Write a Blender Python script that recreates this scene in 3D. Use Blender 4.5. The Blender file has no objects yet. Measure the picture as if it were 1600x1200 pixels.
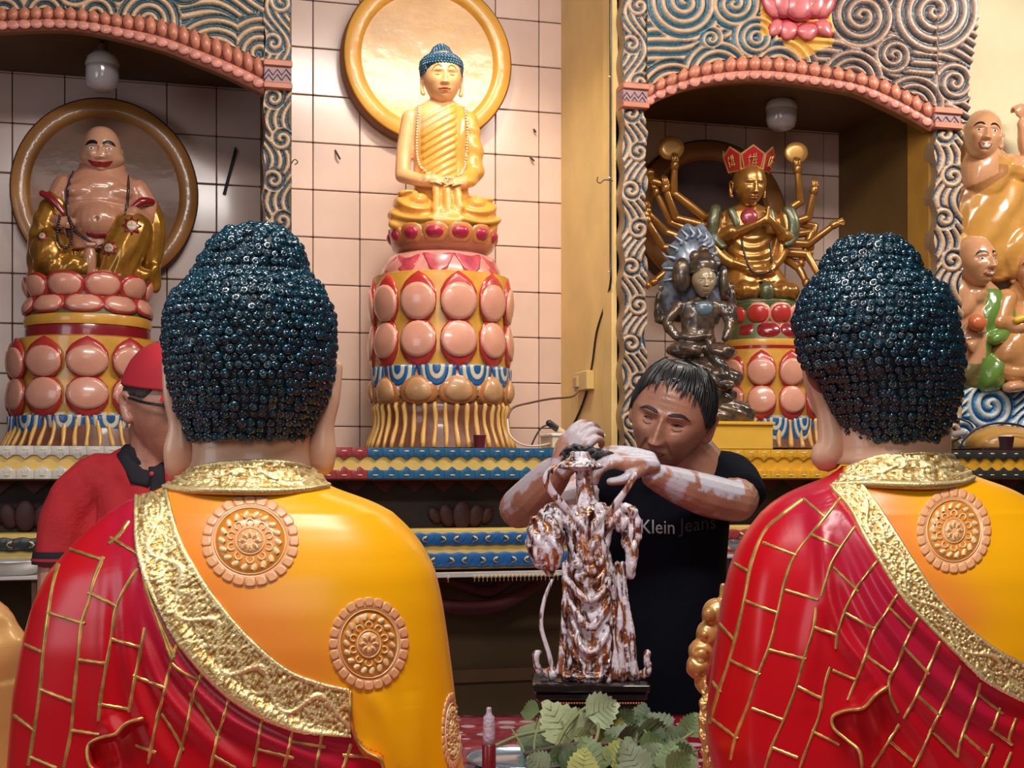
import bpy, math, random
import numpy as np
from mathutils import Vector, Matrix
from mathutils.bvhtree import BVHTree

random.seed(7); RNG = np.random.RandomState(7)
SC = bpy.context.scene
COL = SC.collection
A = math.radians(16.0); SA, CA = math.sin(A), math.cos(A)
F = 2200.0; EYE = 1.37; HY = 740.0
PI = math.pi
RH = np.array([CA, -SA, 0.0]); FH = np.array([SA, CA, 0.0]); UP = np.array([0, 0, 1.0])

# ---------------------------------------------------------------- camera
cam = bpy.data.objects.new('camera', bpy.data.cameras.new('camera'))
COL.objects.link(cam); SC.camera = cam
cam.location = (0, 0, EYE); cam.rotation_euler = (PI / 2, 0, -A)
cam.data.sensor_width = 36; cam.data.lens = F / 1600 * 36
cam.data.shift_y = (HY - 600) / 1600
cam.data.clip_start = 0.05

# ---------------------------------------------------------------- light and exposure
SC.view_settings.view_transform = 'Standard'
SC.view_settings.look = 'None'
SC.view_settings.exposure = 0.0
SC.view_settings.gamma = 1.0
SC.view_settings.use_curve_mapping = False
world = bpy.data.worlds.new('world'); SC.world = world; world.use_nodes = True
world.node_tree.nodes['Background'].inputs[0].default_value = (1.0, 0.84, 0.80, 1)
world.node_tree.nodes['Background'].inputs[1].default_value = 0.06

def area(name, loc, target, sx, sy, power, col, spread=180):
    l = bpy.data.lights.new(name, 'AREA'); l.shape = 'RECTANGLE'; l.size = sx; l.size_y = sy
    l.energy = power; l.color = col; l.spread = math.radians(spread)
    o = bpy.data.objects.new(name, l); COL.objects.link(o); o.location = loc
    o.rotation_euler = (Vector(target) - Vector(loc)).to_track_quat('-Z', 'Y').to_euler()
    return o
def spot(name, loc, target, power, col, size, blend=0.5, r=0.05):
    l = bpy.data.lights.new(name, 'SPOT'); l.energy = power; l.color = col
    l.spot_size = math.radians(size); l.spot_blend = blend; l.shadow_soft_size = r
    o = bpy.data.objects.new(name, l); COL.objects.link(o); o.location = loc
    o.rotation_euler = (Vector(target) - Vector(loc)).to_track_quat('-Z', 'Y').to_euler()
    return o
area('hall_tube_light', (0.2, 0.9, 3.5), (0.4, 2.2, 1.2), 1.6, 0.3, 72, (1.0, 0.93, 0.88))
area('hall_tube_light', (1.8, 3.3, 3.75), (2.0, 5.5, 1.4), 2.4, 0.3, 66, (1.0, 0.90, 0.80))
area('hall_left_light', (-3.2, 1.6, 2.3), (0.9, 3.2, 1.2), 1.6, 1.6, 26, (0.86, 0.92, 1.0))  # cool area light from the unseen left side, no window modelled
area('hall_front_light', (-0.3, -1.3, 2.5), (0.6, 2.6, 1.1), 1.6, 1.0, 15, (1.0, 0.93, 0.86))
spot('altar_spot_lamp', (1.15, 4.55, 3.75), (1.45, 5.9, 2.1), 108, (1.0, 0.86, 0.66), 62, 0.7, 0.08)
area('arhat_area_light', (4.2, 4.2, 3.6), (3.9, 5.9, 1.9), 0.9, 0.3, 42, (1.0, 0.92, 0.82))  # area light out of view, aimed at the relief figures, no fixture modelled

# ---------------------------------------------------------------- helpers: projection
def ray(px, py):
    u = (px - 800) / F; v = (HY - py) / F
    return np.array([SA + u * CA, CA - u * SA, v])
def atZ(px, py, Z): return ray(px, py) * Z + np.array([0, 0, EYE])
def atY(px, py, y):
    d = ray(px, py); return d * (y / d[1]) + np.array([0, 0, EYE])
def ZatY(px, y): return y / (CA - (px - 800) / F * SA)
def q(px, py, d=0.0): return np.array([px, d, -py], float)

class Frame:
    """local photo-like units (px, depth, -py) to metres; standing at base point (cx, by)."""
    def __init__(s, cx, by, Z=None, y=None, yaw=0.0):
        s.cx, s.by = cx, by
        if y is not None:                      # aligned with the wall
            Z = ZatY(cx, y); c = CA - (cx - 800) / F * SA
            s.k = Z / F; s.kx = s.k / c; s.X = np.array([1.0, 0, 0]); s.Y = np.array([0, 1.0, 0])
        else:
            s.k = Z / F; s.kx = s.k; s.X, s.Y = RH, FH
        s.Z = Z
        if yaw:
            c_, s_ = math.cos(yaw), math.sin(yaw)
            s.X, s.Y = s.X * c_ + s.Y * s_, s.Y * c_ - s.X * s_
        s.o = atZ(cx, by, Z)
    def P(s, Q):
        Q = np.atleast_2d(np.asarray(Q, float))
        return s.o + np.outer((Q[:, 0] - s.cx) * s.kx, s.X) + np.outer(Q[:, 1] * s.k, s.Y) + np.outer((Q[:, 2] + s.by) * s.k, UP)

# ---------------------------------------------------------------- helpers: objects
ORI = {}
def tag(o, label=None, cat=None, group=None, kind=None):
    if label: o['label'] = label
    if cat: o['category'] = cat
    if group: o['group'] = group
    if kind: o['kind'] = kind
    return o
def thing(name, loc, label=None, cat=None, group=None, kind=None):
    o = bpy.data.objects.new(name, None); COL.objects.link(o)
    o.location = tuple(loc); o.empty_display_size = 0.05
    ORI[o.name] = np.array(loc, float)
    return tag(o, label, cat, group, kind)
def link(name, me, parent=None, loc=None, mtx=None):
    o = bpy.data.objects.new(name, me); COL.objects.link(o)
    if parent is not None: o.parent = parent
    base = ORI.get(parent.name, np.zeros(3)) if parent is not None else np.zeros(3)
    if mtx is not None:
        o.matrix_local = Matrix.Translation(Vector(-base)) @ mtx
    ORI[o.name] = base.copy()
    return o
class M:
    def __init__(s): s.v = []; s.f = []; s.m = []; s.c = []; s.n = 0; s.hascol = False
    def add(s, v, f, mi=0, col=None):
        v = np.asarray(v, float).reshape(-1, 3)
        s.v.append(v); s.f.extend([[i + s.n for i in t] for t in (f.tolist() if isinstance(f, np.ndarray) else f)])
        s.m.extend([mi] * len(f))
        if col is None: c = np.ones((len(v), 3)) * 0.8
        else:
            c = np.asarray(col, float); s.hascol = True
            if c.ndim == 1: c = np.tile(c, (len(v), 1))
        s.c.append(c); s.n += len(v); return s
    def box(s, a, b, mi=0, col=None, bev=0.0):
        a = np.minimum(a, b) * 1.0; b2 = np.maximum(a, b)
        x0, y0, z0 = a; x1, y1, z1 = b2
        e = bev
        if e <= 0:
            v = [(x0,y0,z0),(x1,y0,z0),(x1,y1,z0),(x0,y1,z0),(x0,y0,z1),(x1,y0,z1),(x1,y1,z1),(x0,y1,z1)]
            f = [(0,3,2,1),(4,5,6,7),(0,1,5,4),(1,2,6,5),(2,3,7,6),(3,0,4,7)]
            return s.add(v, f, mi, col)
        rings = []
        for z, i in ((z0, e), (z0 + e, 0), (z1 - e, 0), (z1, e)):
            ring = []
            for (cx, cy, sx, sy) in ((x0,y0,1,1),(x1,y0,-1,1),(x1,y1,-1,-1),(x0,y1,1,-1)):
                ring.append((cx, cy, sx, sy))
            pts = []
            (X0, Y0, X1, Y1) = (x0 + i, y0 + i, x1 - i, y1 - i)
            ee = e * 0.7
            pts = [(X0+ee,Y0,z),(X1-ee,Y0,z),(X1,Y0+ee,z),(X1,Y1-ee,z),(X1-ee,Y1,z),(X0+ee,Y1,z),(X0,Y1-ee,z),(X0,Y0+ee,z)]
            rings.append(pts)
        v = [p for r in rings for p in r]; f = []
        for r in range(3):
            for j in range(8):
                k = (j + 1) % 8; f.append((r*8+j, r*8+k, r*8+8+k, r*8+8+j))
        f.append(tuple(range(7, -1, -1))); f.append(tuple(range(24, 32)))
        return s.add(v, f, mi, col)
    def mesh(s, name, mats, smooth=True, base=None, fr=None):
        v = np.concatenate(s.v) if s.v else np.zeros((0, 3))
        if fr is not None: v = fr.P(v)
        if base is not None: v = v - base
        me = bpy.data.meshes.new(name); me.from_pydata(v.tolist(), [], s.f)
        for m in (mats if isinstance(mats, (list, tuple)) else [mats]): me.materials.append(m)
        if any(s.m): me.polygons.foreach_set('material_index', s.m)
        if smooth: me.polygons.foreach_set('use_smooth', [True] * len(me.polygons))
        if s.hascol:
            at = me.color_attributes.new('Col', 'FLOAT_COLOR', 'POINT')
            c = np.concatenate(s.c); c = np.hstack([c, np.ones((len(c), 1))])
            at.data.foreach_set('color', c.ravel())
        me.update(); return me
    def obj(s, name, mats, parent=None, smooth=True, fr=None, sharp=None):
        base = ORI.get(parent.name, np.zeros(3)) if parent is not None else None
        me = s.mesh(name, mats, smooth, base, fr)
        if sharp and smooth:
            me.set_sharp_from_angle(angle=math.radians(sharp))
        return link(name, me, parent)

def gridf(n, m, cu=False, cv=False):
    """quad faces for an (n, m) vertex grid"""
    i = np.arange(n if cu else n - 1); j = np.arange(m if cv else m - 1)
    I, J = np.meshgrid(i, j, indexing='ij'); I2 = (I + 1) % n; J2 = (J + 1) % m
    return np.stack([I * m + J, I * m + J2, I2 * m + J2, I2 * m + J], -1).reshape(-1, 4)
def loft(rings, cap=True, closed=True):
    R_ = np.asarray(rings, float); n, m = R_.shape[:2]
    v = R_.reshape(-1, 3); f = gridf(n, m, False, closed).tolist()
    if cap:
        v = np.vstack([v, R_[0].mean(0), R_[-1].mean(0)]); a = n * m
        for j in range(m if closed else m - 1):
            k = (j + 1) % m
            f.append([a, k, j]); f.append([a + 1, (n - 1) * m + j, (n - 1) * m + k])
    return v, f
def crom(pts, n=8, closed=False):
    P_ = np.asarray(pts, float); N = len(P_); out = []
    if N < 3 and not closed:
        return np.array([P_[0] + (P_[-1] - P_[0]) * t for t in np.linspace(0, 1, n + 1)])
    segs = N if closed else N - 1
    for i in range(segs):
        if closed: a, b, c, d = P_[i - 1], P_[i], P_[(i + 1) % N], P_[(i + 2) % N]
        else: a, b, c, d = P_[max(i - 1, 0)], P_[i], P_[i + 1], P_[min(i + 2, N - 1)]
        for t in np.arange(n) / n:
            out.append(0.5 * (2*b + (c - a)*t + (2*a - 5*b + 4*c - d)*t*t + (3*b - a - 3*c + d)*t**3))
    if not closed: out.append(P_[-1])
    return np.array(out)
def resample(P_, step):
    P_ = np.asarray(P_, float); L = np.r_[0, np.cumsum(np.linalg.norm(np.diff(P_[:, :2] if P_.shape[1] == 2 else P_, axis=0), axis=1))]
    n = max(2, int(L[-1] / step) + 1); t = np.linspace(0, L[-1], n)
    return np.stack([np.interp(t, L, P_[:, i]) for i in range(P_.shape[1])], 1)
def interp(x, xs, ys): return np.interp(x, xs, ys)
def sstep(a, b, x):
    t = np.clip((np.asarray(x, float) - a) / (b - a), 0, 1); return t * t * (3 - 2 * t)
def tube(pts, rad, seg=10, caps=True, flat=1.0, n=4, up=(0, 1, 0), smooth=True):
    """tapered tube with round ends; flat scales the second cross axis"""
    P_ = np.asarray(pts, float); r = np.asarray(rad, float)
    if r.ndim == 0: r = np.full(len(P_), float(r))
    if smooth and len(P_) > 2:
        PR = crom(np.hstack([P_, r[:, None]]), n); P_, r = PR[:, :3], np.maximum(PR[:, 3], 1e-5)
    T = np.gradient(P_, axis=0); T /= np.linalg.norm(T, axis=1)[:, None] + 1e-12
    if caps:
        a = []; ra = []
        for th in (1.0, 0.62, 0.3): a.append(P_[0] - T[0] * r[0] * math.sin(th * PI / 2) * .98); ra.append(r[0] * max(math.cos(th * PI / 2), 0.02))
        b = []; rb = []
        for th in (0.3, 0.62, 1.0): b.append(P_[-1] + T[-1] * r[-1] * math.sin(th * PI / 2) * .98); rb.append(r[-1] * max(math.cos(th * PI / 2), 0.02))
        P_ = np.vstack([a, P_, b]); r = np.r_[ra, r, rb]; T = np.vstack([[T[0]] * 3, T, [T[-1]] * 3])
    u = np.array(up, float); rings = []
    x = np.cross(T[0], u)
    if np.linalg.norm(x) < 1e-3: x = np.cross(T[0], (1, 0, 0.1))
    ang = np.arange(seg) / seg * 2 * PI
    for p, t, rr in zip(P_, T, r):
        x = x - t * x.dot(t); x /= np.linalg.norm(x) + 1e-12; y = np.cross(t, x)
        rings.append(p + rr * (np.outer(np.cos(ang), x) + flat * np.outer(np.sin(ang), y)))
    return loft(rings, True)
def ell(c, r, rot=None, nu=16, nv=10):
    th = np.linspace(0, 2 * PI, nu, endpoint=False); ph = np.linspace(-PI / 2, PI / 2, nv + 2)[1:-1]
    T_, H_ = np.meshgrid(th, ph); p = np.stack([np.cos(H_) * np.cos(T_), np.cos(H_) * np.sin(T_), np.sin(H_)], -1)
    r = np.ones(3) * r; rings = p * r
    v, f = loft(rings, True); v[-2] = (0, 0, -r[2]); v[-1] = (0, 0, r[2])
    if rot is not None: v = v @ np.array(rotm(*rot)).T
    return v + np.asarray(c, float), f
def rotm(rx=0, ry=0, rz=0):
    """degrees; x tilt first, then y, then z"""
    m = Matrix.Rotation(math.radians(rz), 3, 'Z') @ Matrix.Rotation(math.radians(ry), 3, 'Y') @ Matrix.Rotation(math.radians(rx), 3, 'X')
    return np.array(m)
def lathe(prof, seg=48, c=(0, 0), squash=1.0):
    """prof: list of (r, z) upward"""
    ang = np.arange(seg) / seg * 2 * PI
    rings = [np.stack([c[0] + r * np.cos(ang), c[1] + squash * r * np.sin(ang), np.full(seg, z)], -1) for r, z in prof]
    return loft(rings, True)
def flake(poly, y0, y1, axis='y'):
    """extrude a 2D (x, z) polygon from depth y0 (front) to y1"""
    P_ = np.asarray(poly, float); n = len(P_)
    fr = np.stack([P_[:, 0], np.full(n, y0), P_[:, 1]], 1); bk = fr.copy(); bk[:, 1] = y1
    c = np.vstack([fr, bk, [fr.mean(0)], [bk.mean(0)]]); f = []
    ar = 0.5 * np.sum(P_[:, 0] * np.roll(P_[:, 1], -1) - P_[:, 1] * np.roll(P_[:, 0], -1))
    for i in range(n):
        j = (i + 1) % n
        t = [[2 * n, i, j], [2 * n + 1, n + j, n + i], [i, n + i, n + j, j]]
        if ar < 0: t = [a[::-1] for a in t]
        f += t
    return c, f
def remesh(m, vox, smooth=3, lam=0.5):
    me = m.mesh('tmp', [], False); o = bpy.data.objects.new('tmp', me); COL.objects.link(o)
    md = o.modifiers.new('r', 'REMESH'); md.mode = 'VOXEL'; md.voxel_size = vox; md.adaptivity = 0
    dg = bpy.context.evaluated_depsgraph_get(); dg.update(); ev = o.evaluated_get(dg); m2 = ev.to_mesh()
    v = np.zeros(len(m2.vertices) * 3); m2.vertices.foreach_get('co', v); v = v.reshape(-1, 3)
    n = len(m2.polygons); tot = np.zeros(n, int); m2.polygons.foreach_get('loop_total', tot)
    lv = np.zeros(len(m2.loops), int); m2.loops.foreach_get('vertex_index', lv)
    f = lv.reshape(-1, 4) if (tot == 4).all() else None
    if f is None:
        f = []; s = 0
        for t in tot: f.append(lv[s:s + t].tolist()); s += t
        f = np.array([g if len(g) == 4 else g + [g[-1]] * (4 - len(g)) for g in f])
    ev.to_mesh_clear(); bpy.data.objects.remove(o); bpy.data.meshes.remove(me)
    v = relax(v, f, smooth, lam)
    return v, f
def relax(v, f, it, lam=0.5):
    e = np.vstack([f[:, [0, 1]], f[:, [1, 2]], f[:, [2, 3]], f[:, [3, 0]]]); N = len(v)
    e = e[e[:, 0] != e[:, 1]]
    deg = np.bincount(e[:, 0], minlength=N) + np.bincount(e[:, 1], minlength=N); deg = np.maximum(deg, 1)
    for _ in range(it):
        s = np.stack([np.bincount(e[:, 0], v[e[:, 1], i], N) + np.bincount(e[:, 1], v[e[:, 0], i], N) for i in range(3)], 1)
        v = v + lam * (s / deg[:, None] - v)
    return v
def vnorm(v, f):
    f = np.asarray(f); n = np.cross(v[f[:, 2]] - v[f[:, 0]], v[f[:, 3 if f.shape[1] > 3 else 1]] - v[f[:, 1]])
    out = np.zeros_like(v)
    for i in range(f.shape[1]):
        for c in range(3): out[:, c] += np.bincount(f[:, i], n[:, c], len(v))
    return out / (np.linalg.norm(out, axis=1)[:, None] + 1e-12)
def clean(f):
    return [list(dict.fromkeys(t)) for t in f.tolist()]
def vnoise(p, seed=0):
    """cheap smooth value noise, p (N,3) in cells"""
    p = np.asarray(p, float) + seed * 17.3; i = np.floor(p).astype(np.int64); t = p - i; t = t * t * (3 - 2 * t)
    def h(a, b, c):
        n = (a * 374761393 + b * 668265263 + c * 2147483647 + seed * 1442695041) & 0xffffffff
        n = ((n ^ (n >> 13)) * 1274126177) & 0xffffffff
        return ((n ^ (n >> 16)) & 0xffff) / 65535.0
    r = 0
    for dx in (0, 1):
        for dy in (0, 1):
            for dz in (0, 1):
                w = (t[:, 0] if dx else 1 - t[:, 0]) * (t[:, 1] if dy else 1 - t[:, 1]) * (t[:, 2] if dz else 1 - t[:, 2])
                r = r + w * h(i[:, 0] + dx, i[:, 1] + dy, i[:, 2] + dz)
    return r

class Surf:
    """paint-on helper: drops 2D (px, py) ornaments on a modelled surface. eye: cast from a point, else straight along depth"""
    def __init__(s, v, f, eye=None, back=-4000, wide=1.0):
        s.wide = wide
        s.t = BVHTree.FromPolygons([tuple(a) for a in v], [tuple(a) for a in (f.tolist() if isinstance(f, np.ndarray) else f)])
        s.eye = None if eye is None else Vector(eye); s.back = back
    def pt(s, px, py, off=0.0):
        px = px * s.wide
        if s.eye is None: o = Vector((px, s.back, -py)); d = Vector((0, 1, 0))
        else: o = s.eye; d = (Vector((px, 0, -py)) - o).normalized()
        h = s.t.ray_cast(o, d)
        if h[0] is None: return None
        n = h[1]
        if n.dot(d) > 0: n = -n
        return np.array(h[0] + n * off)
    def ribbon(s, m, pts, w, h, step=4, mi=0, col=None, taper=0.15, prof=((-1, -.5), (-.62, .8), (0, 1), (.62, .8), (1, -.5)), smooth=True, n=6):
        P_ = crom(pts, n) if smooth and len(pts) > 2 else np.asarray(pts, float)
        P_ = resample(P_[:, :2], step); T = np.gradient(P_, axis=0); T /= np.linalg.norm(T, axis=1)[:, None] + 1e-9
        N_ = np.stack([-T[:, 1], T[:, 0]], 1); L = len(P_); rows = []
        W = w if callable(w) else (lambda t: w * min(1, .25 + t / max(taper, 1e-3), .25 + (1 - t) / max(taper, 1e-3)) if taper else w)
        for i in range(L):
            t = i / max(L - 1, 1); row = []
            for a, b in prof:
                p = P_[i] + N_[i] * a * W(t) / 2; r = s.pt(p[0], p[1], b * h)
                if r is None: row = None; break
                row.append(r)
            rows.append(row)
        run = []
        for row in rows + [None]:
            if row is None:
                if len(run) > 1:
                    R_ = np.array(run); m.add(R_.reshape(-1, 3), gridf(len(run), len(prof)), mi, col)
                run = []
            else: run.append(row)
        return m
    def patch(s, m, poly, h, mi=0, col=None, dome=0.0, rings=(1, 1, .7, .35), smooth=False):
        P_ = crom(poly, 4, True) if smooth else np.asarray(poly, float)
        c = P_.mean(0); pts = []; n = len(P_)
        for k, r in enumerate(rings):
            for p in P_:
                z = s.pt(*(c + (p - c) * r), off=(-h * .5 if k == 0 else h + dome * (1 - r * r)))
                if z is None: return m
                pts.append(z)
        z = s.pt(c[0], c[1], h + dome)
        if z is None: return m
        pts.append(z); f = gridf(len(rings), n, False, True).tolist(); a = (len(rings) - 1) * n
        f += [[a + j, a + (j + 1) % n, len(pts) - 1] for j in range(n)]
        return m.add(pts, f, mi, col)
    def strip(s, m, ea, eb, h, nt=12, step=4, mi=0, col=None, relief=None, edge=True, n=6, colf=None):
        """surface between two edge curves, with thickness h and optional relief(px, py, s, t)"""
        a = crom(ea, n); b = crom(eb, n); L = max(2, int(np.linalg.norm(np.diff(a, axis=0), axis=1).sum() / step))
        a = resample(a, 1); b = resample(b, 1)
        ia = np.linspace(0, len(a) - 1, L); ib = np.linspace(0, len(b) - 1, L)
        a = np.stack([np.interp(ia, np.arange(len(a)), a[:, i]) for i in (0, 1)], 1)
        b = np.stack([np.interp(ib, np.arange(len(b)), b[:, i]) for i in (0, 1)], 1)
        run = []; cr = []; ts = np.r_[0, np.linspace(0, 1, nt), 1] if edge else np.linspace(0, 1, nt)
        for i in range(L + 1):
            row = []; crow = []
            if i < L:
                for k, t in enumerate(ts):
                    p = a[i] * (1 - t) + b[i] * t; crow.append(0)
                    o = h if not edge or 0 < k < len(ts) - 1 else -h * .6
                    if relief and o > 0: crow[-1] = relief(p[0], p[1], i * step, t); o += crow[-1]
                    z = s.pt(p[0], p[1], o)
                    if z is None: row = None; break
                    row.append(z)
            else: row = None
            if row is None:
                if len(run) > 1: m.add(np.array(run).reshape(-1, 3), gridf(len(run), len(ts)), mi, colf(np.array(cr).ravel()) if colf else col)
                run = []; cr = []
            else: run.append(row); cr.append(crow)
        return m

# ---------------------------------------------------------------- helpers: materials
MATS = {}
def mat(name, col=(0.8, 0.8, 0.8), rough=0.5, metal=0.0, coat=0.0, bump=0.0, bscale=60, var=0.0, vscale=8, attr=False,
        sss=0.0, spec=0.5, col2=None, rand=0.0, kind='NOISE', croug=0.1, ior=None):
    if name in MATS: return MATS[name]
    m = bpy.data.materials.new(name); m.use_nodes = True; nt = m.node_tree; b = nt.nodes['Principled BSDF']
    I = b.inputs; I['Roughness'].default_value = rough; I['Metallic'].default_value = metal
    I['Coat Weight'].default_value = coat; I['Coat Roughness'].default_value = croug; I['Specular IOR Level'].default_value = spec
    if sss: I['Subsurface Weight'].default_value = sss; I['Subsurface Radius'].default_value = (0.02, 0.008, 0.004)
    tc = nt.nodes.new('ShaderNodeTexCoord')
    if attr:
        a = nt.nodes.new('ShaderNodeVertexColor'); a.layer_name = 'Col'; src = a.outputs['Color']
    else:
        a = nt.nodes.new('ShaderNodeRGB'); a.outputs[0].default_value = (*col, 1); src = a.outputs[0]
    if var or col2:
        n = nt.nodes.new('ShaderNodeTexNoise'); n.inputs['Scale'].default_value = vscale; n.inputs['Detail'].default_value = 5
        nt.links.new(tc.outputs['Object'], n.inputs['Vector'])
        mx = nt.nodes.new('ShaderNodeMix'); mx.data_type = 'RGBA'
        if col2:
            rp = nt.nodes.new('ShaderNodeValToRGB'); rp.color_ramp.elements[0].position = 0.42; rp.color_ramp.elements[1].position = 0.6
            nt.links.new(n.outputs['Fac'], rp.inputs[0]); nt.links.new(rp.outputs[0], mx.inputs[0])
            nt.links.new(src, mx.inputs[6]); mx.inputs[7].default_value = (*col2, 1)
        else:
            mx.blend_type = 'MULTIPLY'; mx.inputs[0].default_value = 1.0
            mr = nt.nodes.new('ShaderNodeMapRange'); mr.inputs[1].default_value = 0.3; mr.inputs[2].default_value = 0.7
            mr.inputs[3].default_value = 1 - var; mr.inputs[4].default_value = 1 + var * 0.4
            nt.links.new(n.outputs['Fac'], mr.inputs[0]); nt.links.new(src, mx.inputs[6]); nt.links.new(mr.outputs[0], mx.inputs[7])
        src = mx.outputs[2]
    if rand:
        oi = nt.nodes.new('ShaderNodeObjectInfo'); mr = nt.nodes.new('ShaderNodeMapRange')
        mr.inputs[3].default_value = 1 - rand; mr.inputs[4].default_value = 1 + rand * 0.3
        mx = nt.nodes.new('ShaderNodeMix'); mx.data_type = 'RGBA'; mx.blend_type = 'MULTIPLY'; mx.inputs[0].default_value = 1
        nt.links.new(oi.outputs['Random'], mr.inputs[0]); nt.links.new(src, mx.inputs[6]); nt.links.new(mr.outputs[0], mx.inputs[7]); src = mx.outputs[2]
    nt.links.new(src, I['Base Color'])
    if bump:
        if kind == 'VORONOI':
            n = nt.nodes.new('ShaderNodeTexVoronoi'); out = n.outputs['Distance']
        else:
            n = nt.nodes.new('ShaderNodeTexNoise'); n.inputs['Detail'].default_value = 4; out = n.outputs['Fac']
        n.inputs['Scale'].default_value = bscale
        nt.links.new(tc.outputs['Object'], n.inputs['Vector'])
        bp = nt.nodes.new('ShaderNodeBump'); bp.inputs['Strength'].default_value = bump; bp.inputs['Distance'].default_value = 0.01
        nt.links.new(out, bp.inputs['Height']); nt.links.new(bp.outputs[0], I['Normal'])
        if coat: nt.links.new(bp.outputs[0], I['Coat Normal'])
    MATS[name] = m; return m
def px_poly(pts, sc=1.0, ox=0.0, oy=0.0): return [(ox + x / sc, oy + y / sc) for x, y in pts]
# ================================================================ room and altar
YW = 5.96; YF = 5.18; YL = 5.0
g_tile = mat('glazed_tile', (0.80, 0.59, 0.51), 0.2, coat=0.3, var=0.08, vscale=5, rand=0.10)
g_grout = mat('grout', (0.10, 0.05, 0.04), 0.8)
g_cream = mat('cream_wall', (0.80, 0.70, 0.46), 0.7, var=0.10, vscale=3)
g_yellow = mat('yellow_paint', (0.82, 0.58, 0.22), 0.5, var=0.14, vscale=4)
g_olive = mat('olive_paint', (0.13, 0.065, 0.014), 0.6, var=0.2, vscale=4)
g_floor = mat('floor_tile', (0.35, 0.22, 0.16), 0.3, var=0.2)
def struct(name, m, ms, **k):
    o = m.obj(name, ms, None, **k); o['kind'] = 'structure'; return o
ZT = EYE + 0.0945
struct('floor', M().box((-4, -1.5, -0.1), (7, 6.1, 0)), g_floor, smooth=False)
wall = thing('wall_back', (0, YW, 0), kind='structure')
M().box((-4, YW + .004, 0), (7, YW + .1, 4.2)).obj('wall_core', g_grout, wall, smooth=False)
M().box((3.32, YW - .01, 0), (7, YW + .004, 4.2)).obj('wall_plaster', g_cream, wall, smooth=False)
tm = M().box((-.098, -.006, -.098), (.098, .004, .098), bev=.003).mesh('tile', g_tile)
tm.polygons.foreach_set('use_smooth', [False] * len(tm.polygons))
def tile_region(x0, x1, z0, z1):
    i0 = math.floor((x0 - 1.032) / .2); i1 = math.ceil((x1 - 1.032) / .2)
    j0 = math.floor((z0 - EYE - 1.0) / .2); j1 = math.ceil((z1 - EYE - 1.0) / .2)
    for i in range(i0, i1):
        for j in range(j0, j1):
            a = max(1.032 + i * .2, x0); b = min(1.232 + i * .2, x1); c = max(EYE + 1 + j * .2, z0); d = min(EYE + 1.2 + j * .2, z1)
            if b - a < .01 or d - c < .01: continue
            link('tile', tm, wall, mtx=Matrix.Translation(((a + b) / 2, YW, (c + d) / 2)) @ Matrix.Diagonal(((b - a) / .2, 1, (d - c) / .2, 1)))
tile_region(-.568, .615, EYE, EYE + 1.62)
tile_region(.64, 1.968, EYE, EYE + 2.3)
tile_region(2.0, 3.32, EYE, EYE + 1.62)

# ---- relief carving: height field with ridges painted cream, flanks and grooves in colour
def field(x, y, sp, flow, per):
    ph = flow(x, y) / per * 2 * PI
    best = np.full(x.shape, 1e9)
    for (cx, cy, r, sg, p) in sp:
        d = np.hypot(x - cx, y - cy); th = np.arctan2(y - cy, x - cx)
        m = (d < r) & (d / r < best)
        best = np.where(m, d / r, best); ph = np.where(m, d / p * 2 * PI - sg * th + 1.2, ph)
    return 0.5 + 0.5 * np.cos(ph), best
c_cream = np.array((0.55, 0.35, 0.20)); 
def carve_cols(h, mid, dark, crest=c_cream):
    t1 = sstep(.10, .20, h)[:, None]; t2 = sstep(.44, .54, h)[:, None]
    return (dark * (1 - t1) + mid * t1) * (1 - t2) + crest * t2
g_carve = mat('painted_carving', attr=True, rough=0.38, coat=0.35, var=0.18, vscale=30, bump=0.25, bscale=120)

def relief_panel(name, parent, xs, tops, bots, y, amp, sp, flow, per, colf, ny, thick=.05, xedge=None):
    """front face between pixel curves tops/bots for pixel columns xs on plane y; a closed slab"""
    n = len(xs); X = np.repeat(np.array(xs, float)[:, None], ny, 1)
    T_ = np.linspace(0, 1, ny)[None, :]; Y = np.array(tops, float)[:, None] * (1 - T_) + np.array(bots, float)[:, None] * T_
    if xedge is not None: X = xedge(X, Y)
    h, b = field(X, Y, sp, flow, per)
    hh = np.clip(h * 1.5 - .2, 0, 1)
    u = (X - 800) / F; v = (HY - Y) / F; s_ = y / (CA - u * SA)
    Wx = (SA + u * CA) * s_; Wz = EYE + v * s_
    rim = np.minimum.reduce([T_ * ny, (1 - T_) * ny]) + 0 * X
    Pf = np.stack([Wx, y - amp * hh, Wz], -1)
    m = M(); m.add(Pf.reshape(-1, 3), gridf(n, ny), 0, colf(h.ravel(), X.ravel(), Y.ravel(), b.ravel()))
    ring = np.vstack([Pf[:, 0], Pf[1:, -1], Pf[-1, ::-1][1:], Pf[::-1, 0][1:0:-1] * 0 + Pf[::-1, 0][1:0:-1]]) if False else None
    bd = np.concatenate([Pf[:, 0], Pf[-1, 1:], Pf[::-1, -1][1:], Pf[0, ::-1][1:-1]]); bk = bd.copy(); bk[:, 1] = y + thick
    k = len(bd); m.add(np.vstack([bd, bk]), [[i, k + i, k + (i + 1) % k, (i + 1) % k] for i in range(k)], 0, c_cream * .5)
    bkm = Pf.copy(); bkm[..., 1] = y + thick; sel = bkm[::6, ::6]
    m.add(np.stack([bkm[:, 0], bkm[:, -1]], 1).reshape(-1, 3), gridf(n, 2)[:, ::-1], 0, c_cream * .5)
    return m.obj(name, g_carve, parent)

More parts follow.
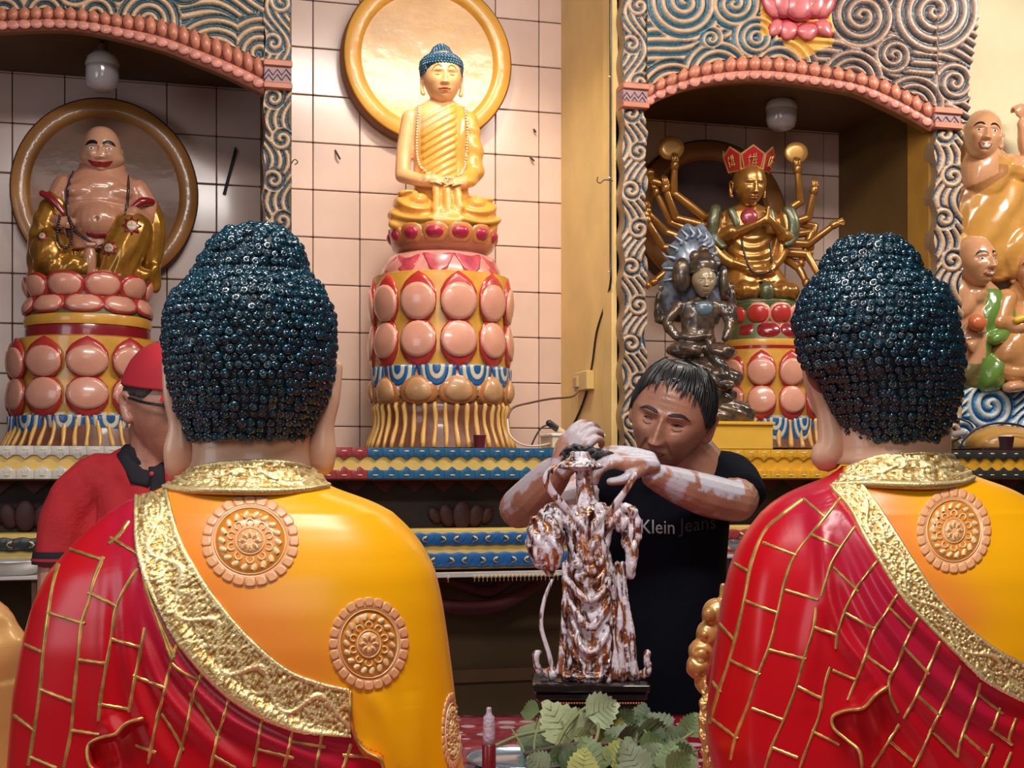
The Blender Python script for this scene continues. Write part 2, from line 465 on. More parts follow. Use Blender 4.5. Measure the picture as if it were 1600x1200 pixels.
teal = np.array((0.025, 0.10, 0.125)); navy = np.array((0.008, 0.020, 0.040)); blue = np.array((0.03, 0.26, 0.40)); gry = np.array((0.07, 0.085, 0.105))
dgry = np.array((0.008, 0.010, 0.016))
def pillar(parent, x0, x1, y0, y1, seed, period=70, mid=teal, wob=2.0):
    xs = np.arange(x0, x1 + .1, 1.7); n = len(xs); w = x1 - x0; cx = (x0 + x1) / 2
    sp = []; k = 0; yy = y0 - 20 + seed
    while yy < y1 + 30:
        sg = 1 if k % 2 else -1
        sp.append((cx + sg * w * .16, yy, w * .46, sg, w * .30)); yy += period; k += 1
    fl = lambda x, y: (x - cx) + w * .42 * np.sin(2 * PI * (y - seed) / period / 2 + .6) + .25 * (y % 1)
    ny = int((y1 - y0) / 1.7)
    def edge(X, Y):
        t = (X - cx) / (w / 2); return X + np.where(np.abs(t) > .5, np.sign(t) * wob * np.sin(Y / 11.0 + np.sign(t)) * (np.abs(t) - .5) * 2, 0)
    return relief_panel('carved_pillar', parent, xs, [y0] * n, [y1] * n, YF - .04, .012, sp, fl, w * .31, lambda h, X, Y, b: carve_cols(h, mid, navy), ny, .06, edge)

g_coral = mat('coral_paint', (0.58, 0.20, 0.115), 0.45, coat=0.25, var=0.15, vscale=20, rand=0.12)
g_pink = mat('pink_paint', (0.62, 0.23, 0.17), 0.5, coat=0.2, var=0.25, vscale=25)
g_mortar = mat('petal_outline', (0.20, 0.07, 0.05), 0.7)
def chevron_band(parent, x0, x1, y0, y1):
    p = lambda x, y, yy=YF - .05: atY(x, y, yy)
    a, b = p(x0 - 1, y1), p(x1 + 1, y0)
    t = M().box((a[0], YF - .062, a[2]), (b[0], YF + .02, b[2]), bev=.004).obj('carved_capital', mat('capital_paint', (.36, .2, .2), .5, var=.2), parent, sharp=40)
    for yy in (y0 + 2, y1 - 3):
        a = p(x0 - 2, yy + 4); b = p(x1 + 2, yy - 3)
        M().box((a[0], YF - .072, a[2]), (b[0], YF, b[2]), bev=.004).obj('moulding', g_coral, t, sharp=40)
    m = M(); w = (x1 - x0) / 3
    for r in (0, 1):
        pts = []
        for i in range(7): pts.append(atY(x0 + i * w / 2, (y0 + 10 + r * 8) + (0 if i % 2 else 9), YF - .064))
        v, f = tube(pts, .0022, 6, smooth=False); m.add(v, f)
    m.obj('chevron', mat('navy_line', (.02, .03, .07), .5), t)
def arch_trim(parent, low, top, nper):
    """coral hexagonal petals over a pink scalloped band following the arch; low/top: pixel curves"""
    lo = resample(crom(low, 8), 2); tp = resample(crom(top, 8), 2)
    n = nper
    il = np.linspace(0, len(lo) - 1, 4 * n + 1).astype(int); it = np.linspace(0, len(tp) - 1, 4 * n + 1).astype(int)
    L, T_ = lo[il], tp[it]
    # pink band slab with soffit, front at YF-.045
    mid = L * .62 + T_ * .38
    m = M(); pr = []
    for a, b in zip(L, mid):
        A_, B_ = atY(*a, YF - .05), atY(*b, YF - .05)
        A2 = A_ + [0, .012, -.004]; pr.append([A2 + [0, .012, .004], A2, A_ + [0, 0, .012], (A_ + B_) / 2 + [0, -.010, 0], B_, B_ + [0, .1, 0]])
    m.add(np.array(pr).reshape(-1, 3), gridf(len(pr), 6)[:, ::-1]); m.obj('arch_band', g_pink, parent)
    m = M(); bb = []
    for a, b in zip(mid, T_):
        A_, B_ = atY(*(a * .96 + b * .04), YF - .04), atY(*(b * 1.0 + 0 * a), YF - .04)
        bb.append([A_ + [0, .09, 0], A_, B_ - [0, 0, .012], B_ + [0, .09, -.012]])
    m.add(np.array(bb).reshape(-1, 3), gridf(len(bb), 4)[:, ::-1]); m.obj('petal_backing', g_mortar, parent)
    for i in range(n):
        a = 4 * i; c0, c1 = mid[a + 2], T_[a + 2]; w0 = mid[a + 4] - mid[a]; w1 = T_[a + 4] - T_[a]
        up = c1 - c0; ce = (c0 + c1) / 2; w = (w0 + w1) / 2
        pol = [ce + up * v_ + w * u_ for u_, v_ in ((0, .5), (-.30, .30), (-.49, .08), (-.44, -.26), (-.20, -.48), (.20, -.48), (.44, -.26), (.49, .08), (.30, .30))]
        v = [atY(*p_, YF - .044) for p_ in pol]; v2 = [atY(*(ce + (p_ - ce) * .74), YF - .058) for p_ in pol]
        vv = v + v2 + [atY(*ce, YF - .060)]; k = len(pol)
        f = [[j, (j + 1) % k, k + (j + 1) % k, k + j] for j in range(k)] + [[k + j, k + (j + 1) % k, 2 * k] for j in range(k)]
        M().add(vv, f).obj('petal', g_coral, parent)
        s1 = (L[a + 2] * .45 + mid[a + 2] * .55); r_ = np.linalg.norm(w0) * .5
        v, f = ell(atY(*s1, YF - .058), (r_ * 5.3 / F, .0045, r_ * .75 * 5.3 / F), None, 10, 5)
        M().add(v, f).obj('scallop', g_pink, parent)
    return lo

# ---------------- left canopy
lc = thing('shrine_canopy', (0.0, YF, ZT), 'left shrine niche with teal wave carving over an arch, smiling statue inside', 'shrine')
xl, xr_ = -1.4, .613
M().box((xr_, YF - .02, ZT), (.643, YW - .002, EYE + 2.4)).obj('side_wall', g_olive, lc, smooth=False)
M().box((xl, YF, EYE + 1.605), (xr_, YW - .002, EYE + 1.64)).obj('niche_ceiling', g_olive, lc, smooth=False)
lowL = [(-60, 50), (0, 47), (86, 44), (144, 49), (201, 62), (259, 78), (302, 95), (345, 112), (388, 132), (413, 145)]
topL = [(-60, 10), (0, 11), (72, 8), (121, 11), (172, 18), (230, 23), (273, 34), (316, 49), (360, 66), (413, 92)]
arch_trim(lc, lowL, topL, 27)
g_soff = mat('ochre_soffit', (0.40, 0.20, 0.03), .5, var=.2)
def soffit(parent, low, x_end=None):
    lo = resample(crom(low, 6), 8); pr = []
    for a in lo:
        A_ = atY(*a, YF - .036); pr.append([A_, A_ + [0, .065, -.0], A_ + [0, .065, .05]])
    M().add(np.array(pr).reshape(-1, 3), gridf(len(pr), 3)).obj('arch_soffit', g_soff, parent)
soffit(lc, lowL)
def waveflow(x, y): return y + 9 * np.sin(x / 30.0 + .5) * np.exp(-((y - 0) / 200) ** 2) - (x / 413) ** 2 * 60 * 1.1
xs = np.arange(-60, 414, 2.0); tl = np.interp(xs, *np.array(topL).T)
relief_panel('carved_wave_panel', lc, xs, [-70] * len(xs), tl + 6, YF - .03, .014, [(120, -22, 40, 1, 15), (20, -30, 30, -1, 15), (335, 100, 78, 0, 14), (232, 34, 52, 0, 14), (405, 84, 64, 0, 14), (150, 24, 34, 0, 13), (70, 22, 36, 0, 13), (5, 24, 36, 0, 13), (290, -30, 40, 1, 14)],
             lambda x, y: y + 10 * np.sin(x / 24.0) + 5 * np.sin(x / 57. + 1) - (np.clip(x, 0, 500) / 413) ** 2.2 * 80, 17,
             lambda h, X, Y, b: carve_cols(h, np.array((.012, .11, .13)), navy), 90)
pillar(lc, 413, 454, 134, 702, 40, 64)
pillar(lc, 413, 454, -30, 100, -10, 64, blue * .6)
chevron_band(lc, 413, 454, 98, 138)

# ---------------- right canopy
rc = thing('shrine_canopy', (2.7, YF, ZT), 'right shrine niche with swirling cloud carving and pink lotus above its arch', 'shrine')
x0_, x1_ = 1.934, 3.309
m = M().box((x0_, YF - .02, ZT), (1.972, YW - .002, EYE + 2.4)); m.obj('side_wall', g_yellow, rc, smooth=False)
M().box((x0_ - .035, YF + .02, ZT), (x0_, YF + .13, EYE + 2.4), bev=.008).obj('corner_post', g_yellow, rc, sharp=40)
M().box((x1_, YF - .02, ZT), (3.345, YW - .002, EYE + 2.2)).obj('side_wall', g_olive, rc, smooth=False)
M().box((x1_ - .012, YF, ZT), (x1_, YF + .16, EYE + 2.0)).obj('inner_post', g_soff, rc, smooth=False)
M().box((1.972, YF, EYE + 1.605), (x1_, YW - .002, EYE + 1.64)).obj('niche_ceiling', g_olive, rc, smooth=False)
S5 = lambda pts: [(920 + x / 2.353, y / 2.353) for x, y in pts]
lowR = S5([(207, 398), (260, 365), (350, 330), (450, 308), (560, 297), (650, 295), (760, 305), (900, 325), (1000, 345), (1100, 390), (1180, 430), (1262, 478)])
topR = S5([(207, 312), (300, 268), (400, 232), (520, 206), (640, 202), (760, 214), (880, 235), (1000, 262), (1100, 290), (1200, 345), (1272, 385)])
arch_trim(rc, lowR, topR, 25); soffit(rc, lowR)
xs = np.arange(1009, 1527, 1.8); tl = np.interp(xs, *np.array(topR + [(1500, 182), (1527, 190)]).T) + 5
tl = np.where(xs > 1462, 192, tl)
spR = [(1069, 4, 62, 1, 15), (1146, 6, 44, -1, 13), (1345, 26, 52, 1, 15.5), (1458, 18, 68, -1, 17), (1395, 88, 30, 1, 12), (1490, 130, 34, -1, 13), (1290, -40, 40, 1, 14), (1110, 62, 20, -1, 9), (1120, 118, 58, 0, 13), (1050, 152, 60, 0, 13), (1215, 112, 62, 0, 13), (1330, 128, 50, 0, 12), (1425, 168, 52, 0, 12), (1180, 60, 40, 0, 11)]
def colR(h, X, Y, b):
    t = sstep(1180, 1290, X)[:, None]; tb = sstep(60, 110, Y + (X - 1150) * .1)[:, None] * (X < 1300)[:, None]
    mid = (np.array((.02, .24, .36)) * (1 - tb) + teal * .9 * tb) * (1 - t) + gry * t
    c = carve_cols(h, mid, navy * (1 - t) + dgry * t, c_cream * .95 * (1 - t) + np.array((.36, .22, .15)) * t)
    yel = ((X > 1188) & (X < 1300) & (Y < 84 - np.abs(X - 1250) * .25 + (X - 1250) * .18 + 8 * np.sin(X / 14.)))
    return np.where(yel[:, None], np.array((.72, .40, .08)), c)
def edgeR(X, Y):
    xr = np.interp(Y, [-60, 0, 30, 60, 100, 130, 160, 192], [1520, 1526, 1527, 1524, 1517, 1511, 1514, 1512])
    t = np.clip((X - 1480) / (1526.2 - 1480), 0, 1); return np.where(X > 1480, 1480 + t * (xr - 1480), X)
relief_panel('carved_cloud_panel', rc, xs, [-60] * len(xs), tl, YF - .03, .018, spR,
             lambda x, y: y + 9 * np.sin(x / 26.0 + 1) + np.where(x > 1235, -.45 * (x - 1235), .35 * (x - 1235)) * .9, 15, colR, 120, .06, edgeR)
pillar(rc, 973, 1010, 168, 702, 30, 60, np.array((.10, .15, .17)), 2.5)
pillar(rc, 973, 1010, -30, 130, 0, 60, np.array((.05, .13, .18)))
chevron_band(rc, 973, 1010, 134, 168)
pillar(rc, 1460, 1502, 200, 690, 30, 66, np.array((.10, .12, .15)), 3)
chevron_band(rc, 1459, 1498, 172, 200)
# lotus above the right arch
lt = []
g_lot = mat('lotus_pink', (0.62, 0.16, 0.17), .35, coat=.4, var=.35, vscale=25)
g_lot2 = mat('lotus_rim', (0.45, 0.02, 0.04), .4, coat=.4)
def tear(cx, cy, w, h, ang):
    o = []
    for t in np.linspace(0, 2 * PI, 18, endpoint=False):
        x = math.sin(t) * w / 2 * (1 - .35 * math.cos(t)); y = -math.cos(t) * h / 2
        o.append((cx + x * math.cos(ang) - y * math.sin(ang), cy + x * math.sin(ang) + y * math.cos(ang)))
    return o
for (cx, cy, w, h, a, dz) in ((1213, 44, 26, 34, 3.9, 0), (1288, 44, 26, 36, 2.4, 0), (1232, 48, 32, 34, 3.5, 1), (1262, 50, 36, 30, 3.0, 2), (1206, 8, 28, 50, -.7, 1), (1290, 8, 28, 50, .7, 1),
                              (1222, 0, 34, 60, -.3, 2), (1276, 0, 34, 60, .3, 2), (1249, 2, 46, 64, 0, 3)):
    po = tear(cx, cy, w, h, a); m = M(); k = len(po)
    for mi, s_, dd in ((1, 1.0, 0), (0, .84, .006)):
        yb = YF - .045 - dz * .006 - dd; c = np.array([cx, cy])
        v = [atY(*(c + (np.array(p) - c) * s_), yb + .02) for p in po] + [atY(*(c + (np.array(p) - c) * s_), yb) for p in po] + [atY(*(c + (np.array(p) - c) * s_ * .6), yb - .008) for p in po] + [atY(cx, cy, yb - .010)]
        f = gridf(3, k, False, True).tolist() + [[2 * k + j, 2 * k + (j + 1) % k, 3 * k] for j in range(k)]
        m.add(v, f, mi)
    m.obj('lotus_petal', [g_lot, g_lot2], rc)
wv = thing('wall_right', (3.35, YW, 0), kind='structure')

# ---------------- altar ledge
al = thing('altar', (1.5, YL, 0), 'long carved altar ledge with blue, red, white and yellow zigzag trim carrying the statues', 'altar')
g_by = mat('band_yellow', (0.80, 0.55, 0.15), .5, var=.15)
g_slab = mat('altar_slab', (0.10, 0.05, 0.02), .5, var=.2)
g_dark = mat('altar_dark', (0.018, 0.008, 0.006), .6, var=.3, vscale=6)
g_mar = mat('altar_maroon', (0.07, 0.008, 0.010), .5, var=.2)
XA, XB = -.75, 4.6
M().box((XA, YL + .012, ZT - .118), (XB, YW, ZT), bev=.004).obj('ledge_slab', g_slab, al, sharp=40)
M().box((XA, YL + .004, ZT - .112), (XB, YL + .014, ZT - .004)).obj('zigzag_ground', g_by, al, smooth=False)
K = 5.2 / F
_xg = atY(1010, 720, YL)[0]; M().box((_xg, YL + .002, ZT - .112), (XB, YL + .014, ZT - .004)).obj('zigzag_ground', mat('band_orange', (.84, .42, .03), .45, var=.15), al, smooth=False)
pw = .0567
def xat(px): return atY(px, 720, YL)[0]
segs = [(-9, xat(230), 'white', (0.66, 0.62, 0.56)), (xat(230), xat(583), 'red', (0.34, 0.035, 0.045)), (xat(583), xat(1010), 'blue', (0.015, 0.12, 0.26)),
        (xat(1010), xat(1400), 'yellow', (0.82, 0.42, 0.03)), (xat(1400), 99, 'dark', (0.03, 0.035, 0.035))]
g_inl = mat('cream_inlay', (0.75, 0.6, 0.36), .5)
def scallop_mesh(nm, col, flip):
    w = pw - .001; m = M(); s_ = -1 if flip else 1
    pts = [(0, 0), (w, 0), (w, -12.5 * K), (w * .80, -13.3 * K), (w * .66, -16 * K), (w / 2, -18.5 * K), (w * .34, -16 * K), (w * .2, -13.3 * K), (0, -12.5 * K)]
    P_ = np.array([(x, z * s_) for x, z in pts])
    v, f = flake(P_, 0, .016); c = np.array([w / 2, 0, -6 * K * s_]); v[:len(pts)] = v[:len(pts)]
    v[2 * len(pts)] = [w / 2, -.006, -7 * K * s_]
    m.add(v, f, 0)
    for sx in (-1, 0, 1):
        v, f = tube([(w / 2 + sx * w * .12, -.004, -9 * K * s_), (w / 2 + sx * w * .2, -.004, -13 * K * s_)], [.0016, .0008], 5, n=1); m.add(v, f, 0)
    v, f = ell((w / 2 + (0), -.003, -5.2 * K * s_), (.0115, .004, .0030), None, 8, 3); m.add(v, f, 1)
    g = mat('trim_' + nm, col, .42, coat=.3, var=.2, vscale=40, rand=.1)
    me = m.mesh('scallop', [g, g_inl]); me.set_sharp_from_angle(angle=math.radians(35)); return me
sm = {(s[2], fl): scallop_mesh(s[2], s[3], fl) for s in segs for fl in (0, 1)}
x = XA
while x < XB:
    s = [s for s in segs if s[0] <= x + pw / 2 < s[1]][0][2]
    link('trim_scallop', sm[s, 0], al, mtx=Matrix.Translation((x, YL - .006, ZT - .001)))
    link('trim_scallop', sm[s, 1], al, mtx=Matrix.Translation((x, YL - .006, ZT - 47.5 * K)))
    x += pw
# recessed panel with zigzag and lotus carving
M().box((XA, YL + .16, ZT - .34), (XB, YL + .2, ZT - .11)).obj('recess_panel', g_dark, al, smooth=False)
m = M(); x = XA
while x < XB:
    v, f = flake([(x, ZT - .118), (x + .11, ZT - .118), (x + .055, ZT - .165)], YL + .145, YL + .165); m.add(v, f); x += .112
m.obj('recess_zigzag', mat('recess_red', (0.07, 0.008, 0.01), .5), al, smooth=False)
for cx in (720, 380, 1300, 40):
    m = M(); c = atY(cx, 800, YL + .15)
    for i, (dx, s_) in enumerate(((-.10, .7), (.10, .7), (-.055, .9), (.055, .9), (0, 1.1))):
        v, f = ell(c + [dx, -.004 * i, -.012], (.034 * s_, .012, .05 * s_), (0, dx * 300, 0), 10, 6); m.add(v, f)
    m.obj('carved_lotus', mat('dark_lotus', (0.05, 0.012, 0.014), .6, var=.2), al)
# lower double band
zb = EYE - 86 * K; M().box((XA, YL + .004, EYE - 148 * K), (XB, YL + .3, zb), bev=.003).obj('lower_ledge', g_by, al, sharp=40)
def wave_mesh(nm, col, hgt):
    w = .1182; m = M(); n = 16; top = []; bot = []
    for i in range(n + 1):
        t = i / n; top.append((t * w, .0022 * math.cos(4 * PI * t))); bot.append((t * w, -hgt + .0018 * math.cos(4 * PI * t + 1)))
    a = np.array([[(x, 0.008, z) for x, z in top], [(x, -.004, z) for x, z in top], [(x, -.006, z - .004) for x, z in top], [(x, -.006, z + .004) for x, z in bot], [(x, -.003, z) for x, z in bot], [(x, .008, z) for x, z in bot]])
    m.add(a.reshape(-1, 3), gridf(6, n + 1)[:, ::-1])
    for i in range(5):
        x = .012 + i * .022
        v, f = tube([(x - .01, -.007, -hgt + .006), (x + .004, -.009, -hgt * .5), (x + .014, -.007, -.006)], .0018, 5, n=2); m.add(v, f)
    for cx, s_ in ((.030, 1), (.078, -1)):
        po = [(cx + s_ * x * .8, -hgt / 2 + z) for x, z in ((.013, 0), (.004, .009), (-.008, .012), (-.011, .010), (-.002, .004), (0, 0), (-.002, -.004), (-.011, -.010), (-.008, -.012), (.004, -.009))]
        v, f = flake(po, -.014, -.004); m.add(v, f, 1)
    g = mat('wave_' + nm, col, .4, coat=.3, var=.25, vscale=30)
    return m.mesh('wave', [g, g_inl])
wms = {(nm, i): wave_mesh(nm, c, h) for nm, c in (('blue', (.01, .11, .34)), ('dark', (.02, .03, .03)), ('red', (.3, .03, .03))) for i, h in ((0, .044), (1, .053))}
x = XA
while x < XB:
    nm = 'dark' if x < xat(420) else ('red' if x > xat(1080) else 'blue')
    link('wave_trim', wms[nm, 0], al, mtx=Matrix.Translation((x, YL - .004, EYE - 91.5 * K)))
    link('wave_trim', wms[nm, 1], al, mtx=Matrix.Translation((x + .03, YL - .004, EYE - 122.5 * K)))
    x += .1182
# base below
M().box((XA, YL + .38, 0), (XB, YL + .5, EYE - 148 * K)).obj('base_panel', mat('base_olive', (0.060, 0.032, 0.008), .6, var=.25, vscale=3), al, smooth=False)
M().box((XA, YL + .36, .55), (XB, YL + .38, .60)).obj('base_rail', g_slab, al, smooth=False)
# metal rail with hanging beads
rl = thing('curtain_rail', atY(760, 893, YL - .04), 'thin white metal curtain rail under the blue altar trim', 'rail')
a, b = atY(470, 893, YL - .04), atY(1140, 889, YL - .04)
M().box((a[0], YL - .055, EYE - 159 * K), (b[0], YL - .03, EYE - 151 * K), bev=.002).obj('rail', mat('white_metal', (.75, .72, .7), .35, metal=.5), rl, sharp=30)
bd = M(); v0, f0 = lathe([(.001, -.009), (.0065, -.006), (.0065, .002), (.003, .005)], 8)
bead = M().add(v0, f0); v1, f1 = tube([(0, 0, -.008), (0, 0, -.02)], [.0015, .001], 5, n=1); bead.add(v1, f1)
bme = bead.mesh('hanging_bead', mat('bead_cream', (.55, .42, .26), .4))
x = atY(735, 893, YL)[0]
while x < atY(868, 893, YL)[0]:
    link('curtain_glider', bme, rl, mtx=Matrix.Translation((x, YL - .062, EYE - 157 * K))); x += .0158
link('curtain_glider', bme, rl, mtx=Matrix.Translation((atY(694, 893, YL)[0], YL - .062, EYE - 157 * K)))
sw = thing('curtain_swag', atY(760, 930, YL + .2), 'dark maroon cloth swag hanging under the altar', 'curtain')
P_ = [atY(x, y, YL + .25) for x, y in ((600, 900), (650, 932), (710, 949), (770, 947), (820, 926), (862, 897), (900, 880))]
v, f = tube(P_, [.02, .024, .028, .028, .024, .02, .015], 10, flat=1.0); M().add(v, f).obj('swag_cloth', mat('swag', (.07, .006, .012), .7), sw)
P_ = [atY(x, y, YL + .28) for x, y in ((660, 893), (720, 915), (765, 925), (800, 905), (840, 890))]
v, f = tube(P_, [.016, .02, .026, .02, .014], 10, flat=1.4); M().add(v, f).obj('swag_cloth', mat('swag', (.07, .006, .012), .7), sw)
# ================================================================ heads (unit height, face towards -y) and painted faces
def head(P=None, nu=110, nv=84):
    p = dict(w=1.0, d=1.0, jaw=.28, nose=1.0, cheek=1.0, brow=1.0, chin=1.0, lips=1.0, lid=1.0, socket=1.0, nasal=0.0, fat=0.0, smile=0.0, crown=0.0)
    p.update(P or {})
    t = np.linspace(-PI, PI, nu, endpoint=False); th = t - .42 * np.sin(t)
    ph = np.linspace(-PI / 2, PI / 2, nv + 2)[1:-1]; T_, H_ = np.meshgrid(th, ph)
    c = np.cos(H_) ** .86
    X = .355 * p['w'] * c * np.sin(T_); Y = -.44 * p['d'] * c * np.cos(T_); Z = .5 * np.sin(H_)
    s = sstep(.06, -.48, Z); X *= 1 - p['jaw'] * s; Y = np.where(Y > 0, Y * (1 - .45 * s), Y - .035 * s * (Y < -.05))
    X += np.sign(X) * p['fat'] * .06 * np.exp(-((Z + .22) / .16) ** 2) * c
    fw = sstep(.02, .2, -Y)
    ax = np.abs(X)
    g = lambda x0, z0, sx, sz: np.exp(-((ax - x0) / sx) ** 2 - ((Z - z0) / sz) ** 2)
    D = -.040 * p['socket'] * g(.135, .012, .075, .045) - .012 * p['socket'] * g(.05, .02, .035, .04)
    D += .022 * p['brow'] * g(.12, .075, .10, .028)
    nz = np.clip((.06 - Z) / .23, 0, 1)
    D += p['nose'] * (.018 + .085 * nz) * np.exp(-(X / (.028 + .030 * nz)) ** 2) * sstep(.09, .02, Z) * sstep(-.215, -.175, Z)
    D += p['nose'] * .040 * g(.052, -.165, .026, .028)
    D += .018 * g(0, -.28, .14, .08)
    zl = Z - p['smile'] * .9 * X ** 2 * 4
    gl = lambda x0, z0, sx, sz: np.exp(-((ax - x0) / sx) ** 4 - ((zl - z0) / sz) ** 2)
    D += p['lips'] * (.020 * gl(0, -.262, .088, .017) + .024 * gl(0, -.312, .070, .020) - .016 * gl(0, -.287, .10, .008))
    D -= .012 * g(0, -.355, .08, .018)
    D += .034 * p['chin'] * g(0, -.42, .085, .06)
    D += .024 * p['cheek'] * g(.185, -.11, .085, .085)
    if p['nasal']:
        xc = .075 + (-.15 - Z) * .42; D -= .013 * p['nasal'] * np.exp(-((ax - xc) / .014) ** 2) * sstep(-.34, -.27, Z) * sstep(-.12, -.17, Z)
        D -= .006 * p['nasal'] * np.exp(-((ax - .13) / .06) ** 2 - ((Z + .055 - (ax - .13) ** 2 * 3) / .008) ** 2)
        for zz in (.17, .22, .27): D -= .0025 * p['nasal'] * np.exp(-((Z - zz - .01 * np.cos(X * 14)) / .006) ** 2) * (ax < .2)
    D += p['lid'] * (.020 * g(.135, .012, .055, .024) - .010 * g(.135, -.012, .052, .006) + .010 * g(.135, -.028, .052, .013))
    Y = Y - D * fw
    rings = np.stack([X, Y, Z], -1); v, f = loft(rings, True); v[-2] = (0, v[0:nu, 1].mean(), -.5); v[-1] = (0, 0, .5)
    return v, np.array([t_ if len(t_) == 4 else t_ + [t_[-1]] for t_ in f])
def earm(m, side, T, z0=.07, z1=-.17, w=.085, lobe=1.0, y=.03, x=.35, mi=0, col=None):
    """side ear: rim, bowl and lobe (units of head height), mapped through T"""
    pts = [(x * side, y - .02, z0 - .06), (x * side * 1.06, y + .02, z0), (x * side * 1.10, y + .06, z0 - .03), (x * side * 1.08, y + .055, (z0 + z1) / 2), (x * side * 1.03, y + .02, z1 + .03), (x * side * 1.0, y, z1)]
    v, f = tube([T(p) for p in pts], [w * .2 * T.s, w * .22 * T.s, w * .22 * T.s, w * .22 * T.s, w * .34 * T.s * lobe, w * .36 * T.s * lobe], 8); m.add(v, f, mi, col)
    v, f = ell((0, 0, 0), (.018 * T.s, .045 * T.s, abs(z0 - z1) * .38 * T.s), None, 12, 8)
    v = v @ T.R.T + T((x * side * .99, y + .02, (z0 + z1) / 2)); m.add(v, f, mi, col)
class HT:
    """head placement: centre c in frame units, height s, rotation (pitch down +, roll, yaw)"""
    def __init__(s, c, size, yaw=0, pitch=0, roll=0):
        s.c = np.array(c, float); s.s = size; s.R = rotm(0, roll, 0) @ rotm(0, 0, yaw) @ rotm(pitch, 0, 0)
    def __call__(s, v): return np.asarray(v, float) @ s.R.T * s.s + s.c
m_eyew = mat('eye_white', (.75, .70, .62), .25, coat=.6)
m_iris = mat('eye_black', (.01, .008, .008), .15, coat=.8)
m_brow = mat('brow_black', (.008, .007, .007), .4)
m_lip = mat('lip_red', (.30, .01, .015), .3, coat=.5)
def face_parts(parent, fr, T, v, f, brow=.02, browm=None, eye=.010, lipm=None, lipw=.10, lip_h=1.0, smile=.1, look=0.0, mouth_open=0.0, slit=False, narrow=None, brow_arch=.03, lipname='lips', teeth=False, wide=1.0):
    S = Surf(v, f, None, -5, wide)
    for sd in (-1, 1):
        if brow:
            m = M(); S.ribbon(m, [(sd * .045, -.085), (sd * .10, -.095 - brow_arch), (sd * .17, -.095 - brow_arch * .8), (sd * .235, -.060)], lambda t: brow * (1.1 - .75 * abs(t * 2 - .8) ** 2 if t > .1 else .6), .006, .008)
            m.v = [T(a) for a in m.v]; m.obj('eyebrow', browm or m_brow, parent, fr=fr)
        m = M(); cx = sd * .135; hw = .058
        up = eye * (1.0 if not slit else .25); dn = eye * .7
        al = [(cx - hw, -.002), (cx - hw * .5, -.012 - up), (cx, -.014 - up * 1.3), (cx + hw * .5, -.012 - up), (cx + hw, -.004), (cx + hw * .5, .006 + dn * .3), (cx, .010 + dn * .4), (cx - hw * .5, .006 + dn * .3)]
        if slit: al = [(x, .012 + (y_ + .002) * .35 + .012 * (1 - ((x - cx) / hw) ** 2)) for x, y_ in al]
        if narrow:
            hw2 = .046; al = [(cx - hw2, .002), (cx - hw2 * .45, -.007), (cx + hw2 * .3, -.008), (cx + hw2, .001), (cx + hw2 * .3, .006), (cx - hw2 * .4, .006)]
            S.patch(m, al, .001, 2, dome=.004, smooth=True); S.patch(m, [(cx + look + .020 * math.cos(a), -.001 + .0085 * math.sin(a)) for a in np.linspace(0, 2 * PI, 10, endpoint=False)], .004, 1, dome=.002)
            S.ribbon(m, [(cx - hw2 * 1.1, .001), (cx, -.013), (cx + hw2 * 1.15, .002)], .008, .004, .006, mi=3); S.ribbon(m, [(cx - hw2 * 1.1, -.018), (cx, -.036), (cx + hw2 * 1.3, -.014)], .010, .005, .006, mi=4); S.ribbon(m, [(cx - hw2 * .9, .026), (cx, .040), (cx + hw2 * 1.1, .026)], .012, .004, .006, mi=4)
            m.v = [T(a) for a in m.v]; m.obj('eye', [m_eyew, m_iris, mat('eye_dull', (.16, .11, .10), .3, coat=.5), mat('lash_line', (.05, .02, .015), .6), narrow], parent, fr=fr); continue
        S.patch(m, al, .002, 1 if slit else 0, dome=.006, smooth=True)
        if not slit: S.patch(m, [(cx + look + .019 * math.cos(a), -.004 + .019 * math.sin(a)) for a in np.linspace(0, 2 * PI, 10, endpoint=False)], .007, 1, dome=.003)
        S.ribbon(m, [(cx - hw * 1.1, .0), (cx, -.020 - up * 1.1), (cx + hw * 1.1, -.002)] if not slit else [(cx - hw, .012), (cx, .028), (cx + hw, .012)], .009, .006, .006, mi=1)
        m.v = [T(a) for a in m.v]; m.obj('eye', [m_eyew, m_iris], parent, fr=fr)
    if lipm is not False:
        m = M(); w = lipw
        if mouth_open: 
            S.patch(m, [(-w, .27 - smile * w * 2), (-w * .5, .255), (0, .262), (w * .5, .255), (w, .27 - smile * w * 2), (w * .6, .30 + mouth_open), (0, .315 + mouth_open), (-w * .6, .30 + mouth_open)], .004, 0, smooth=True, dome=.01)
            if teeth: S.patch(m, [(-w * .7, .268), (0, .266), (w * .7, .268), (w * .5, .268 + mouth_open * 1.3), (0, .272 + mouth_open * 1.5), (-w * .5, .268 + mouth_open * 1.3)], .014, 1, dome=.01)
        else:
            S.patch(m, [(-w * .9, .284 - smile * .1), (-w * .45, .262), (-.012, .255), (0, .26), (.012, .255), (w * .45, .262), (w * .9, .284 - smile * .1), (0, .288)], .003, 0, dome=.004)
            S.patch(m, [(-w * .85, .288 - smile * .1), (0, .292), (w * .85, .288 - smile * .1), (w * .4, .318), (0, .326), (-w * .4, .318)], .003, 0, dome=.006)
        m.v = [T(a) for a in m.v]; m.obj(lipname, [lipm or m_lip, m_eyew], parent, fr=fr)
    return S
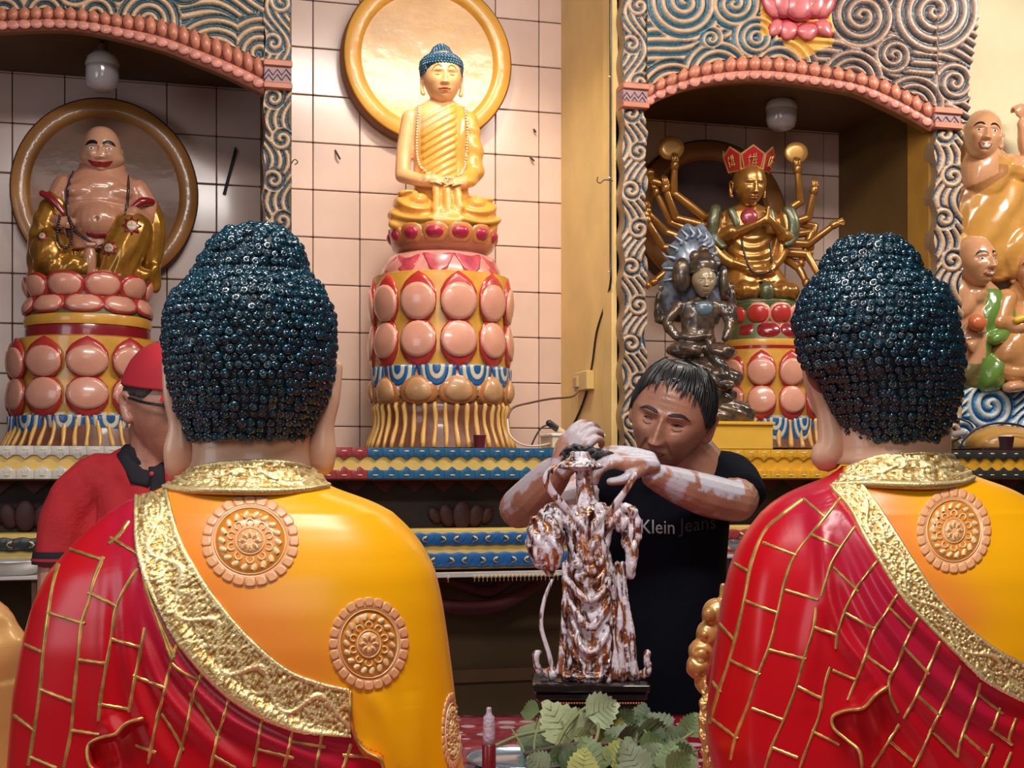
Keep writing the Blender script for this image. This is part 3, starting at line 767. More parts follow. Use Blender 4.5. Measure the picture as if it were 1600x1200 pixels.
def curl_mesh(name, mt, r=1.0):
    m = M(); n = 7
    prof = [(1.0, -.25), (.95, .25), (.62, .62), (.42, .35), (.22, .62)]
    ang = np.arange(n) / n * 2 * PI; rings = [np.stack([a * r * np.cos(ang + i * .4), a * r * np.sin(ang + i * .4), np.full(n, z * r)], -1) for i, (a, z) in enumerate(prof)]
    v = np.vstack(rings + [[[0, 0, .8 * r]]]); f = gridf(5, n, False, True).tolist() + [[28 + j, 28 + (j + 1) % n, 35] for j in range(n)]
    m.add(v, f); return m, m.mesh(name, mt)
def zmat(p, nrm, s, spin=0.0):
    q_ = Vector(nrm).to_track_quat('Z', 'Y'); return Matrix.Translation(Vector(p)) @ q_.to_matrix().to_4x4() @ Matrix.Rotation(spin, 4, 'Z') @ Matrix.Scale(s, 4)
# ================================================================ the two robed statues in the foreground
g_gold = mat('gold_leaf', (0.83, 0.60, 0.22), 0.28, metal=.85, bump=.5, bscale=260, var=.25, vscale=60)
g_line = mat('gold_line', (0.72, 0.46, 0.13), 0.3, metal=.6, var=.5, vscale=60)
g_robe = mat('robe_lacquer', attr=True, rough=.32, coat=.18, spec=.35, croug=.2)
g_skin = mat('statue_skin', (0.76, 0.45, 0.31), .38, coat=.3, sss=.05, var=.12, vscale=9)
g_curl = mat('curl_blue', (0.002, 0.038, 0.065), .16, coat=.6, spec=.6, rand=.5, croug=.12)
g_tan = mat('medallion_tan', (0.80, 0.38, 0.17), .38, coat=.3)
g_mgold = mat('medallion_gold', (0.88, 0.62, 0.30), .3, coat=.4)
g_mdark = mat('medallion_orange', (0.70, 0.24, 0.02), .4, coat=.3)
def medallion(S, parent, fr, cx, cy, rx, ry):
    m = M(); P_ = lambda r, t: (cx + rx * r * math.cos(t), cy + ry * r * math.sin(t))
    n = 24; R = (rx + ry) / 2
    for i in range(n):
        t = i / n * 2 * PI; d = .46 * 2 * PI / n
        S.patch(m, [P_(.80, t - d), P_(.97, t - d), P_(1.0, t - d * .5), P_(1.0, t + d * .5), P_(.97, t + d), P_(.80, t + d)], 2.2, 0, rings=(1, 1, .6))
    circ = lambda r, k=48: [P_(r, a) for a in np.linspace(0, 2 * PI, k + 1)]
    w0 = lambda w: (lambda t: w)
    S.ribbon(m, circ(.80), w0(R * .12), 2.0, 3, 0, smooth=False)
    S.ribbon(m, circ(.73), w0(R * .035), 3.2, 3, 1, smooth=False)
    S.patch(m, circ(.71, 30)[:-1], .8, 2, rings=(1, 1, .66, .33))
    for i in range(18):
        t = i / 18 * 2 * PI; p = P_(.64, t + .10); p2 = P_(.52, t - .06)
        S.ribbon(m, [p2, ((p[0] + p2[0]) / 2, (p[1] + p2[1]) / 2), p], lambda s: R * .15 * (.35 + .65 * math.sin(PI * min(1, s * .75 + .1)) * 1.1), 3.6, 1.8, 1, prof=((-1, -.3), (-.6, .8), (0, 1.1), (.6, .8), (1, -.3)))
    for i in range(10):
        t = (i + .5) / 10 * 2 * PI; c = P_(.405, t); r_ = .075 * R
        S.ribbon(m, [(c[0] + r_ * math.cos(a + t), c[1] + r_ * math.sin(a + t)) for a in np.linspace(-2.4, 2.4, 12)], R * .045, 3, 1.5, 1, taper=.1)
    S.ribbon(m, circ(.29, 30), w0(R * .035), 3, 2, 1, smooth=False)
    S.patch(m, circ(.27, 18)[:-1], 1.8, 0, rings=(1, 1, .5))
    for i in range(8):
        t = i / 8 * 2 * PI
        S.patch(m, [P_(.08, t - .3), P_(.16, t - .30), P_(.26, t), P_(.16, t + .30), P_(.08, t + .3)], 3.2, 1, rings=(1, 1, .5))
        S.patch(m, [P_(.11, t - .15), P_(.17, t - .13), P_(.19, t), P_(.17, t + .13), P_(.11, t + .15)], 4.0, 2, rings=(1, 1, .5))
    m.obj('medallion', [g_tan, g_mgold, g_mdark], parent, fr=fr)
def dist_poly(px, py, pts):
    P_ = resample(crom(pts, 6), 6); d = np.full(px.shape, 1e9); s = np.zeros(px.shape)
    for i in range(len(P_)):
        e = (px - P_[i, 0]) ** 2 + (py - P_[i, 1]) ** 2; k = e < d; d = np.where(k, e, d); s = np.where(k, i / (len(P_) - 1), s)
    return np.sqrt(d), s
def robed(spec):
    Z = spec['Z']; by = HY + .52 * F / Z; fr = Frame(spec['cx'], by, Z); k = fr.k
    th_ = thing('buddha_statue', fr.o, spec['label'], 'statue', None); eye = (800, -F, -740)
    rows = np.array(spec['rows'], float)      # py, xl, xr, db
    ys = np.concatenate([np.arange(rows[0, 0], 800, 2.0), np.arange(800, 1215, 3.2), np.arange(1215, by + .1, 12), [by]])
    xl, xr, db = (np.interp(ys, rows[:, 0], rows[:, i]) for i in (1, 2, 3))
    kk = np.ones(9) / 9
    def sm(a): return np.r_[a[:4], np.convolve(a, kk, 'valid'), a[-4:]]
    xl, xr, db = sm(xl), sm(xr), sm(db)
    nb, nf = 260, 60
    ang = np.r_[np.linspace(PI, 2 * PI, nb, endpoint=False), np.linspace(0, PI, nf, endpoint=False)]
    ca, sa = np.cos(ang), np.sin(ang); ex = 2 / 2.35
    cx_ = (xl + xr) / 2; w = (xr - xl) / 2
    Xq = cx_[:, None] + w[:, None] * np.sign(ca) * np.abs(ca) ** ex
    Dq = np.where(sa < 0, -db[:, None] * np.abs(sa) ** ex, db[:, None] * .9 * np.abs(sa) ** ex)
    Yq = np.repeat(ys[:, None], len(ang), 1)
    V = np.stack([Xq, Dq, -Yq], -1).reshape(-1, 3)
    f = gridf(len(ys), len(ang), False, True)[:, ::-1]
    def proj(V):
        s = F / (F + V[:, 1]); return 800 + (V[:, 0] - 800) * s, 740 + (-V[:, 2] - 740) * s
    pp = proj(V); N_ = vnorm(V, f)
    if (N_[: len(V) // 2, 1] * V[: len(V) // 2, 1]).sum() < 0: N_ = -N_; f = f[:, ::-1]
    xb = np.interp(pp[1], *np.array(spec['bound'])[:, ::-1].T)
    front = V[:, 1] > 0
    red = (pp[0] < xb) & ~front | front & (V[:, 0] < spec['cx'] - 20)
    disp = np.zeros(len(V))
    for pts, amp, wd in spec['folds']:
        d, s = dist_poly(pp[0], pp[1], pts); fd = np.sin(PI * np.clip(s, 0.02, .98)) ** .5
        disp += amp * 1.35 * np.exp(-(d / (wd * 1.35)) ** 2) * fd * ~front
    V = V + N_ * disp[:, None]
    ye = np.array((0.95, 0.44, 0.002)); og = np.array((0.88, 0.27, 0.03)); rd = np.array((0.56, 0.003, 0.010)); mg = np.array((0.42, 0.010, 0.045))
    dl, _ = dist_poly(pp[0], pp[1], spec['orange']); to = np.exp(-(dl / spec.get('ow', 85)) ** 2)[:, None]
    ycol = ye * (1 - to) + og * to
    dm, _ = dist_poly(pp[0], pp[1], spec['magenta']); tm_ = np.exp(-(dm / 60) ** 2)[:, None] * .8
    rcol = rd * (1 - tm_) + mg * tm_
    col = np.where(red[:, None], rcol, ycol)
    m = M(); m.add(V, f, 0, col)
    lo = V[-len(ang):]; a = len(V); m.add([lo.mean(0)], [], 0, rd)
    m.f += [[a, a - len(ang) + (j + 1) % len(ang), a - len(ang) + j] for j in range(len(ang))]; m.m += [0] * len(ang)
    body = m.obj('robed_body', g_robe, th_, fr=fr)
    S = Surf(V, f, eye)
    # crossed legs in front, out of the camera's sight
    m = M(); c = spec['cx']
    for sd in (-1, 1):
        v, f2 = tube([(c + sd * 120, 60, -(by - 110)), (c + sd * spec.get('legw', 330), 170, -(by - 75)), (c + sd * spec.get('legw', 330) * .8, 330, -(by - 66)), (c - sd * 60, 380, -(by - 66))], [95, 80, 66, 50], 14); m.add(v, f2, 0, rd if sd < 0 else ye)
    m.obj('crossed_legs', g_robe, th_, fr=fr)
    m = M()
    for sd, cc in ((-1, rd), (1, og)):
        v, f2 = tube([(c + sd * (w[40] - 60), 40, -(900)), (c + sd * 270, 130, -1080), (c + sd * 150, 260, -1190), (c + sd * 30, 300, -1200)], [70, 62, 46, 34], 14); m.add(v, f2, 0, cc)
    m.obj('folded_arms', g_robe, th_, fr=fr)
    g_emb = mat('embossed_gold', attr=True, rough=.27, metal=.65, bump=.25, bscale=420)
    def gcol(o):  # highlights painted on relief crests, shade painted into the recesses
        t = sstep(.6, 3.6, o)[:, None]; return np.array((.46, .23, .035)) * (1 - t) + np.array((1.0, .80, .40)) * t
    # gold band and collar
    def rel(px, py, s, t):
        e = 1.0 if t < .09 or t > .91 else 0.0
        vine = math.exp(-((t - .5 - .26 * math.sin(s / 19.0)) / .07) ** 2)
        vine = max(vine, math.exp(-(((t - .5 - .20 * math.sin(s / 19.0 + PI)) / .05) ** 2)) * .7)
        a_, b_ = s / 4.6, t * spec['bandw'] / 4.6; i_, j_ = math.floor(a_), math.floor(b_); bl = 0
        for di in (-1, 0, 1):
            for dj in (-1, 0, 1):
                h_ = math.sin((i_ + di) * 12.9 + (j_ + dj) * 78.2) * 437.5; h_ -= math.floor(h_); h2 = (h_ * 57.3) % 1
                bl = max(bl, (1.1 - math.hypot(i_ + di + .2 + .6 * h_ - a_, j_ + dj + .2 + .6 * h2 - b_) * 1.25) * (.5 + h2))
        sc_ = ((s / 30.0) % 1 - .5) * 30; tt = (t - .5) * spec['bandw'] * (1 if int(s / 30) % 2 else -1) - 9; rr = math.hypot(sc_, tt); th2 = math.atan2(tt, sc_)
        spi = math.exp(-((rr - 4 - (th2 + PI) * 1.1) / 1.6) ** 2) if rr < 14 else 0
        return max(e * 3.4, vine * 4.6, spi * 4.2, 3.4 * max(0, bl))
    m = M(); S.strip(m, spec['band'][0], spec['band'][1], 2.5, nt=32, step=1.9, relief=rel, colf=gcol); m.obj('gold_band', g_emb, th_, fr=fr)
    nm = M().add(V, f); v9, f9 = loft([[(spec['nx'] + r * math.cos(a), 20 + r * .8 * math.sin(a), -y_) for a in np.linspace(0, 2 * PI, 60, endpoint=False)] for y_, r in spec['neck']], True); nm.add(v9, f9)
    SN = Surf(np.vstack(nm.v), nm.f, eye)
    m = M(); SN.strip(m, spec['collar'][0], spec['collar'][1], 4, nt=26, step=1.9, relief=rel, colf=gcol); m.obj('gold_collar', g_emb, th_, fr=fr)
    m = M()
    for e in (spec['band'][1],): S.ribbon(m, e, 4, 5, 4)
    m.obj('band_edge', g_line, th_, fr=fr)
    for pts in spec['lines']:
        if len(pts) == 2:
            a_, b_ = np.array(pts[0]), np.array(pts[1]); e_ = (b_ - a_) / np.linalg.norm(b_ - a_) * 3.5; pts = [tuple(a_ - e_), tuple(b_ + e_)]
        m = M(); S.ribbon(m, pts, lambda t, w=spec.get('lw', 7.0): w * (.86 + .14 * math.sin(t * 23)), 2.0, 4, n=5)
        if m.n: m.obj('gold_line', g_line, th_, fr=fr)
    # draped hems: cloth ruffles standing proud of the robe
    for pts, cc, wdt in spec['hems']:
        m = M(); P_ = resample(crom(pts, 8), 4); rws = []
        for i, p in enumerate(P_):
            s0 = S.pt(p[0], p[1], 0)
            if s0 is None: continue
            t = i / len(P_); o = 15 + 8 * math.sin(t * 9)
            rws.append([s0 + [0, 4, 0], s0 + [-2, -o * .6, 1], s0 + [0, -o, -1], s0 + [3, -o * .7, -4], s0 + [wdt * .6, -o * .25, -9], s0 + [wdt, 5, -16]])
        m.add(np.array(rws).reshape(-1, 3), gridf(len(rws), 6), 0, cc); m.obj('draped_hem', g_robe, th_, fr=fr)
        m = M(); v, f2 = tube(np.array(rws)[:, 2], 2.6, 7, smooth=False); m.add(v, f2); m.obj('gold_hem_edge', g_line, th_, fr=fr)
    for a_ in spec['medals']: medallion(S, th_, fr, *a_)
    # head: skin, ears, curls
    hr = np.array(spec['hair'], float)     # py, xl, xr
    hc = (hr[:, 1] + hr[:, 2]) / 2; T = HT((spec['hx'], spec.get('hd', 45), -560), 300, yaw=180 + spec['yaw'], pitch=0)
    hv, hf = head(dict(nose=.9, lips=1.1, w=1.02, d=.9, jaw=.2)); m = M().add(T(hv), hf)
    v, f2 = loft([[(spec['nx'] + r * 1.0 * math.cos(a), 20 + r * .8 * math.sin(a), -y_) for a in np.linspace(0, 2 * PI, 40, endpoint=False)] for y_, r in spec['neck'][:-2]], True); m.add(v, f2)
    hd = m.obj('head', g_skin, th_, fr=fr)
    face_parts(hd, fr, T, hv, hf, brow=.014, slit=True, lipm=m_lip)
    for pts, rad, fl in spec['ears']:
        v, f2 = tube(pts, rad, 14, n=6, flat=fl); m = M().add(v, f2)
        if len(pts) and spec.get('earhole') and pts is spec['ears'][0][0]:
            e = spec['earhole']; v, f2 = tube([(a_, b_, c_) for a_, b_, c_ in e], [2, 9, 11, 8, 2], 10, n=4, flat=.4); m.add(v, f2, 1)
        m.obj('ear', [g_skin, mat('ear_hollow', (.22, .09, .05), .5)], hd, fr=fr)
    hy = np.arange(hr[0, 0], hr[-1, 0] + .1, 3); hl = np.interp(hy, hr[:, 0], hr[:, 1]); hR = np.interp(hy, hr[:, 0], hr[:, 2])
    rings = []; n = 72; hw = (hR - hl) / 2; hcx = (hR + hl) / 2; dpt = spec['hdepth']; ang = np.linspace(0, 2 * PI, n, endpoint=False); in_ = 6
    yw = math.radians(spec['yaw'])
    HV = []
    for i, y_ in enumerate(hy):
        r = max(hw[i] - in_, 2); front = np.sin(ang) > 0.0   # d>0 is the face side
        hl_ = 520                                    # hairline on the face side
        dd = r * dpt * np.sin(ang); 
        if y_ > hl_: dd = np.where(dd > 0, np.minimum(dd, (r * .12)), dd)
        ring = np.stack([hcx[i] + r * np.cos(ang), 12 + dd, np.full(n, -y_)], -1); HV.append(ring)
    v, f2 = loft(HV, True); m = M().add(v, f2); hair = m.obj('hair_mass', mat('hair_base', (.003, .012, .02), .4), hd, fr=fr)
    HV = np.array(HV); cm, cme = curl_mesh('hair_curl', g_curl)
    pts = []; prev = None; step = spec.get('curl', 13.6); i = 0; row = 0; acc = 0
    L = np.r_[0, np.cumsum(np.hypot(np.diff(hy), np.diff(hw)))]; tt = np.arange(3, L[-1], step * .92)
    for row, t in enumerate(tt):
        fi = np.interp(t, L, np.arange(len(hy))); i0 = int(fi); i1 = min(i0 + 1, len(hy) - 1); fr_ = fi - i0
        ring = HV[i0] * (1 - fr_) + HV[i1] * fr_; rc_ = np.vstack([ring, ring[:1]]); LL = np.r_[0, np.cumsum(np.linalg.norm(np.diff(rc_, axis=0), axis=1))]
        nn = max(4, int(LL[-1] / step)); up_ = HV[max(i0 - 2, 0)].mean(0); a_, b_ = HV[max(i0 - 1, 0)], HV[min(i1 + 1, len(hy) - 1)]
        for j in range(nn):
            s = ((j + (row % 2) * .5) / nn) * LL[-1]; p = np.array([np.interp(s, LL, rc_[:, c_]) for c_ in range(3)])
            aa = np.interp(s, LL, np.arange(n + 1)); k0 = int(aa) % n
            tg = rc_[min(k0 + 1, n)] - rc_[k0]; mer = b_[k0] - a_[k0]; nr = np.cross(mer, tg)
            nl = np.linalg.norm(nr); nr = nr / nl if nl > 1e-6 else np.array([0, 0, 1.])
            if nr.dot(p - np.array([ring[:, 0].mean(), 12, p[2] - 20])) < 0: nr = -nr
            if p[2] < -hl_ and p[1] > 12 + 5: continue
            pts.append((p + nr * random.uniform(-2.5, 2.5) + RNG.uniform(-1.6, 1.6, 3), nr + RNG.uniform(-.35, .35, 3)))
    vis = [(p.dot([0, 1, 0]) if True else 0, i_) for i_, (p, n_) in enumerate(pts)]
    order = sorted(range(len(pts)), key=lambda i_: pts[i_][1][1] * 100 + pts[i_][0][1] * .2)   # most camera-facing first
    bulk = M(); cv = np.vstack(cm.v)
    for rank, i_ in enumerate(order):
        p, nr = pts[i_]; sc = step * .60 * (0.88 + .3 * random.random()); sp = random.random() * 6
        if rank < 299:
            w_ = fr.P(p)[0]; nw = nr[0] * fr.X + nr[1] * fr.Y + nr[2] * UP
            link('hair_curl', cme, hair, mtx=zmat(w_, nw, sc * k, sp))
        else:
            mt = np.array(zmat(p, nr, sc, sp)); bulk.add(cv @ mt[:3, :3].T + mt[:3, 3], cm.f)
    o = bulk.obj('hair_curls', g_curl, hair, fr=fr); o['kind'] = 'stuff'
    return th_, fr, S
C5 = lambda pts: [(x / 2.162, 680 + y / 2.162) for x, y in pts]
C6 = lambda pts: [(1020 + x / 2.307, 680 + y / 2.307) for x, y in pts]
linesL = [C5(p) for p in (
    [(235, 385), (200, 430), (175, 520), (160, 620), (145, 740), (135, 860), (115, 1000), (95, 1115)],
    [(350, 410), (320, 480), (300, 560), (275, 640), (265, 740), (250, 880), (240, 1000), (215, 1122)],
    [(435, 290), (400, 340), (368, 366)], [(465, 450), (420, 520), (390, 590), (375, 690), (355, 800), (342, 880), (332, 965)],
    [(490, 650), (480, 700), (462, 790), (445, 880), (436, 935)], [(474, 410), (490, 500), (520, 590), (560, 680), (590, 750)],
    [(485, 480), (510, 560), (545, 660), (580, 760)],
    [(235, 385), (345, 420)], [(380, 350), (468, 402)], [(305, 535), (390, 575)], [(165, 600), (280, 635)], [(90, 710), (135, 730)],
    [(380, 690), (470, 715)], [(275, 760), (350, 770)], [(140, 860), (242, 900)], [(457, 815), (550, 852)], [(342, 910), (432, 925)],
    [(248, 998), (330, 1010)], [(52, 950), (112, 995)], [(105, 1088), (185, 1122)],
    [(605, 690), (575, 780), (552, 880), (530, 960), (500, 1110)], [(690, 790), (655, 870), (632, 980), (612, 1060), (592, 1122)],
    [(780, 865), (755, 955), (735, 1020), (712, 1122)], [(892, 930), (875, 1020), (858, 1120)], [(992, 975), (978, 1050), (960, 1122)],
    [(1087, 1010), (1080, 1060), (1068, 1122)], [(1185, 1050), (1160, 1122)],
    [(575, 770), (625, 805), (680, 830)], [(640, 870), (690, 940), (742, 1025)], [(545, 940), (585, 1000), (620, 1065)], [(725, 1085), (790, 1122)],
    [(870, 1060), (985, 1090)], [(990, 1035), (1092, 1052)], [(1165, 1082), (1235, 1085)], [(465, 1050), (520, 1070)])]
rimL = [(255, 765), (300, 770), (400, 772), (470, 770), (515, 763)]
robed(dict(cx=372, Z=1.75, label='leftmost large robed statue seen from behind, medallions on yellow shoulder, between red-capped man and leaves',
    rows=[(738, 300, 478, 70), (750, 282, 500, 74), (762, 255, 520, 80), (775, 222, 560, 92), (790, 190, 597, 106), (812, 158, 628, 124), (850, 118, 660, 146), (890, 84, 680, 164),
          (940, 60, 691, 176), (1000, 44, 700, 184), (1080, 30, 710, 186), (1200, 20, 724, 186), (1300, 14, 732, 190), (1400, 0, 745, 200)],
    bound=[(255, 740), (238, 778), (250, 850), (275, 905), (310, 960), (345, 1000), (410, 1060), (470, 1095), (547, 1115), (551, 1124), (557, 1152), (573, 1170), (597, 1180), (601, 1199), (602, 1400)],
    folds=[([(240, 800), (246, 900), (290, 1000), (370, 1085), (470, 1140), (570, 1172)], 7, 8), ([(232, 800), (232, 920), (272, 1030), (350, 1115), (450, 1168), (540, 1205)], 8, 9),
           ([(224, 800), (218, 940), (248, 1060), (320, 1150), (400, 1215)], 8, 10), ([(204, 790), (196, 900), (206, 1040), (240, 1150), (280, 1215)], 8, 11),
           ([(175, 830), (168, 960), (165, 1080), (160, 1215)], 5, 12), ([(170, 1120), (190, 1160), (200, 1215)], 8, 10),
           ([(575, 1080), (600, 1120), (622, 1215)], 5, 12), ([(640, 1080), (655, 1215)], 4, 14)],
    orange=[(290, 790), (300, 860), (350, 940), (400, 985), (470, 1040)], magenta=[(215, 780), (230, 900), (290, 1010), (400, 1110), (520, 1160)],
    band=([(212, 776), (214, 850), (228, 912), (262, 978), (302, 1032), (352, 1084), (412, 1122), (480, 1146), (547, 1153)],
          [(262, 768), (280, 838), (310, 895), (347, 947), (396, 1002), (450, 1046), (500, 1066), (544, 1076)]), bandw=50,
    collar=([(300, 736), (330, 726), (400, 720), (460, 725), (488, 737)], rimL),
    lines=linesL, hems=[(C5([(490, 948), (440, 962), (400, 1000), (340, 1018), (306, 1042), (318, 1100), (345, 1125)]), (0.42, 0.005, 0.012), 8),
                        (C5([(1188, 860), (1192, 960), (1205, 1020), (1240, 1060), (1290, 1082), (1300, 1122)]), (0.82, 0.27, 0.02), -4)],
    medals=[(391, 846, 76, 71), (576, 1006, 62, 73), (706, 1142, 16, 60)],
    hx=388, nx=389, yaw=0, hdepth=.95,
    neck=[(640, 96), (700, 92), (720, 93), (735, 100), (748, 116), (775, 160)],
    hair=[(352, 378, 420), (358, 352, 444), (372, 328, 464), (392, 314, 476), (410, 306, 482), (425, 302, 486), (434, 296, 490), (446, 280, 502), (462, 266, 512), (482, 256, 520),
          (510, 252, 526), (550, 253, 527), (590, 258, 524), (620, 267, 514), (650, 277, 500), (672, 286, 487), (690, 294, 478)],
    ears=[([(254, 30, -566), (262, 28, -618), (274, 28, -662), (275, 30, -700), (274, 30, -728)], [9, 14, 18, 27, 25], .8),
          ([(524, 30, -570), (515, 28, -620), (503, 28, -664), (499, 30, -702), (498, 30, -724)], [8, 13, 16, 23, 21], .8)]))
linesR = [C6(p) for p in (
    [(540, 230), (460, 290), (400, 350), (355, 460), (330, 590), (300, 720), (270, 830), (235, 930), (205, 1040)],
    [(680, 220), (610, 310), (520, 420), (480, 510), (450, 640), (420, 760), (380, 860), (340, 980), (300, 1080), (280, 1170)],
    [(728, 330), (680, 400), (640, 470), (608, 580)], [(588, 620), (580, 690), (550, 790), (512, 920), (470, 1030), (430, 1120), (405, 1198)],
    [(808, 455), (735, 550), (690, 640), (665, 720), (660, 770)], [(640, 835), (620, 900), (600, 1010), (570, 1090), (530, 1198)],
    [(882, 575), (840, 640), (795, 710), (765, 800), (730, 890), (702, 955)], [(955, 660), (915, 740), (880, 830), (853, 880), (856, 940), (885, 1000)],
    [(890, 1040), (840, 1120), (790, 1198)], [(1035, 745), (990, 850), (950, 940), (905, 1020)], [(1110, 830), (1070, 930), (1010, 1050), (970, 1140), (940, 1198)],
    [(1180, 890), (1172, 930), (1150, 990), (1110, 1100), (1100, 1160)], [(1250, 990), (1225, 1060)], [(1225, 1120), (1190, 1198)], [(1310, 1020), (1285, 1090), (1290, 1110)], [(1290, 1150), (1270, 1198)],
    [(550, 235), (615, 290)], [(405, 390), (510, 430)], [(575, 360), (665, 400)], [(300, 465), (338, 488)], [(485, 560), (590, 592)], [(655, 480), (735, 558)],
    [(340, 600), (440, 637)], [(590, 695), (660, 720)], [(700, 645), (790, 695)], [(245, 685), (290, 735)], [(425, 775), (545, 805)], [(775, 800), (858, 858)],
    [(285, 815), (380, 860)], [(655, 850), (725, 880)], [(530, 910), (600, 945)], [(855, 625), (930, 700)], [(905, 765), (990, 855)], [(200, 870), (240, 922)],
    [(365, 987), (465, 1025)], [(960, 945), (1030, 1008)], [(215, 1025), (300, 1090)], [(580, 1070), (665, 1112)], [(1010, 1070), (1060, 1120), (1100, 1160)],
    [(440, 1130), (515, 1160)], [(862, 1110), (930, 1170)], [(1175, 935), (1255, 1000)], [(1125, 1085), (1205, 1155)], [(1220, 1060), (1290, 1112)])]
robed(dict(cx=1452, Z=1.83, label='rightmost large robed statue seen from behind, with curled hair before the right shrine niche',
    rows=[(728, 1318, 1496, 68), (742, 1300, 1512, 72), (752, 1275, 1545, 78), (765, 1240, 1580, 90), (785, 1206, 1612, 104), (812, 1180, 1645, 122), (850, 1155, 1685, 144), (890, 1140, 1712, 162),
          (940, 1129, 1735, 174), (1000, 1120, 1755, 182), (1080, 1109, 1775, 184), (1150, 1103, 1788, 184), (1200, 1114, 1795, 184), (1300, 1108, 1800, 190), (1400, 1090, 1815, 200)],
    bound=[(1318, 735), (1320, 765), (1365, 840), (1395, 890), (1430, 945), (1475, 1000), (1530, 1050), (1600, 1085), (1680, 1120), (1700, 1400)],
    folds=[([(1300, 775), (1345, 850), (1400, 940), (1480, 1020), (1560, 1075), (1620, 1100)], 7, 8), ([(1292, 775), (1325, 860), (1375, 960), (1450, 1050), (1540, 1120), (1610, 1150)], 8, 9),
           ([(1284, 775), (1305, 870), (1340, 960), (1410, 1070), (1500, 1160), (1560, 1215)], 8, 10), ([(1270, 780), (1290, 880), (1310, 980), (1360, 1050), (1440, 1150), (1480, 1215)], 8, 10),
           ([(1290, 830), (1285, 920), (1270, 1000), (1260, 1100)], 5, 12), ([(1350, 1060), (1375, 1130), (1400, 1215)], 8, 10), ([(1330, 1100), (1350, 1215)], 6, 9),
           ([(1222, 800), (1195, 900), (1180, 1050), (1170, 1215)], 4, 16)],
    orange=[(1365, 775), (1400, 830), (1450, 900), (1500, 960)], ow=45, magenta=[(1270, 790), (1340, 880), (1410, 1000), (1520, 1100)],
    band=([(1296, 762), (1326, 795), (1350, 842), (1380, 890), (1410, 937), (1450, 980), (1494, 1024), (1538, 1064), (1602, 1098), (1660, 1118)],
          [(1345, 756), (1368, 786), (1402, 838), (1432, 885), (1467, 936), (1502, 971), (1550, 1010), (1602, 1038), (1660, 1062)]), bandw=48,
    collar=([(1330, 732), (1368, 716), (1410, 709), (1455, 707), (1490, 716)], [(1300, 762), (1343, 760), (1402, 762), (1455, 763), (1500, 760), (1530, 748)]),
    lines=linesR, hems=[(C6([(835, 900), (790, 925), (745, 972), (690, 984), (645, 1008), (648, 1050), (690, 1088), (730, 1125), (742, 1198)]), (0.42, 0.005, 0.012), 9)],
    medals=[(1490, 830, 58, 66)], legw=215, lw=6.4, hx=1378, nx=1402, yaw=16, hd=62, hdepth=.95,
    neck=[(640, 90), (700, 88), (712, 88), (725, 98), (742, 116), (768, 160)],
    hair=[(370, 1350, 1388), (376, 1318, 1412), (390, 1298, 1430), (410, 1284, 1440), (430, 1277, 1450), (445, 1266, 1470), (460, 1256, 1482), (480, 1245, 1492), (510, 1240, 1500), (545, 1242, 1506),
          (575, 1252, 1507), (600, 1278, 1506), (630, 1292, 1502), (655, 1306, 1492), (675, 1318, 1484), (690, 1326, 1478)],
    ears=[([(1274, 18, -556), (1282, 14, -606), (1294, 14, -640), (1304, 16, -690), (1296, 18, -712)], [12, 13, 15, 24, 26], .8),
          ([(1502, 60, -560), (1500, 62, -610), (1494, 60, -650), (1490, 60, -690)], [6, 8, 9, 10], .8)],
    earhole=[(1272, 4, -556), (1270, 1, -574), (1272, 1, -588), (1276, 1, -600), (1282, 2, -612)]))
# ================================================================ pedestals, halos, statues on the altar
g_ped_y = mat('pedestal_yellow', (0.72, 0.36, 0.05), .35, coat=.5, var=.2, vscale=15)
g_ped_r = mat('petal_red', (0.48, 0.035, 0.03), .3, coat=.6, var=.2, vscale=18)
g_ped_p = mat('petal_pink', (0.72, 0.33, 0.23), .28, coat=.6, var=.12, vscale=14)
g_ped_o = mat('petal_orange', (0.55, 0.20, 0.06), .35, coat=.5, var=.25, vscale=18)
g_ped_t = mat('petal_tan', (0.60, 0.32, 0.15), .35, coat=.4, var=.25, vscale=18)
g_mrn = mat('maroon_gloss', (0.26, 0.012, 0.02), .25, coat=.7, var=.2)
g_grn = mat('green_paint', (0.08, 0.12, 0.04), .4, var=.3)
g_brn = mat('brown_rib', (0.17, 0.06, 0.035), .35, coat=.4, var=.3, vscale=25)
g_rib = mat('ochre_rib', (0.72, 0.40, 0.10), .4, coat=.3)
g_wh = mat('wave_white', (0.62, 0.58, 0.45), .4, coat=.3, var=.15)
g_wb = mat('wave_blue', (0.04, 0.13, 0.19), .4, coat=.3)
def cylp(m, poly, Rf, h, dome, k, mi=0, rings=(1, 1, .8, .5, .25)):
    P_ = np.asarray(poly, float); c = P_.mean(0); n = len(P_); v = []
    def pt(x, z, o): R = Rf(z) + o; a = x / Rf(z); return (R * math.sin(a) * k, -R * math.cos(a) * k, z * k)
    for i, r in enumerate(rings):
        for p in P_:
            w = c + (p - c) * r; v.append(pt(w[0], w[1], -2 if i == 0 else h + dome * (1 - r * r)))
    v.append(pt(c[0], c[1], h + dome)); f = gridf(len(rings), n, False, True).tolist(); a = (len(rings) - 1) * n
    f += [[a + j, a + (j + 1) % n, len(v) - 1] for j in range(n)]
    return m.add(v, f, mi)
def pet_poly(w, h, tip=1, fl=0.0):
    """drum petal from z=0 (waist) to the point at z=tip*h"""
    pts = [(0, h), (w * .20, h * .90), (w * .36, h * .78), (w * .48, h * .60), (w * .5, h * .42), (w * .46, h * .22), (w * .32, h * .06), (w * .25, .5), (0, 0)]
    full = pts + [(-x, z) for x, z in pts[-2:0:-1]]
    return [(x, z * tip) for x, z in full]
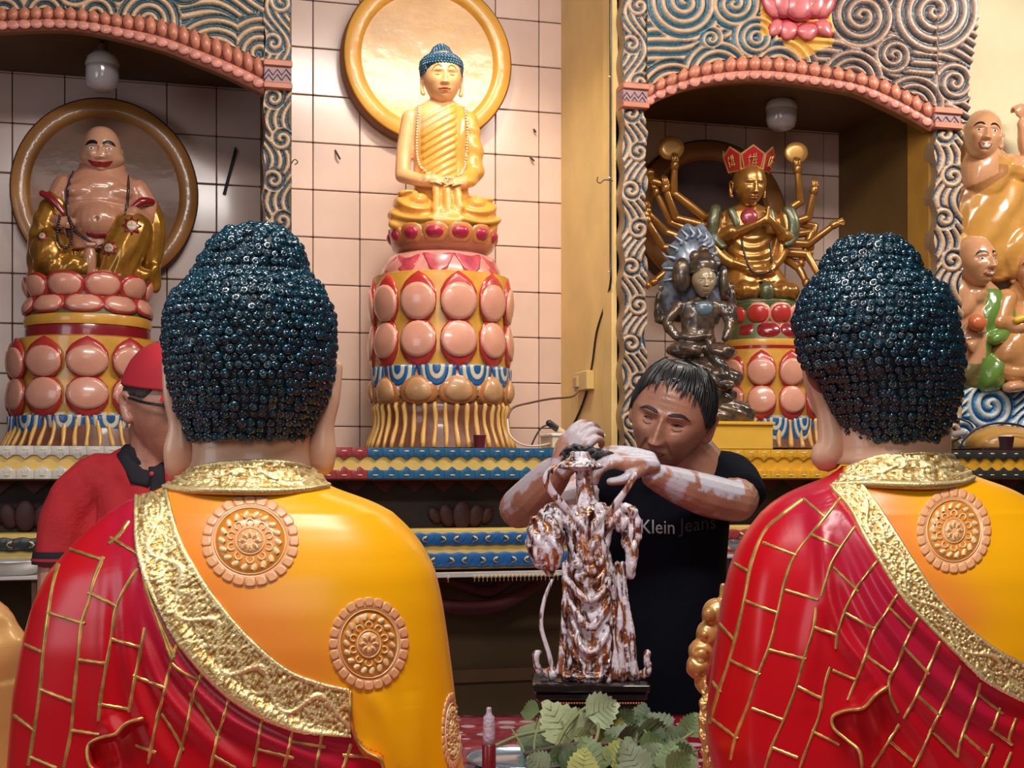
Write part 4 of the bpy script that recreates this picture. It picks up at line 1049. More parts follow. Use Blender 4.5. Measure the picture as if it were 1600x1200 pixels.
def circ_poly(w, h, cz, cut=None, n=20):
    o = []
    for a in np.linspace(0, 2 * PI, n, endpoint=False):
        z = cz + h * math.sin(a); o.append((w * math.cos(a), z))
    return o
def ring_copies(name, me, parent, fr, n, z, off=0.0, tilt=0.0, arc=None):
    for i in range(n):
        a = off + i / n * 2 * PI; a_ = (a + PI) % (2 * PI) - PI
        if arc and abs(a_) > arc: continue
        p = fr.o + UP * ((fr.by - z) * fr.k)
        link(name, me, parent, mtx=Matrix.Translation(Vector(p)) @ Matrix.Rotation(a, 4, 'Z') @ Matrix.Rotation(tilt, 4, 'X'))
def lath(parent, fr, name, prof, mt, seg=56, c=None):
    """prof in (radius, py) from bottom to top"""
    v, f = lathe([(r, -y) for r, y in prof], seg, (c or fr.cx, 0)); return M().add(v, f).obj(name, mt, parent, fr=fr, sharp=50)
def drum(parent, fr, R, top, mid, bot, n, off):
    k = fr.k
    lath(parent, fr, 'drum', [(R - 2, bot + 6), (R, bot - 8), (R + 4, (mid + bot) / 2), (R - 3, mid), (R + 3, (mid + top) / 2), (R, top + 4), (R, top), (R - 10, top - 3)], g_ped_y)
    w = 2 * PI * R / n
    bulge = lambda hh: (lambda z: R + 2 + 5 * math.sin(min(1, abs(z) / hh) * PI))
    for tip, hh in ((1, mid - top), (-1, bot - mid)):
        B = bulge(hh); m = M(); cylp(m, pet_poly(w * .985, hh, tip), B, 1.2, 1.0, k, 0)
        m2 = M(); cylp(m2, circ_poly(w * .468, hh * .375, tip * hh * .385), B, 3.6, 1.4, k)
        me, me2 = m.mesh('lotus_petal', g_ped_r), m2.mesh('petal_face', g_ped_p)
        for i in range(n):
            a = off + i / n * 2 * PI
            p = fr.o + UP * ((fr.by - mid) * k); T = Matrix.Translation(Vector(p)) @ Matrix.Rotation(a, 4, 'Z')
            o = link('lotus_petal', me, parent, mtx=T)
            o2 = link('petal_face', me2, o); o2.matrix_local = Matrix.Identity(4)
def waves(parent, fr, R, y, n, off, w, h):
    k = fr.k; m = M()
    for i in range(5):
        s = 1 - i * .2
        ang = np.linspace(PI, 2 * PI, 12) if True else 0
        cylp(m, [(w * .5 * s * math.cos(a), h * .45 + h * .95 * s * math.sin(a)) for a in ang] + [(w * .5 * s, h * .55), (-w * .5 * s, h * .55)], lambda z: R, 1 + i * .8, .3, k, i % 2)
    me = m.mesh('wave_scale', [g_wb, g_wh]); ring_copies('wave_scale', me, parent, fr, n, y, off)
def ribbed(parent, fr, prof, n, seed=0):
    lath(parent, fr, 'rock_base', prof, g_brn); pr = np.array(prof, float); ys = np.linspace(pr[0, 1], pr[-1, 1], 9)
    for i in range(n):
        a0 = -PI / 2 + (i / n - .5) * 1.15 * PI * 1.02; pts = []
        for j, y in enumerate(ys):
            r = np.interp(-y, -pr[:, 1], pr[:, 0]) + .5; a = a0 + .008 * math.sin(j * .8 + i * 1.7 + seed)
            pts.append((fr.cx + r * math.cos(a), r * math.sin(a), -y))
        v, f = tube(pts, [3.4 + .6 * math.sin(i * 2.1 + j) for j in range(9)], 6, n=1, caps=False); M().add(v, f).obj('ochre_rib', g_rib, parent, fr=fr)
def lotus_row(parent, fr, name, R0, R1, y0, y1, n, off, mats, up=1, rim=.8, w_=1.12):
    """row of rounded petals between py y0 (root) and y1 (tip) on a flaring body"""
    k = fr.k; h = abs(y0 - y1); sg = 1 if y1 < y0 else -1
    Rf = lambda z: R0 + (R1 - R0) * min(1, max(0, abs(z) / h)); w = 2 * PI * max(R0, R1) / n * w_
    po = [(0, 1), (.22, .97), (.38, .85), (.48, .62), (.46, .35), (.34, .1), (.2, 0)]; po = [(x * w, z * h * sg) for x, z in po] + [(-x * w, z * h * sg) for x, z in po[:0:-1]]
    m = M(); cylp(m, po, Rf, 1.5, 3, k, 0); c = np.array([0, h * .47 * sg])
    m2 = M(); cylp(m2, [tuple(c + (np.array(p) - c) * rim) for p in po], Rf, 3.5, 4.5, k)
    me, me2 = m.mesh('lotus_petal', mats[0]), m2.mesh('petal_face', mats[1])
    for i in range(n):
        a = off + i / n * 2 * PI; p = fr.o + UP * ((fr.by - y0) * k)
        o = link(name, me, parent, mtx=Matrix.Translation(Vector(p)) @ Matrix.Rotation(a, 4, 'Z')); o2 = link('petal_face', me2, o); o2.matrix_local = Matrix.Identity(4)

# ---- centre pedestal
fr = Frame(689, 701, y=5.42); t = thing('lotus_pedestal', fr.o, 'tallest lotus pedestal, in the centre between the two shrines, with striped foot', 'pedestal')
ribbed(t, fr, [(112, 701), (108, 688), (101, 668), (100, 650), (103, 638), (98, 630)], 24)
lath(t, fr, 'arched_tier', [(98, 638), (103, 628), (107, 605), (104, 585), (100, 575)], g_ped_o)
m = M(); w = 2 * PI * 106 / 10.5; Rf = lambda z: 103 + 4 * math.sin(max(0, min(1, z / 50)) * PI)
cylp(m, [(w * .49 * math.cos(a), 14 + 36 * math.sin(a)) if math.sin(a) > 0 else (w * .49 * math.cos(a), 14 * (1 + math.sin(a))) for a in np.linspace(0, 2 * PI, 20, endpoint=False)], Rf, 2, 3, fr.k, 0)
cylp(m, [(w * .33 * math.cos(a), 16 + 24 * math.sin(a)) if math.sin(a) > 0 else (w * .33 * math.cos(a), 16 + 12 * math.sin(a)) for a in np.linspace(0, 2 * PI, 20, endpoint=False)], Rf, 5, 4, fr.k, 1)
ring_copies('arched_petal', m.mesh('arched_petal', [g_ped_o, g_ped_t]), t, fr, 11, 636, .02)
lath(t, fr, 'wave_tier', [(101, 595), (103, 580), (103, 560)], g_wh); waves(t, fr, 107, 603, 11, PI / 11, 58, 46)
drum(t, fr, 103, 437, 511, 584, 11, 0.02)
lath(t, fr, 'sloped_tier', [(92, 437), (90, 425), (80, 406), (72, 402), (64, 400)], mat('tier_pink', (.62, .26, .22), .35, coat=.4, var=.3, vscale=14))
m = M(); cylp(m, [(-24, 26), (24, 26), (14, 2), (0, -6), (-14, 2)][::-1], lambda z: 94.5 - (z + 4) * .42, 1.0, 1.2, fr.k); ring_copies('painted_petal', m.mesh('painted_petal', mat('rose_paint', (.50, .06, .09), .35, coat=.4, var=.4, vscale=25)), t, fr, 11, 433, .3)
fr2 = Frame(692, 403, y=5.42)
seat = thing('lotus_stand', fr2.o, 'shallow bowl-shaped lotus seat with pointed crimson petal tips under the pale golden statue', 'seat')
lath(seat, fr2, 'bowl', [(58, 403), (66, 401), (76, 392), (81, 378), (80, 372), (70, 370)], mat('bowl_copper', (.50, .17, .09), .3, coat=.5, var=.3), c=692)
lotus_row(seat, fr2, 'lotus_petal', 76, 84, 390, 360, 13, .1, (g_ped_o, mat('petal_crimson', (.40, .02, .06), .3, coat=.5)), rim=.6)
lath(seat, fr2, 'cushion', [(74, 376), (76, 370), (70, 366)], g_grn, c=692)

# ---- left pedestal
fr = Frame(138, 701, y=5.46); t = thing('lotus_pedestal', fr.o, 'lotus pedestal in the left shrine carrying the laughing bare-chested statue', 'pedestal')
ribbed(t, fr, [(134, 701), (126, 686), (118, 670), (114, 655), (110, 650)], 26, 1)
lath(t, fr, 'wave_tier', [(112, 668), (113, 655), (112, 640)], g_wh); waves(t, fr, 116, 676, 11, PI / 11, 62, 42)
drum(t, fr, 112, 535, 596, 660, 11, 0)
lath(t, fr, 'maroon_tier', [(98, 536), (99, 524), (98, 516), (92, 514)], g_mrn)
lath(t, fr, 'yellow_tier', [(99, 515), (101, 508), (99, 500), (94, 498)], g_ped_y)
lath(t, fr, 'lotus_core', [(96, 500), (94, 485), (88, 472), (90, 455), (92, 444), (80, 440)], g_grn)
lotus_row(t, fr, 'hanging_petal', 86, 97, 468, 498, 10, PI / 10 + .25, (g_ped_r, g_ped_p), rim=.8)
lotus_row(t, fr, 'rising_petal', 86, 95, 474, 436, 10, .25, (g_ped_r, g_ped_p), rim=.8)
# ---- right pedestal
fr = Frame(1197, 701, y=5.50); t = thing('lotus_pedestal', fr.o, 'lotus pedestal in the right shrine under the many-armed golden statue', 'pedestal')
ribbed(t, fr, [(86, 701), (82, 688), (79, 670), (78, 656)], 18, 2)
lath(t, fr, 'wave_tier', [(78, 675), (79, 660), (78, 645)], g_wh); waves(t, fr, 81, 678, 11, PI / 11, 44, 40)
drum(t, fr, 78, 553, 607, 662, 11, .03)
lath(t, fr, 'maroon_tier', [(68, 554), (68, 545), (62, 544)], g_mrn)
lath(t, fr, 'yellow_tier', [(64, 545), (65, 540), (64, 535), (60, 534)], g_ped_y)
lath(t, fr, 'lotus_core', [(58, 536), (54, 520), (48, 508), (50, 490), (52, 480), (46, 476)], g_grn)
lotus_row(t, fr, 'hanging_petal', 48, 56, 508, 534, 9, .3, (g_ped_p, g_mrn), rim=.85)
lotus_row(t, fr, 'rising_petal', 48, 53, 512, 478, 9, .0, (g_ped_p, g_ped_r), rim=.8)

# ---- halos
def halo(cx, cy, R, r, y, depth, rimc, inc, edgec, label, var=.2):
    fr = Frame(cx, cy, y=y); t = thing('halo_disc', fr.o, label, 'halo')
    def rev(prof, name, mt):
        ang = np.arange(90) / 90 * 2 * PI
        rings = [np.stack([cx + a * np.cos(ang), np.full(90, b), -cy + a * np.sin(ang)], -1) for a, b in prof]
        v, f = loft(rings, name == 'dish'); return M().add(v, f).obj(name, mt, t, fr=fr, sharp=50)
    rev([(R * .9, depth), (R, depth), (R, 2), (R - 2, 0), (R - 3, 2), (R - 3, 6)], 'outer_edge', mat('halo_edge%d' % cx, edgec, .5))
    rev([(R - 1.5, 8), (R - 2, 0), (R - 4, -2), (r + 4, -3), (r, 0), (r - 5, 10), (r * .9, 16), (r * .5, 22), (2, 23)][:6], 'rim', mat('halo_rim%d' % cx, rimc, .38, coat=.35, var=var, vscale=6, bump=.2, bscale=14))
    rev([(r + 1, 6), (r - 6, 12), (r * .86, 18), (r * .6, 24), (r * .3, 26), (2, 27)], 'dish', mat('halo_dish%d' % cx, inc, .32 if cx == 670 else .55, coat=.45 if cx == 670 else .06, var=var, vscale=5, bump=.3 if cx == 670 else .08, bscale=10))
    return t
halo(670, 92, 132, 106, 5.86, 30, (.84, .42, .06), (.88, .52, .22), (.25, .09, .02), 'brightly lit round golden halo disc on the tiles above the pale golden statue')
halo(165, 300, 148, 120, 5.86, 30, (.50, .22, .055), (.26, .11, .055), (.10, .02, .01), 'large round bronze halo disc behind the laughing statue in the left shrine')
halo(1112, 338, 120, 92, 5.86, 28, (.30, .12, .03), (.05, .02, .02), (.06, .02, .01), 'dark round halo disc behind the many-armed statue in the right shrine')

# ---- bulbs
def bulb(cx, cy, r, y, label, ztop):
    fr = Frame(cx, cy, y=y); t = thing('light_bulb', atY(cx, cy, y) * [1, 1, 0] + [0, 0, ztop], label, 'bulb', 'unlit bulbs hanging in the shrines')
    s = r / 27
    lath(t, fr, 'glass', [(3, cy + 32 * s), (14 * s, cy + 30 * s), (23 * s, cy + 24 * s), (26.5 * s, cy + 12 * s), (26.5 * s, cy - 9 * s)], mat('bulb_glass', (.50, .45, .46), .12, coat=.8, sss=.2))
    lath(t, fr, 'collar', [(26.8 * s, cy - 8 * s), (27 * s, cy - 12 * s), (24 * s, cy - 22 * s), (14 * s, cy - 30 * s), (8 * s, cy - 32 * s)], mat('bulb_white', (.72, .66, .60), .3, coat=.4))
    lath(t, fr, 'socket', [(8 * s, cy - 30 * s), (8 * s, cy - 42 * s), (5 * s, cy - 44 * s)], mat('socket_brown', (.20, .09, .06), .5))
    a = fr.P(q(cx, cy - 43 * s))[0]; v, f = tube([a, [a[0], a[1], ztop]], .005, 6); M().add(v, f).obj('cord', mat('cord_dark', (.03, .02, .02), .6), t)
bulb(160, 112, 27, 5.45, 'large unlit white bulb hanging in the left shrine above the laughing statue', EYE + 1.605)
bulb(1221, 178, 22.5, 5.50, 'smaller unlit white bulb hanging in the right shrine beside the red crown', EYE + 1.605)

# ---- blob statues
def cyl(m, a, b, ra, rb, mi=0): v, f = tube([a, b], [ra, rb], 14, n=1); m.add(v, f, mi)
def limb(m, pts, rad, seg=12, flat=1.0): v, f = tube(pts, rad, seg, flat=flat); m.add(v, f)
def E(m, c, r, rot=None): v, f = ell(c, r, rot, 20, 14); m.add(v, f)
def hand(m, p, d, up, s, curl=.5, side=1):
    """small five-fingered hand: palm at p pointing d (frame units), size s"""
    d = np.array(d, float); d /= np.linalg.norm(d); u = np.array(up, float); u -= d * u.dot(d); u /= np.linalg.norm(u); w = np.cross(d, u)
    p = np.array(p, float); E_ = lambda c, r: m.add(*ell(c, (r,) * 3, None, 10, 6))
    for i in range(4):
        o = w * (i - 1.5) * s * .24; L = s * (.95, 1.08, 1.0, .8)[i]
        b = p + d * s * .45 + o; c1 = b + (d * math.cos(curl) - u * math.sin(curl)) * L * .5; c2 = c1 + (d * math.cos(curl * 2.2) - u * math.sin(curl * 2.2)) * L * .45
        v, f = tube([p + o * .8 - d * s * .2, b, c1, c2], [s * .15, s * .14, s * .12, s * .10], 8, n=2); m.add(v, f)
    v, f = tube([p - d * s * .5, p + d * s * .3], [s * .32, s * .40], 10, n=1, flat=.5, up=tuple(u + [1e-3, 0, 0])); m.add(v, f)
    v, f = tube([p - d * s * .2 + w * side * s * .3, p + d * s * .15 + w * side * s * .55 - u * s * .1, p + d * s * .5 + w * side * s * .55 - u * s * .25], [s * .15, s * .14, s * .10], 8, n=2); m.add(v, f)
def blob(name, m, fr, mt, parent, vox=1.6, sm_=3, disp=None, col=None):
    v, f = remesh(m, vox, sm_)
    if disp is not None: n = vnorm(v, f); n *= np.sign((n * (v - v.mean(0))).sum()); v = v + n * disp(v, n)[:, None]
    mm = M(); mm.add(v, np.array(f), 0, None if col is None else col(v, vnorm(v, f)))
    mm.f = [list(dict.fromkeys(t)) for t in mm.f]
    return mm.obj(name, mt, parent, fr=fr), v, f

# centre statue
fr = Frame(690, 370, y=5.42, yaw=-.10); t = thing('golden_statue', fr.o, 'slender pale golden seated statue with blue curled hair and bead necklace, central on the altar', 'statue')
g_pg = mat('pale_gold_paint', attr=True, rough=.36, coat=.4, var=.12, vscale=20)
c_pg = np.array((.72, .34, .06)); c_fl = np.array((.80, .43, .19))
m = M()
def ringx(cx, w, d, y, n=28, cd=0): a = np.arange(n) / n * 2 * PI; return np.stack([cx + w * np.cos(a), cd + d * np.sin(a), np.full(n, -y)], -1)
m.add(*loft([ringx(689, 20, 16, 158), ringx(689, 40, 22, 170), ringx(688, 47, 27, 185), ringx(687, 45, 30, 215), ringx(687, 40, 29, 255), ringx(689, 42, 34, 300), ringx(690, 60, 44, 345)]))
limb(m, [(642, 0, -186), (633, -2, -235), (630, -6, -278)], [13, 12, 12]); limb(m, [(630, -6, -278), (655, -34, -290), (680, -46, -296)], [12, 10, 8])
limb(m, [(732, 0, -186), (738, -2, -230), (738, -6, -272)], [14, 15, 16]); limb(m, [(738, -6, -272), (722, -32, -288), (702, -46, -298)], [15, 12, 8])
E(m, (650, -8, -336), (41, 46, 31)); E(m, (735, -8, -338), (40, 46, 31)); E(m, (692, -34, -345), (36, 30, 24))
limb(m, [(620, -30, -352), (690, -56, -356), (762, -30, -352)], [14, 13, 14])
limb(m, [(676, -50, -306), (674, -56, -352)], [7, 7]); limb(m, [(691, -52, -306), (692, -58, -356)], [7, 8]); limb(m, [(706, -50, -306), (710, -56, -352)], [7, 7])
E(m, (636, -30, -309), (16, 10, 5)); E(m, (748, -30, -316), (17, 10, 5))
def dsp(v, n):
    x, d, y = v[:, 0], v[:, 1], -v[:, 2]; o = np.zeros(len(v))
    tor = sstep(654, 662, x) * sstep(712, 704, x) * sstep(178, 192, y + (x - 660) * .45) * sstep(298, 290, y)
    o += tor * 3.4 * np.abs(np.sin(((y + x * .62) / 11.5) * PI / 1.0)) ** .7
    sl = sstep(724, 728, x) * sstep(196, 206, y) * sstep(300, 290, y); o += sl * 1.6 * np.sin((y - x * .3) / 5.2)
    for cx, cy in ((652, 318), (738, 320)):
        k = sstep(306, 314, y) * (np.abs(x - cx) < 45); r = np.hypot((x - cx) * .8, (y - cy) * 1.25); o += k * 3.0 * np.sin(r / 3.1) * sstep(672, 664, x if cx < 690 else 1380 - x)
    return o * (d < 10)
def colc(v, n):
    x, y = v[:, 0], -v[:, 2]; skin = ((y < 168) | ((x < 652) & (y < 300)) | ((y < 188 + (712 - x) * .42 * (x > 650)) & (x < 700)) | ((y > 284) & (y < 303) & (x > 652) & (x < 722)))
    return np.where(skin[:, None], c_fl, c_pg)
o, v, f = blob('robed_body', m, fr, g_pg, t, 1.7, 2, dsp, colc); Sc = Surf(v, f)
m = M(); hand(m, (676, -52, -295), (1, -.1, .05), (0, -.3, 1), 13, .3); hand(m, (705, -54, -297), (-1, -.1, .02), (0, -.3, 1), 13, .3, -1); m.obj('hands', mat('flesh_gold', tuple(c_fl), .36, coat=.4), t, fr=fr)
T = HT((690, -8, -124), 82, pitch=4); hv, hf = head(dict(jaw=.12, nose=1.1, lips=1.8, w=1.0, socket=1.3)); g_fg = mat('flesh_gold', tuple(c_fl))
m = M().add(T(hv), hf); limb(m, [(690, 0, -148), (689, 0, -172)], [17, 20])
for s in (-1, 1): earm(m, s, T, .07, -.30, .10, 1.2)
hd = m.obj('head', g_fg, t, fr=fr); face_parts(hd, fr, T, hv, hf, brow=.024, browm=mat('brow_brown', (.16, .06, .02), .4), slit=True, brow_arch=.06, lipm=mat('lip_orange', (.55, .14, .06), .35), lipw=.13)
def bead_hair(parent, fr, cx, prof, mt, bead, cd=0, dep=1.0, hairline=None, name='hair'):
    """prof (py, halfwidth) top to bottom"""
    pr = np.array(prof, float); v, f = loft([ringx(cx, w, w * dep, y, 24, cd) for y, w in pr]); m = M().add(v, f)
    L = np.r_[0, np.cumsum(np.hypot(np.diff(pr[:, 0]), np.diff(pr[:, 1])))]
    for r, s in enumerate(np.arange(0, L[-1] + .1, bead * 1.5)):
        y = np.interp(s, L, pr[:, 0]); w = np.interp(s, L, pr[:, 1]); n = max(3, int(2 * PI * w / (bead * 1.75)))
        for j in range(n):
            a = (j + r % 2 * .5) / n * 2 * PI; p = (cx + w * math.cos(a), cd + w * dep * math.sin(a), -y)
            if hairline and hairline(p): continue
            m.add(*ell(p, (bead,) * 3, None, 7, 4))
    return m.obj(name, mt, parent, fr=fr)
bead_hair(hd, fr, 689, [(73, 5), (77, 11), (84, 15), (89, 17), (93, 25), (100, 31), (108, 32), (122, 30)], mat('bead_hair_blue', (.015, .07, .13), .25, coat=.7), 2.6, -3, 1.22, lambda p: p[1] < -8 and -p[2] > 109 and abs(p[0] - 689) < 25)
m = M(); pts = resample(crom([(655, 170), (652, 200), (652, 245), (660, 272), (680, 284), (700, 285), (716, 280), (724, 255), (727, 215), (722, 170)], 8), 4.2)
for p in pts:
    c = Sc.pt(p[0], p[1], 2)
    if c is not None: m.add(*ell(c, (2.1,) * 3, None, 7, 4))
c = Sc.pt(697, 290, 3); v, f = tube([c, c + [0, -2, -12]], 2, 6); m.add(v, f); v, f = tube([c + [-4, -2, -5], c + [4, -2, -5]], 1.6, 6); m.add(v, f)
m.obj('bead_necklace', mat('bead_cream2', (.72, .58, .40), .4), t, fr=fr)

# laughing statue
fr = Frame(150, 442, y=5.46); t = thing('laughing_statue', fr.o, 'bald laughing bare-bellied statue with red lips and dark prayer beads in the left shrine', 'statue')
g_sk = mat('laughing_skin', attr=True, rough=.25, coat=.6, var=.08, vscale=12); c_s = np.array((.50, .23, .14))
m = M(); m.add(*loft([ringx(160, 34, 28, 262), ringx(158, 58, 34, 284), ringx(157, 66, 40, 305), ringx(156, 60, 44, 330), ringx(155, 55, 48, 360), ringx(155, 50, 48, 395)]))
E(m, (132, -28, -305), (28, 12, 14)); E(m, (180, -28, -305), (28, 12, 14)); E(m, (156, -24, -296), (40, 15, 18)); E(m, (155, -22, -352), (44, 42, 34)); E(m, (160, 0, -262), (38, 28, 16))
limb(m, [(102, 0, -296), (88, -8, -325), (84, -18, -352)], [21, 18, 13]); limb(m, [(214, 0, -296), (232, -8, -325), (228, -24, -345)], [21, 18, 13])
limb(m, [(84, -18, -352), (98, -44, -358)], [12, 10]); hand(m, (102, -50, -356), (1, -.2, -.05), (0, -.9, .3), 17, .9); hand(m, (204, -58, -338), (-.3, -.6, -.6), (0, -.7, .5), 17, 1.1, -1)
limb(m, [(230, -26, -345), (208, -52, -338)], [11, 10]); E(m, (141, -52, -415), (11, 12, 26)); E(m, (170, -56, -436), (24, 16, 8))
for i in range(5): E(m, (158 + i * 7, -68, -438), (4, 5, 4)); E(m, (136 + i * 3, -62, -392 + 0 * i), (3, 4, 4))
def dbl(v, n):
    x, y = v[:, 0], -v[:, 2]; o = -1.8 * np.exp(-((y - 322 - ((x - 155) / 50) ** 2 * 4) / 3) ** 2) * (np.abs(x - 155) < 50); return o - 3 * np.exp(-np.hypot(x - 152, y - 352) ** 2 / 9)
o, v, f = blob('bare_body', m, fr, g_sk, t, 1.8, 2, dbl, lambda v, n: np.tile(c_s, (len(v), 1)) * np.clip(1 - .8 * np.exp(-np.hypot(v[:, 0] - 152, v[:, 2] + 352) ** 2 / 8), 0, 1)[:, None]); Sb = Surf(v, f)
m = M(); limb(m, [(92, -2, -318), (76, -10, -350), (70, -14, -380)], [22, 24, 24]); limb(m, [(226, 0, -318), (240, -6, -350), (238, -4, -400), (232, 0, -440)], [22, 22, 18, 14])
E(m, (82, -22, -402), (34, 42, 38)); limb(m, [(70, -10, -380), (60, -6, -440)], [26, 18]); limb(m, [(206, -44, -366), (190, -46, -400), (180, -46, -436)], [32, 34, 26]); E(m, (205, -44, -362), (34, 30, 26))
limb(m, [(90, -44, -425), (130, -50, -424), (160, -40, -440)], [18, 14, 8]); E(m, (150, 12, -400), (70, 40, 44)); limb(m, [(240, -10, -420), (240, -4, -444)], [14, 12]); E(m, (216, -36, -432), (22, 22, 14))
def drb(v, n):
    x, y = v[:, 0], -v[:, 2]; return 1.6 * np.sin((y * .6 + x * 1.1) / 4.5) * sstep(385, 420, y) + 1.2 * np.sin((y - x) / 5) * (x < 100) * (y < 380)
g_og = mat('old_gold', (.52, .24, .035), .26, metal=.55, coat=.4, var=.35, vscale=18)
blob('gold_robe', m, fr, g_og, t, 1.8, 2, drb)
vr, fr_ = v, f
for nm_, cc in (('a', (205, 363, 15)), ('b', (171, 398, 13)), ('c', (70, 382, 9)), ('d', (122, 387, 11))):
    v9, f9 = remesh(m, 3.0, 2); S9 = Surf(v9, f9); m9 = M(); cx, cy, r = cc
    st = [(cx + r * (1 if i % 2 == 0 else .62) * math.cos(i * PI / 8), cy + r * (1 if i % 2 == 0 else .62) * math.sin(i * PI / 8)) for i in range(16)]
    S9.patch(m9, st, 2.0, 0); S9.patch(m9, [(cx + r * .5 * math.cos(a), cy + r * .5 * math.sin(a)) for a in np.linspace(0, 2 * PI, 12, endpoint=False)], 3.0, 1)
    S9.ribbon(m9, [(cx - r * .4, cy), (cx + r * .4, cy)], 1.6, 3.6, 2, 2); S9.ribbon(m9, [(cx, cy - r * .4), (cx, cy + r * .4)], 1.6, 3.6, 2, 2)
    m9.obj('robe_rosette', [g_mrn, mat('rosette_cream', (.6, .5, .36), .4), g_og], t, fr=fr)
m = M(); limb(m, [(68, -28, -312), (84, -36, -322), (100, -40, -342)], [5, 6, 4]); m.obj('red_cuff', g_mrn, t, fr=fr); m = M(); limb(m, [(238, -26, -316), (222, -36, -318), (208, -40, -328)], [5, 7, 4]); m.obj('red_cuff', g_mrn, t, fr=fr)
m = M()
for pts in ([(116, 272), (108, 300), (106, 330), (112, 360), (130, 378), (152, 390)], [(200, 275), (200, 300), (197, 330), (190, 360), (172, 382), (152, 392)]): Sb.ribbon(m, pts, 5, 3, 4)
m.obj('dark_sash', mat('sash', (.06, .03, .03), .4, coat=.3), t, fr=fr)
m = M(); Sb.ribbon(m, [(136, 372), (150, 377), (168, 374)], 8, 2, 3); m.obj('red_waistband', g_mrn, t, fr=fr)
m = M()
for p in resample(crom([(96, 352), (92, 375), (94, 392), (104, 400), (112, 392), (114, 370), (110, 354)], 6), 4): m.add(*ell((p[0], -66, -p[1]), (2.5,) * 3, None, 7, 4))
m.obj('prayer_beads', mat('bead_black', (.015, .01, .012), .25, coat=.5), t, fr=fr)
T = HT((159, -10, -238), 76, yaw=-4, pitch=5); P_ = dict(jaw=.02, fat=1.9, cheek=2.4, smile=1, w=1.14, nose=1.1, chin=1.3, socket=1.1); hv, hf = head(P_)
m = M().add(T(hv), hf)
for s in (-1, 1): earm(m, s, T, .04, -.40, .14, 1.3, x=.37)
hd = m.obj('head', mat('laughing_head', (.52, .27, .17), .22, coat=.6), t, fr=fr)
face_parts(hd, fr, T, hv, hf, brow=.085, eye=.022, mouth_open=.05, smile=.10, lipw=.19, brow_arch=.035, wide=1.32)

# many-armed statue
fr = Frame(1185, 478, y=5.50, yaw=-.24); t = thing('many_armed_statue', fr.o, 'golden statue with many arms and red five-sided crown in the right shrine', 'statue')
g_dg = mat('dark_gold', (.42, .19, .04), .28, metal=.6, coat=.35, var=.35, vscale=15)
m = M(); m.add(*loft([ringx(1170, 12, 12, 318), ringx(1170, 40, 20, 332), ringx(1172, 46, 24, 350), ringx(1174, 36, 24, 380), ringx(1176, 32, 24, 410), ringx(1182, 50, 34, 445)]))
E(m, (1166, -10, -457), (30, 32, 17)); E(m, (1214, -10, -458), (30, 32, 17)); E(m, (1182, -24, -430), (22, 18, 8))
limb(m, [(1122, -4, -340), (1128, -8, -372), (1142, -22, -366)], [13, 12, 10]); limb(m, [(1142, -20, -370), (1176, -40, -356), (1188, -44, -346)], [9, 6, 4])
limb(m, [(1224, -4, -340), (1228, -8, -372), (1216, -22, -372)], [13, 12, 10]); limb(m, [(1216, -20, -370), (1200, -40, -358), (1191, -44, -346)], [9, 6, 4]); limb(m, [(1189, -44, -352), (1190, -46, -332)], [5, 2.5])
limb(m, [(1120, 0, -350), (1128, -12, -400), (1165, -28, -424)], [11, 10, 6]); limb(m, [(1222, 0, -350), (1214, -12, -400), (1196, -28, -424)], [11, 10, 6])
def dma(v, n): x, y = v[:, 0], -v[:, 2]; return .9 * np.sin(np.hypot(x - 1172, y - 360) / 2.2) * (y > 375) * (y < 425) * (abs(x - 1174) < 30) + 1.6 * np.sin(np.hypot(x - 1190, y - 430) * .0 + (x - 1190) / 3.0) * sstep(440, 450, y)
blob('golden_body', m, fr, g_dg, t, 1.6, 2, dma)
arms = [([(1108, 8, -338), (1064, 4, -302), (1064, -6, -262)], (0, -.2, 1)), ([(1108, 8, -352), (1068, 8, -340), (1052, 0, -296)], (-.1, -.2, 1)), ([(1106, 12, -366), (1062, 16, -345), (1040, 10, -300)], (-.2, 0, 1)),
        ([(1104, 14, -380), (1056, 20, -360), (1028, 14, -330)], (-.2, -.2, 1)), ([(1104, 12, -392), (1050, 14, -385), (1026, 6, -344)], (-.3, 0, 1)), ([(1106, 14, -402), (1066, 18, -412), (1036, 10, -440)], (-.6, -.2, -.4)),
        ([(1064, 10, -292), (1034, 10, -282), (1030, 6, -270)], (-.7, 0, .2)),
        ([(1222, 8, -332), (1246, 4, -314), (1240, -6, -266)], (-.05, -.1, 1)), ([(1222, 8, -352), (1258, 6, -338), (1264, -4, -298)], (.1, -.1, 1)), ([(1222, 8, -378), (1258, 4, -380), (1292, -8, -352)], (.9, -.2, .5)),
        ([(1222, 8, -393), (1256, 4, -396), (1272, -4, -432)], (.4, -.2, -1)), ([(1224, 14, -366), (1264, 14, -360), (1252, 10, -398)], (-.2, -.1, -1)), ([(1226, 14, -400), (1246, 14, -416), (1256, 8, -440)], (.2, -.1, -1)),
        ([(1226, 16, -340), (1270, 18, -350), (1262, 12, -382)], (0, -.1, -1))]
for pts, d in arms:
    m = M(); limb(m, [pts[0], tuple((np.array(pts[0]) + pts[1]) / 2), pts[1]], [7.5, 7, 6.2], 10); limb(m, [pts[1], pts[2]], [6.2, 4.6], 10)
    hand(m, np.array(pts[2]) + np.array(d) * 8, d, (0, -1, .1), 9.5, .35 if d[2] > .9 else .9); v, f = tube([np.array(pts[2]) - np.array(d) * 1.5, np.array(pts[2]) + np.array(d) * 2.5], [6.4, 6.4], 10, n=1); m.add(v, f)
    m.obj('arm', g_dg, t, fr=fr)
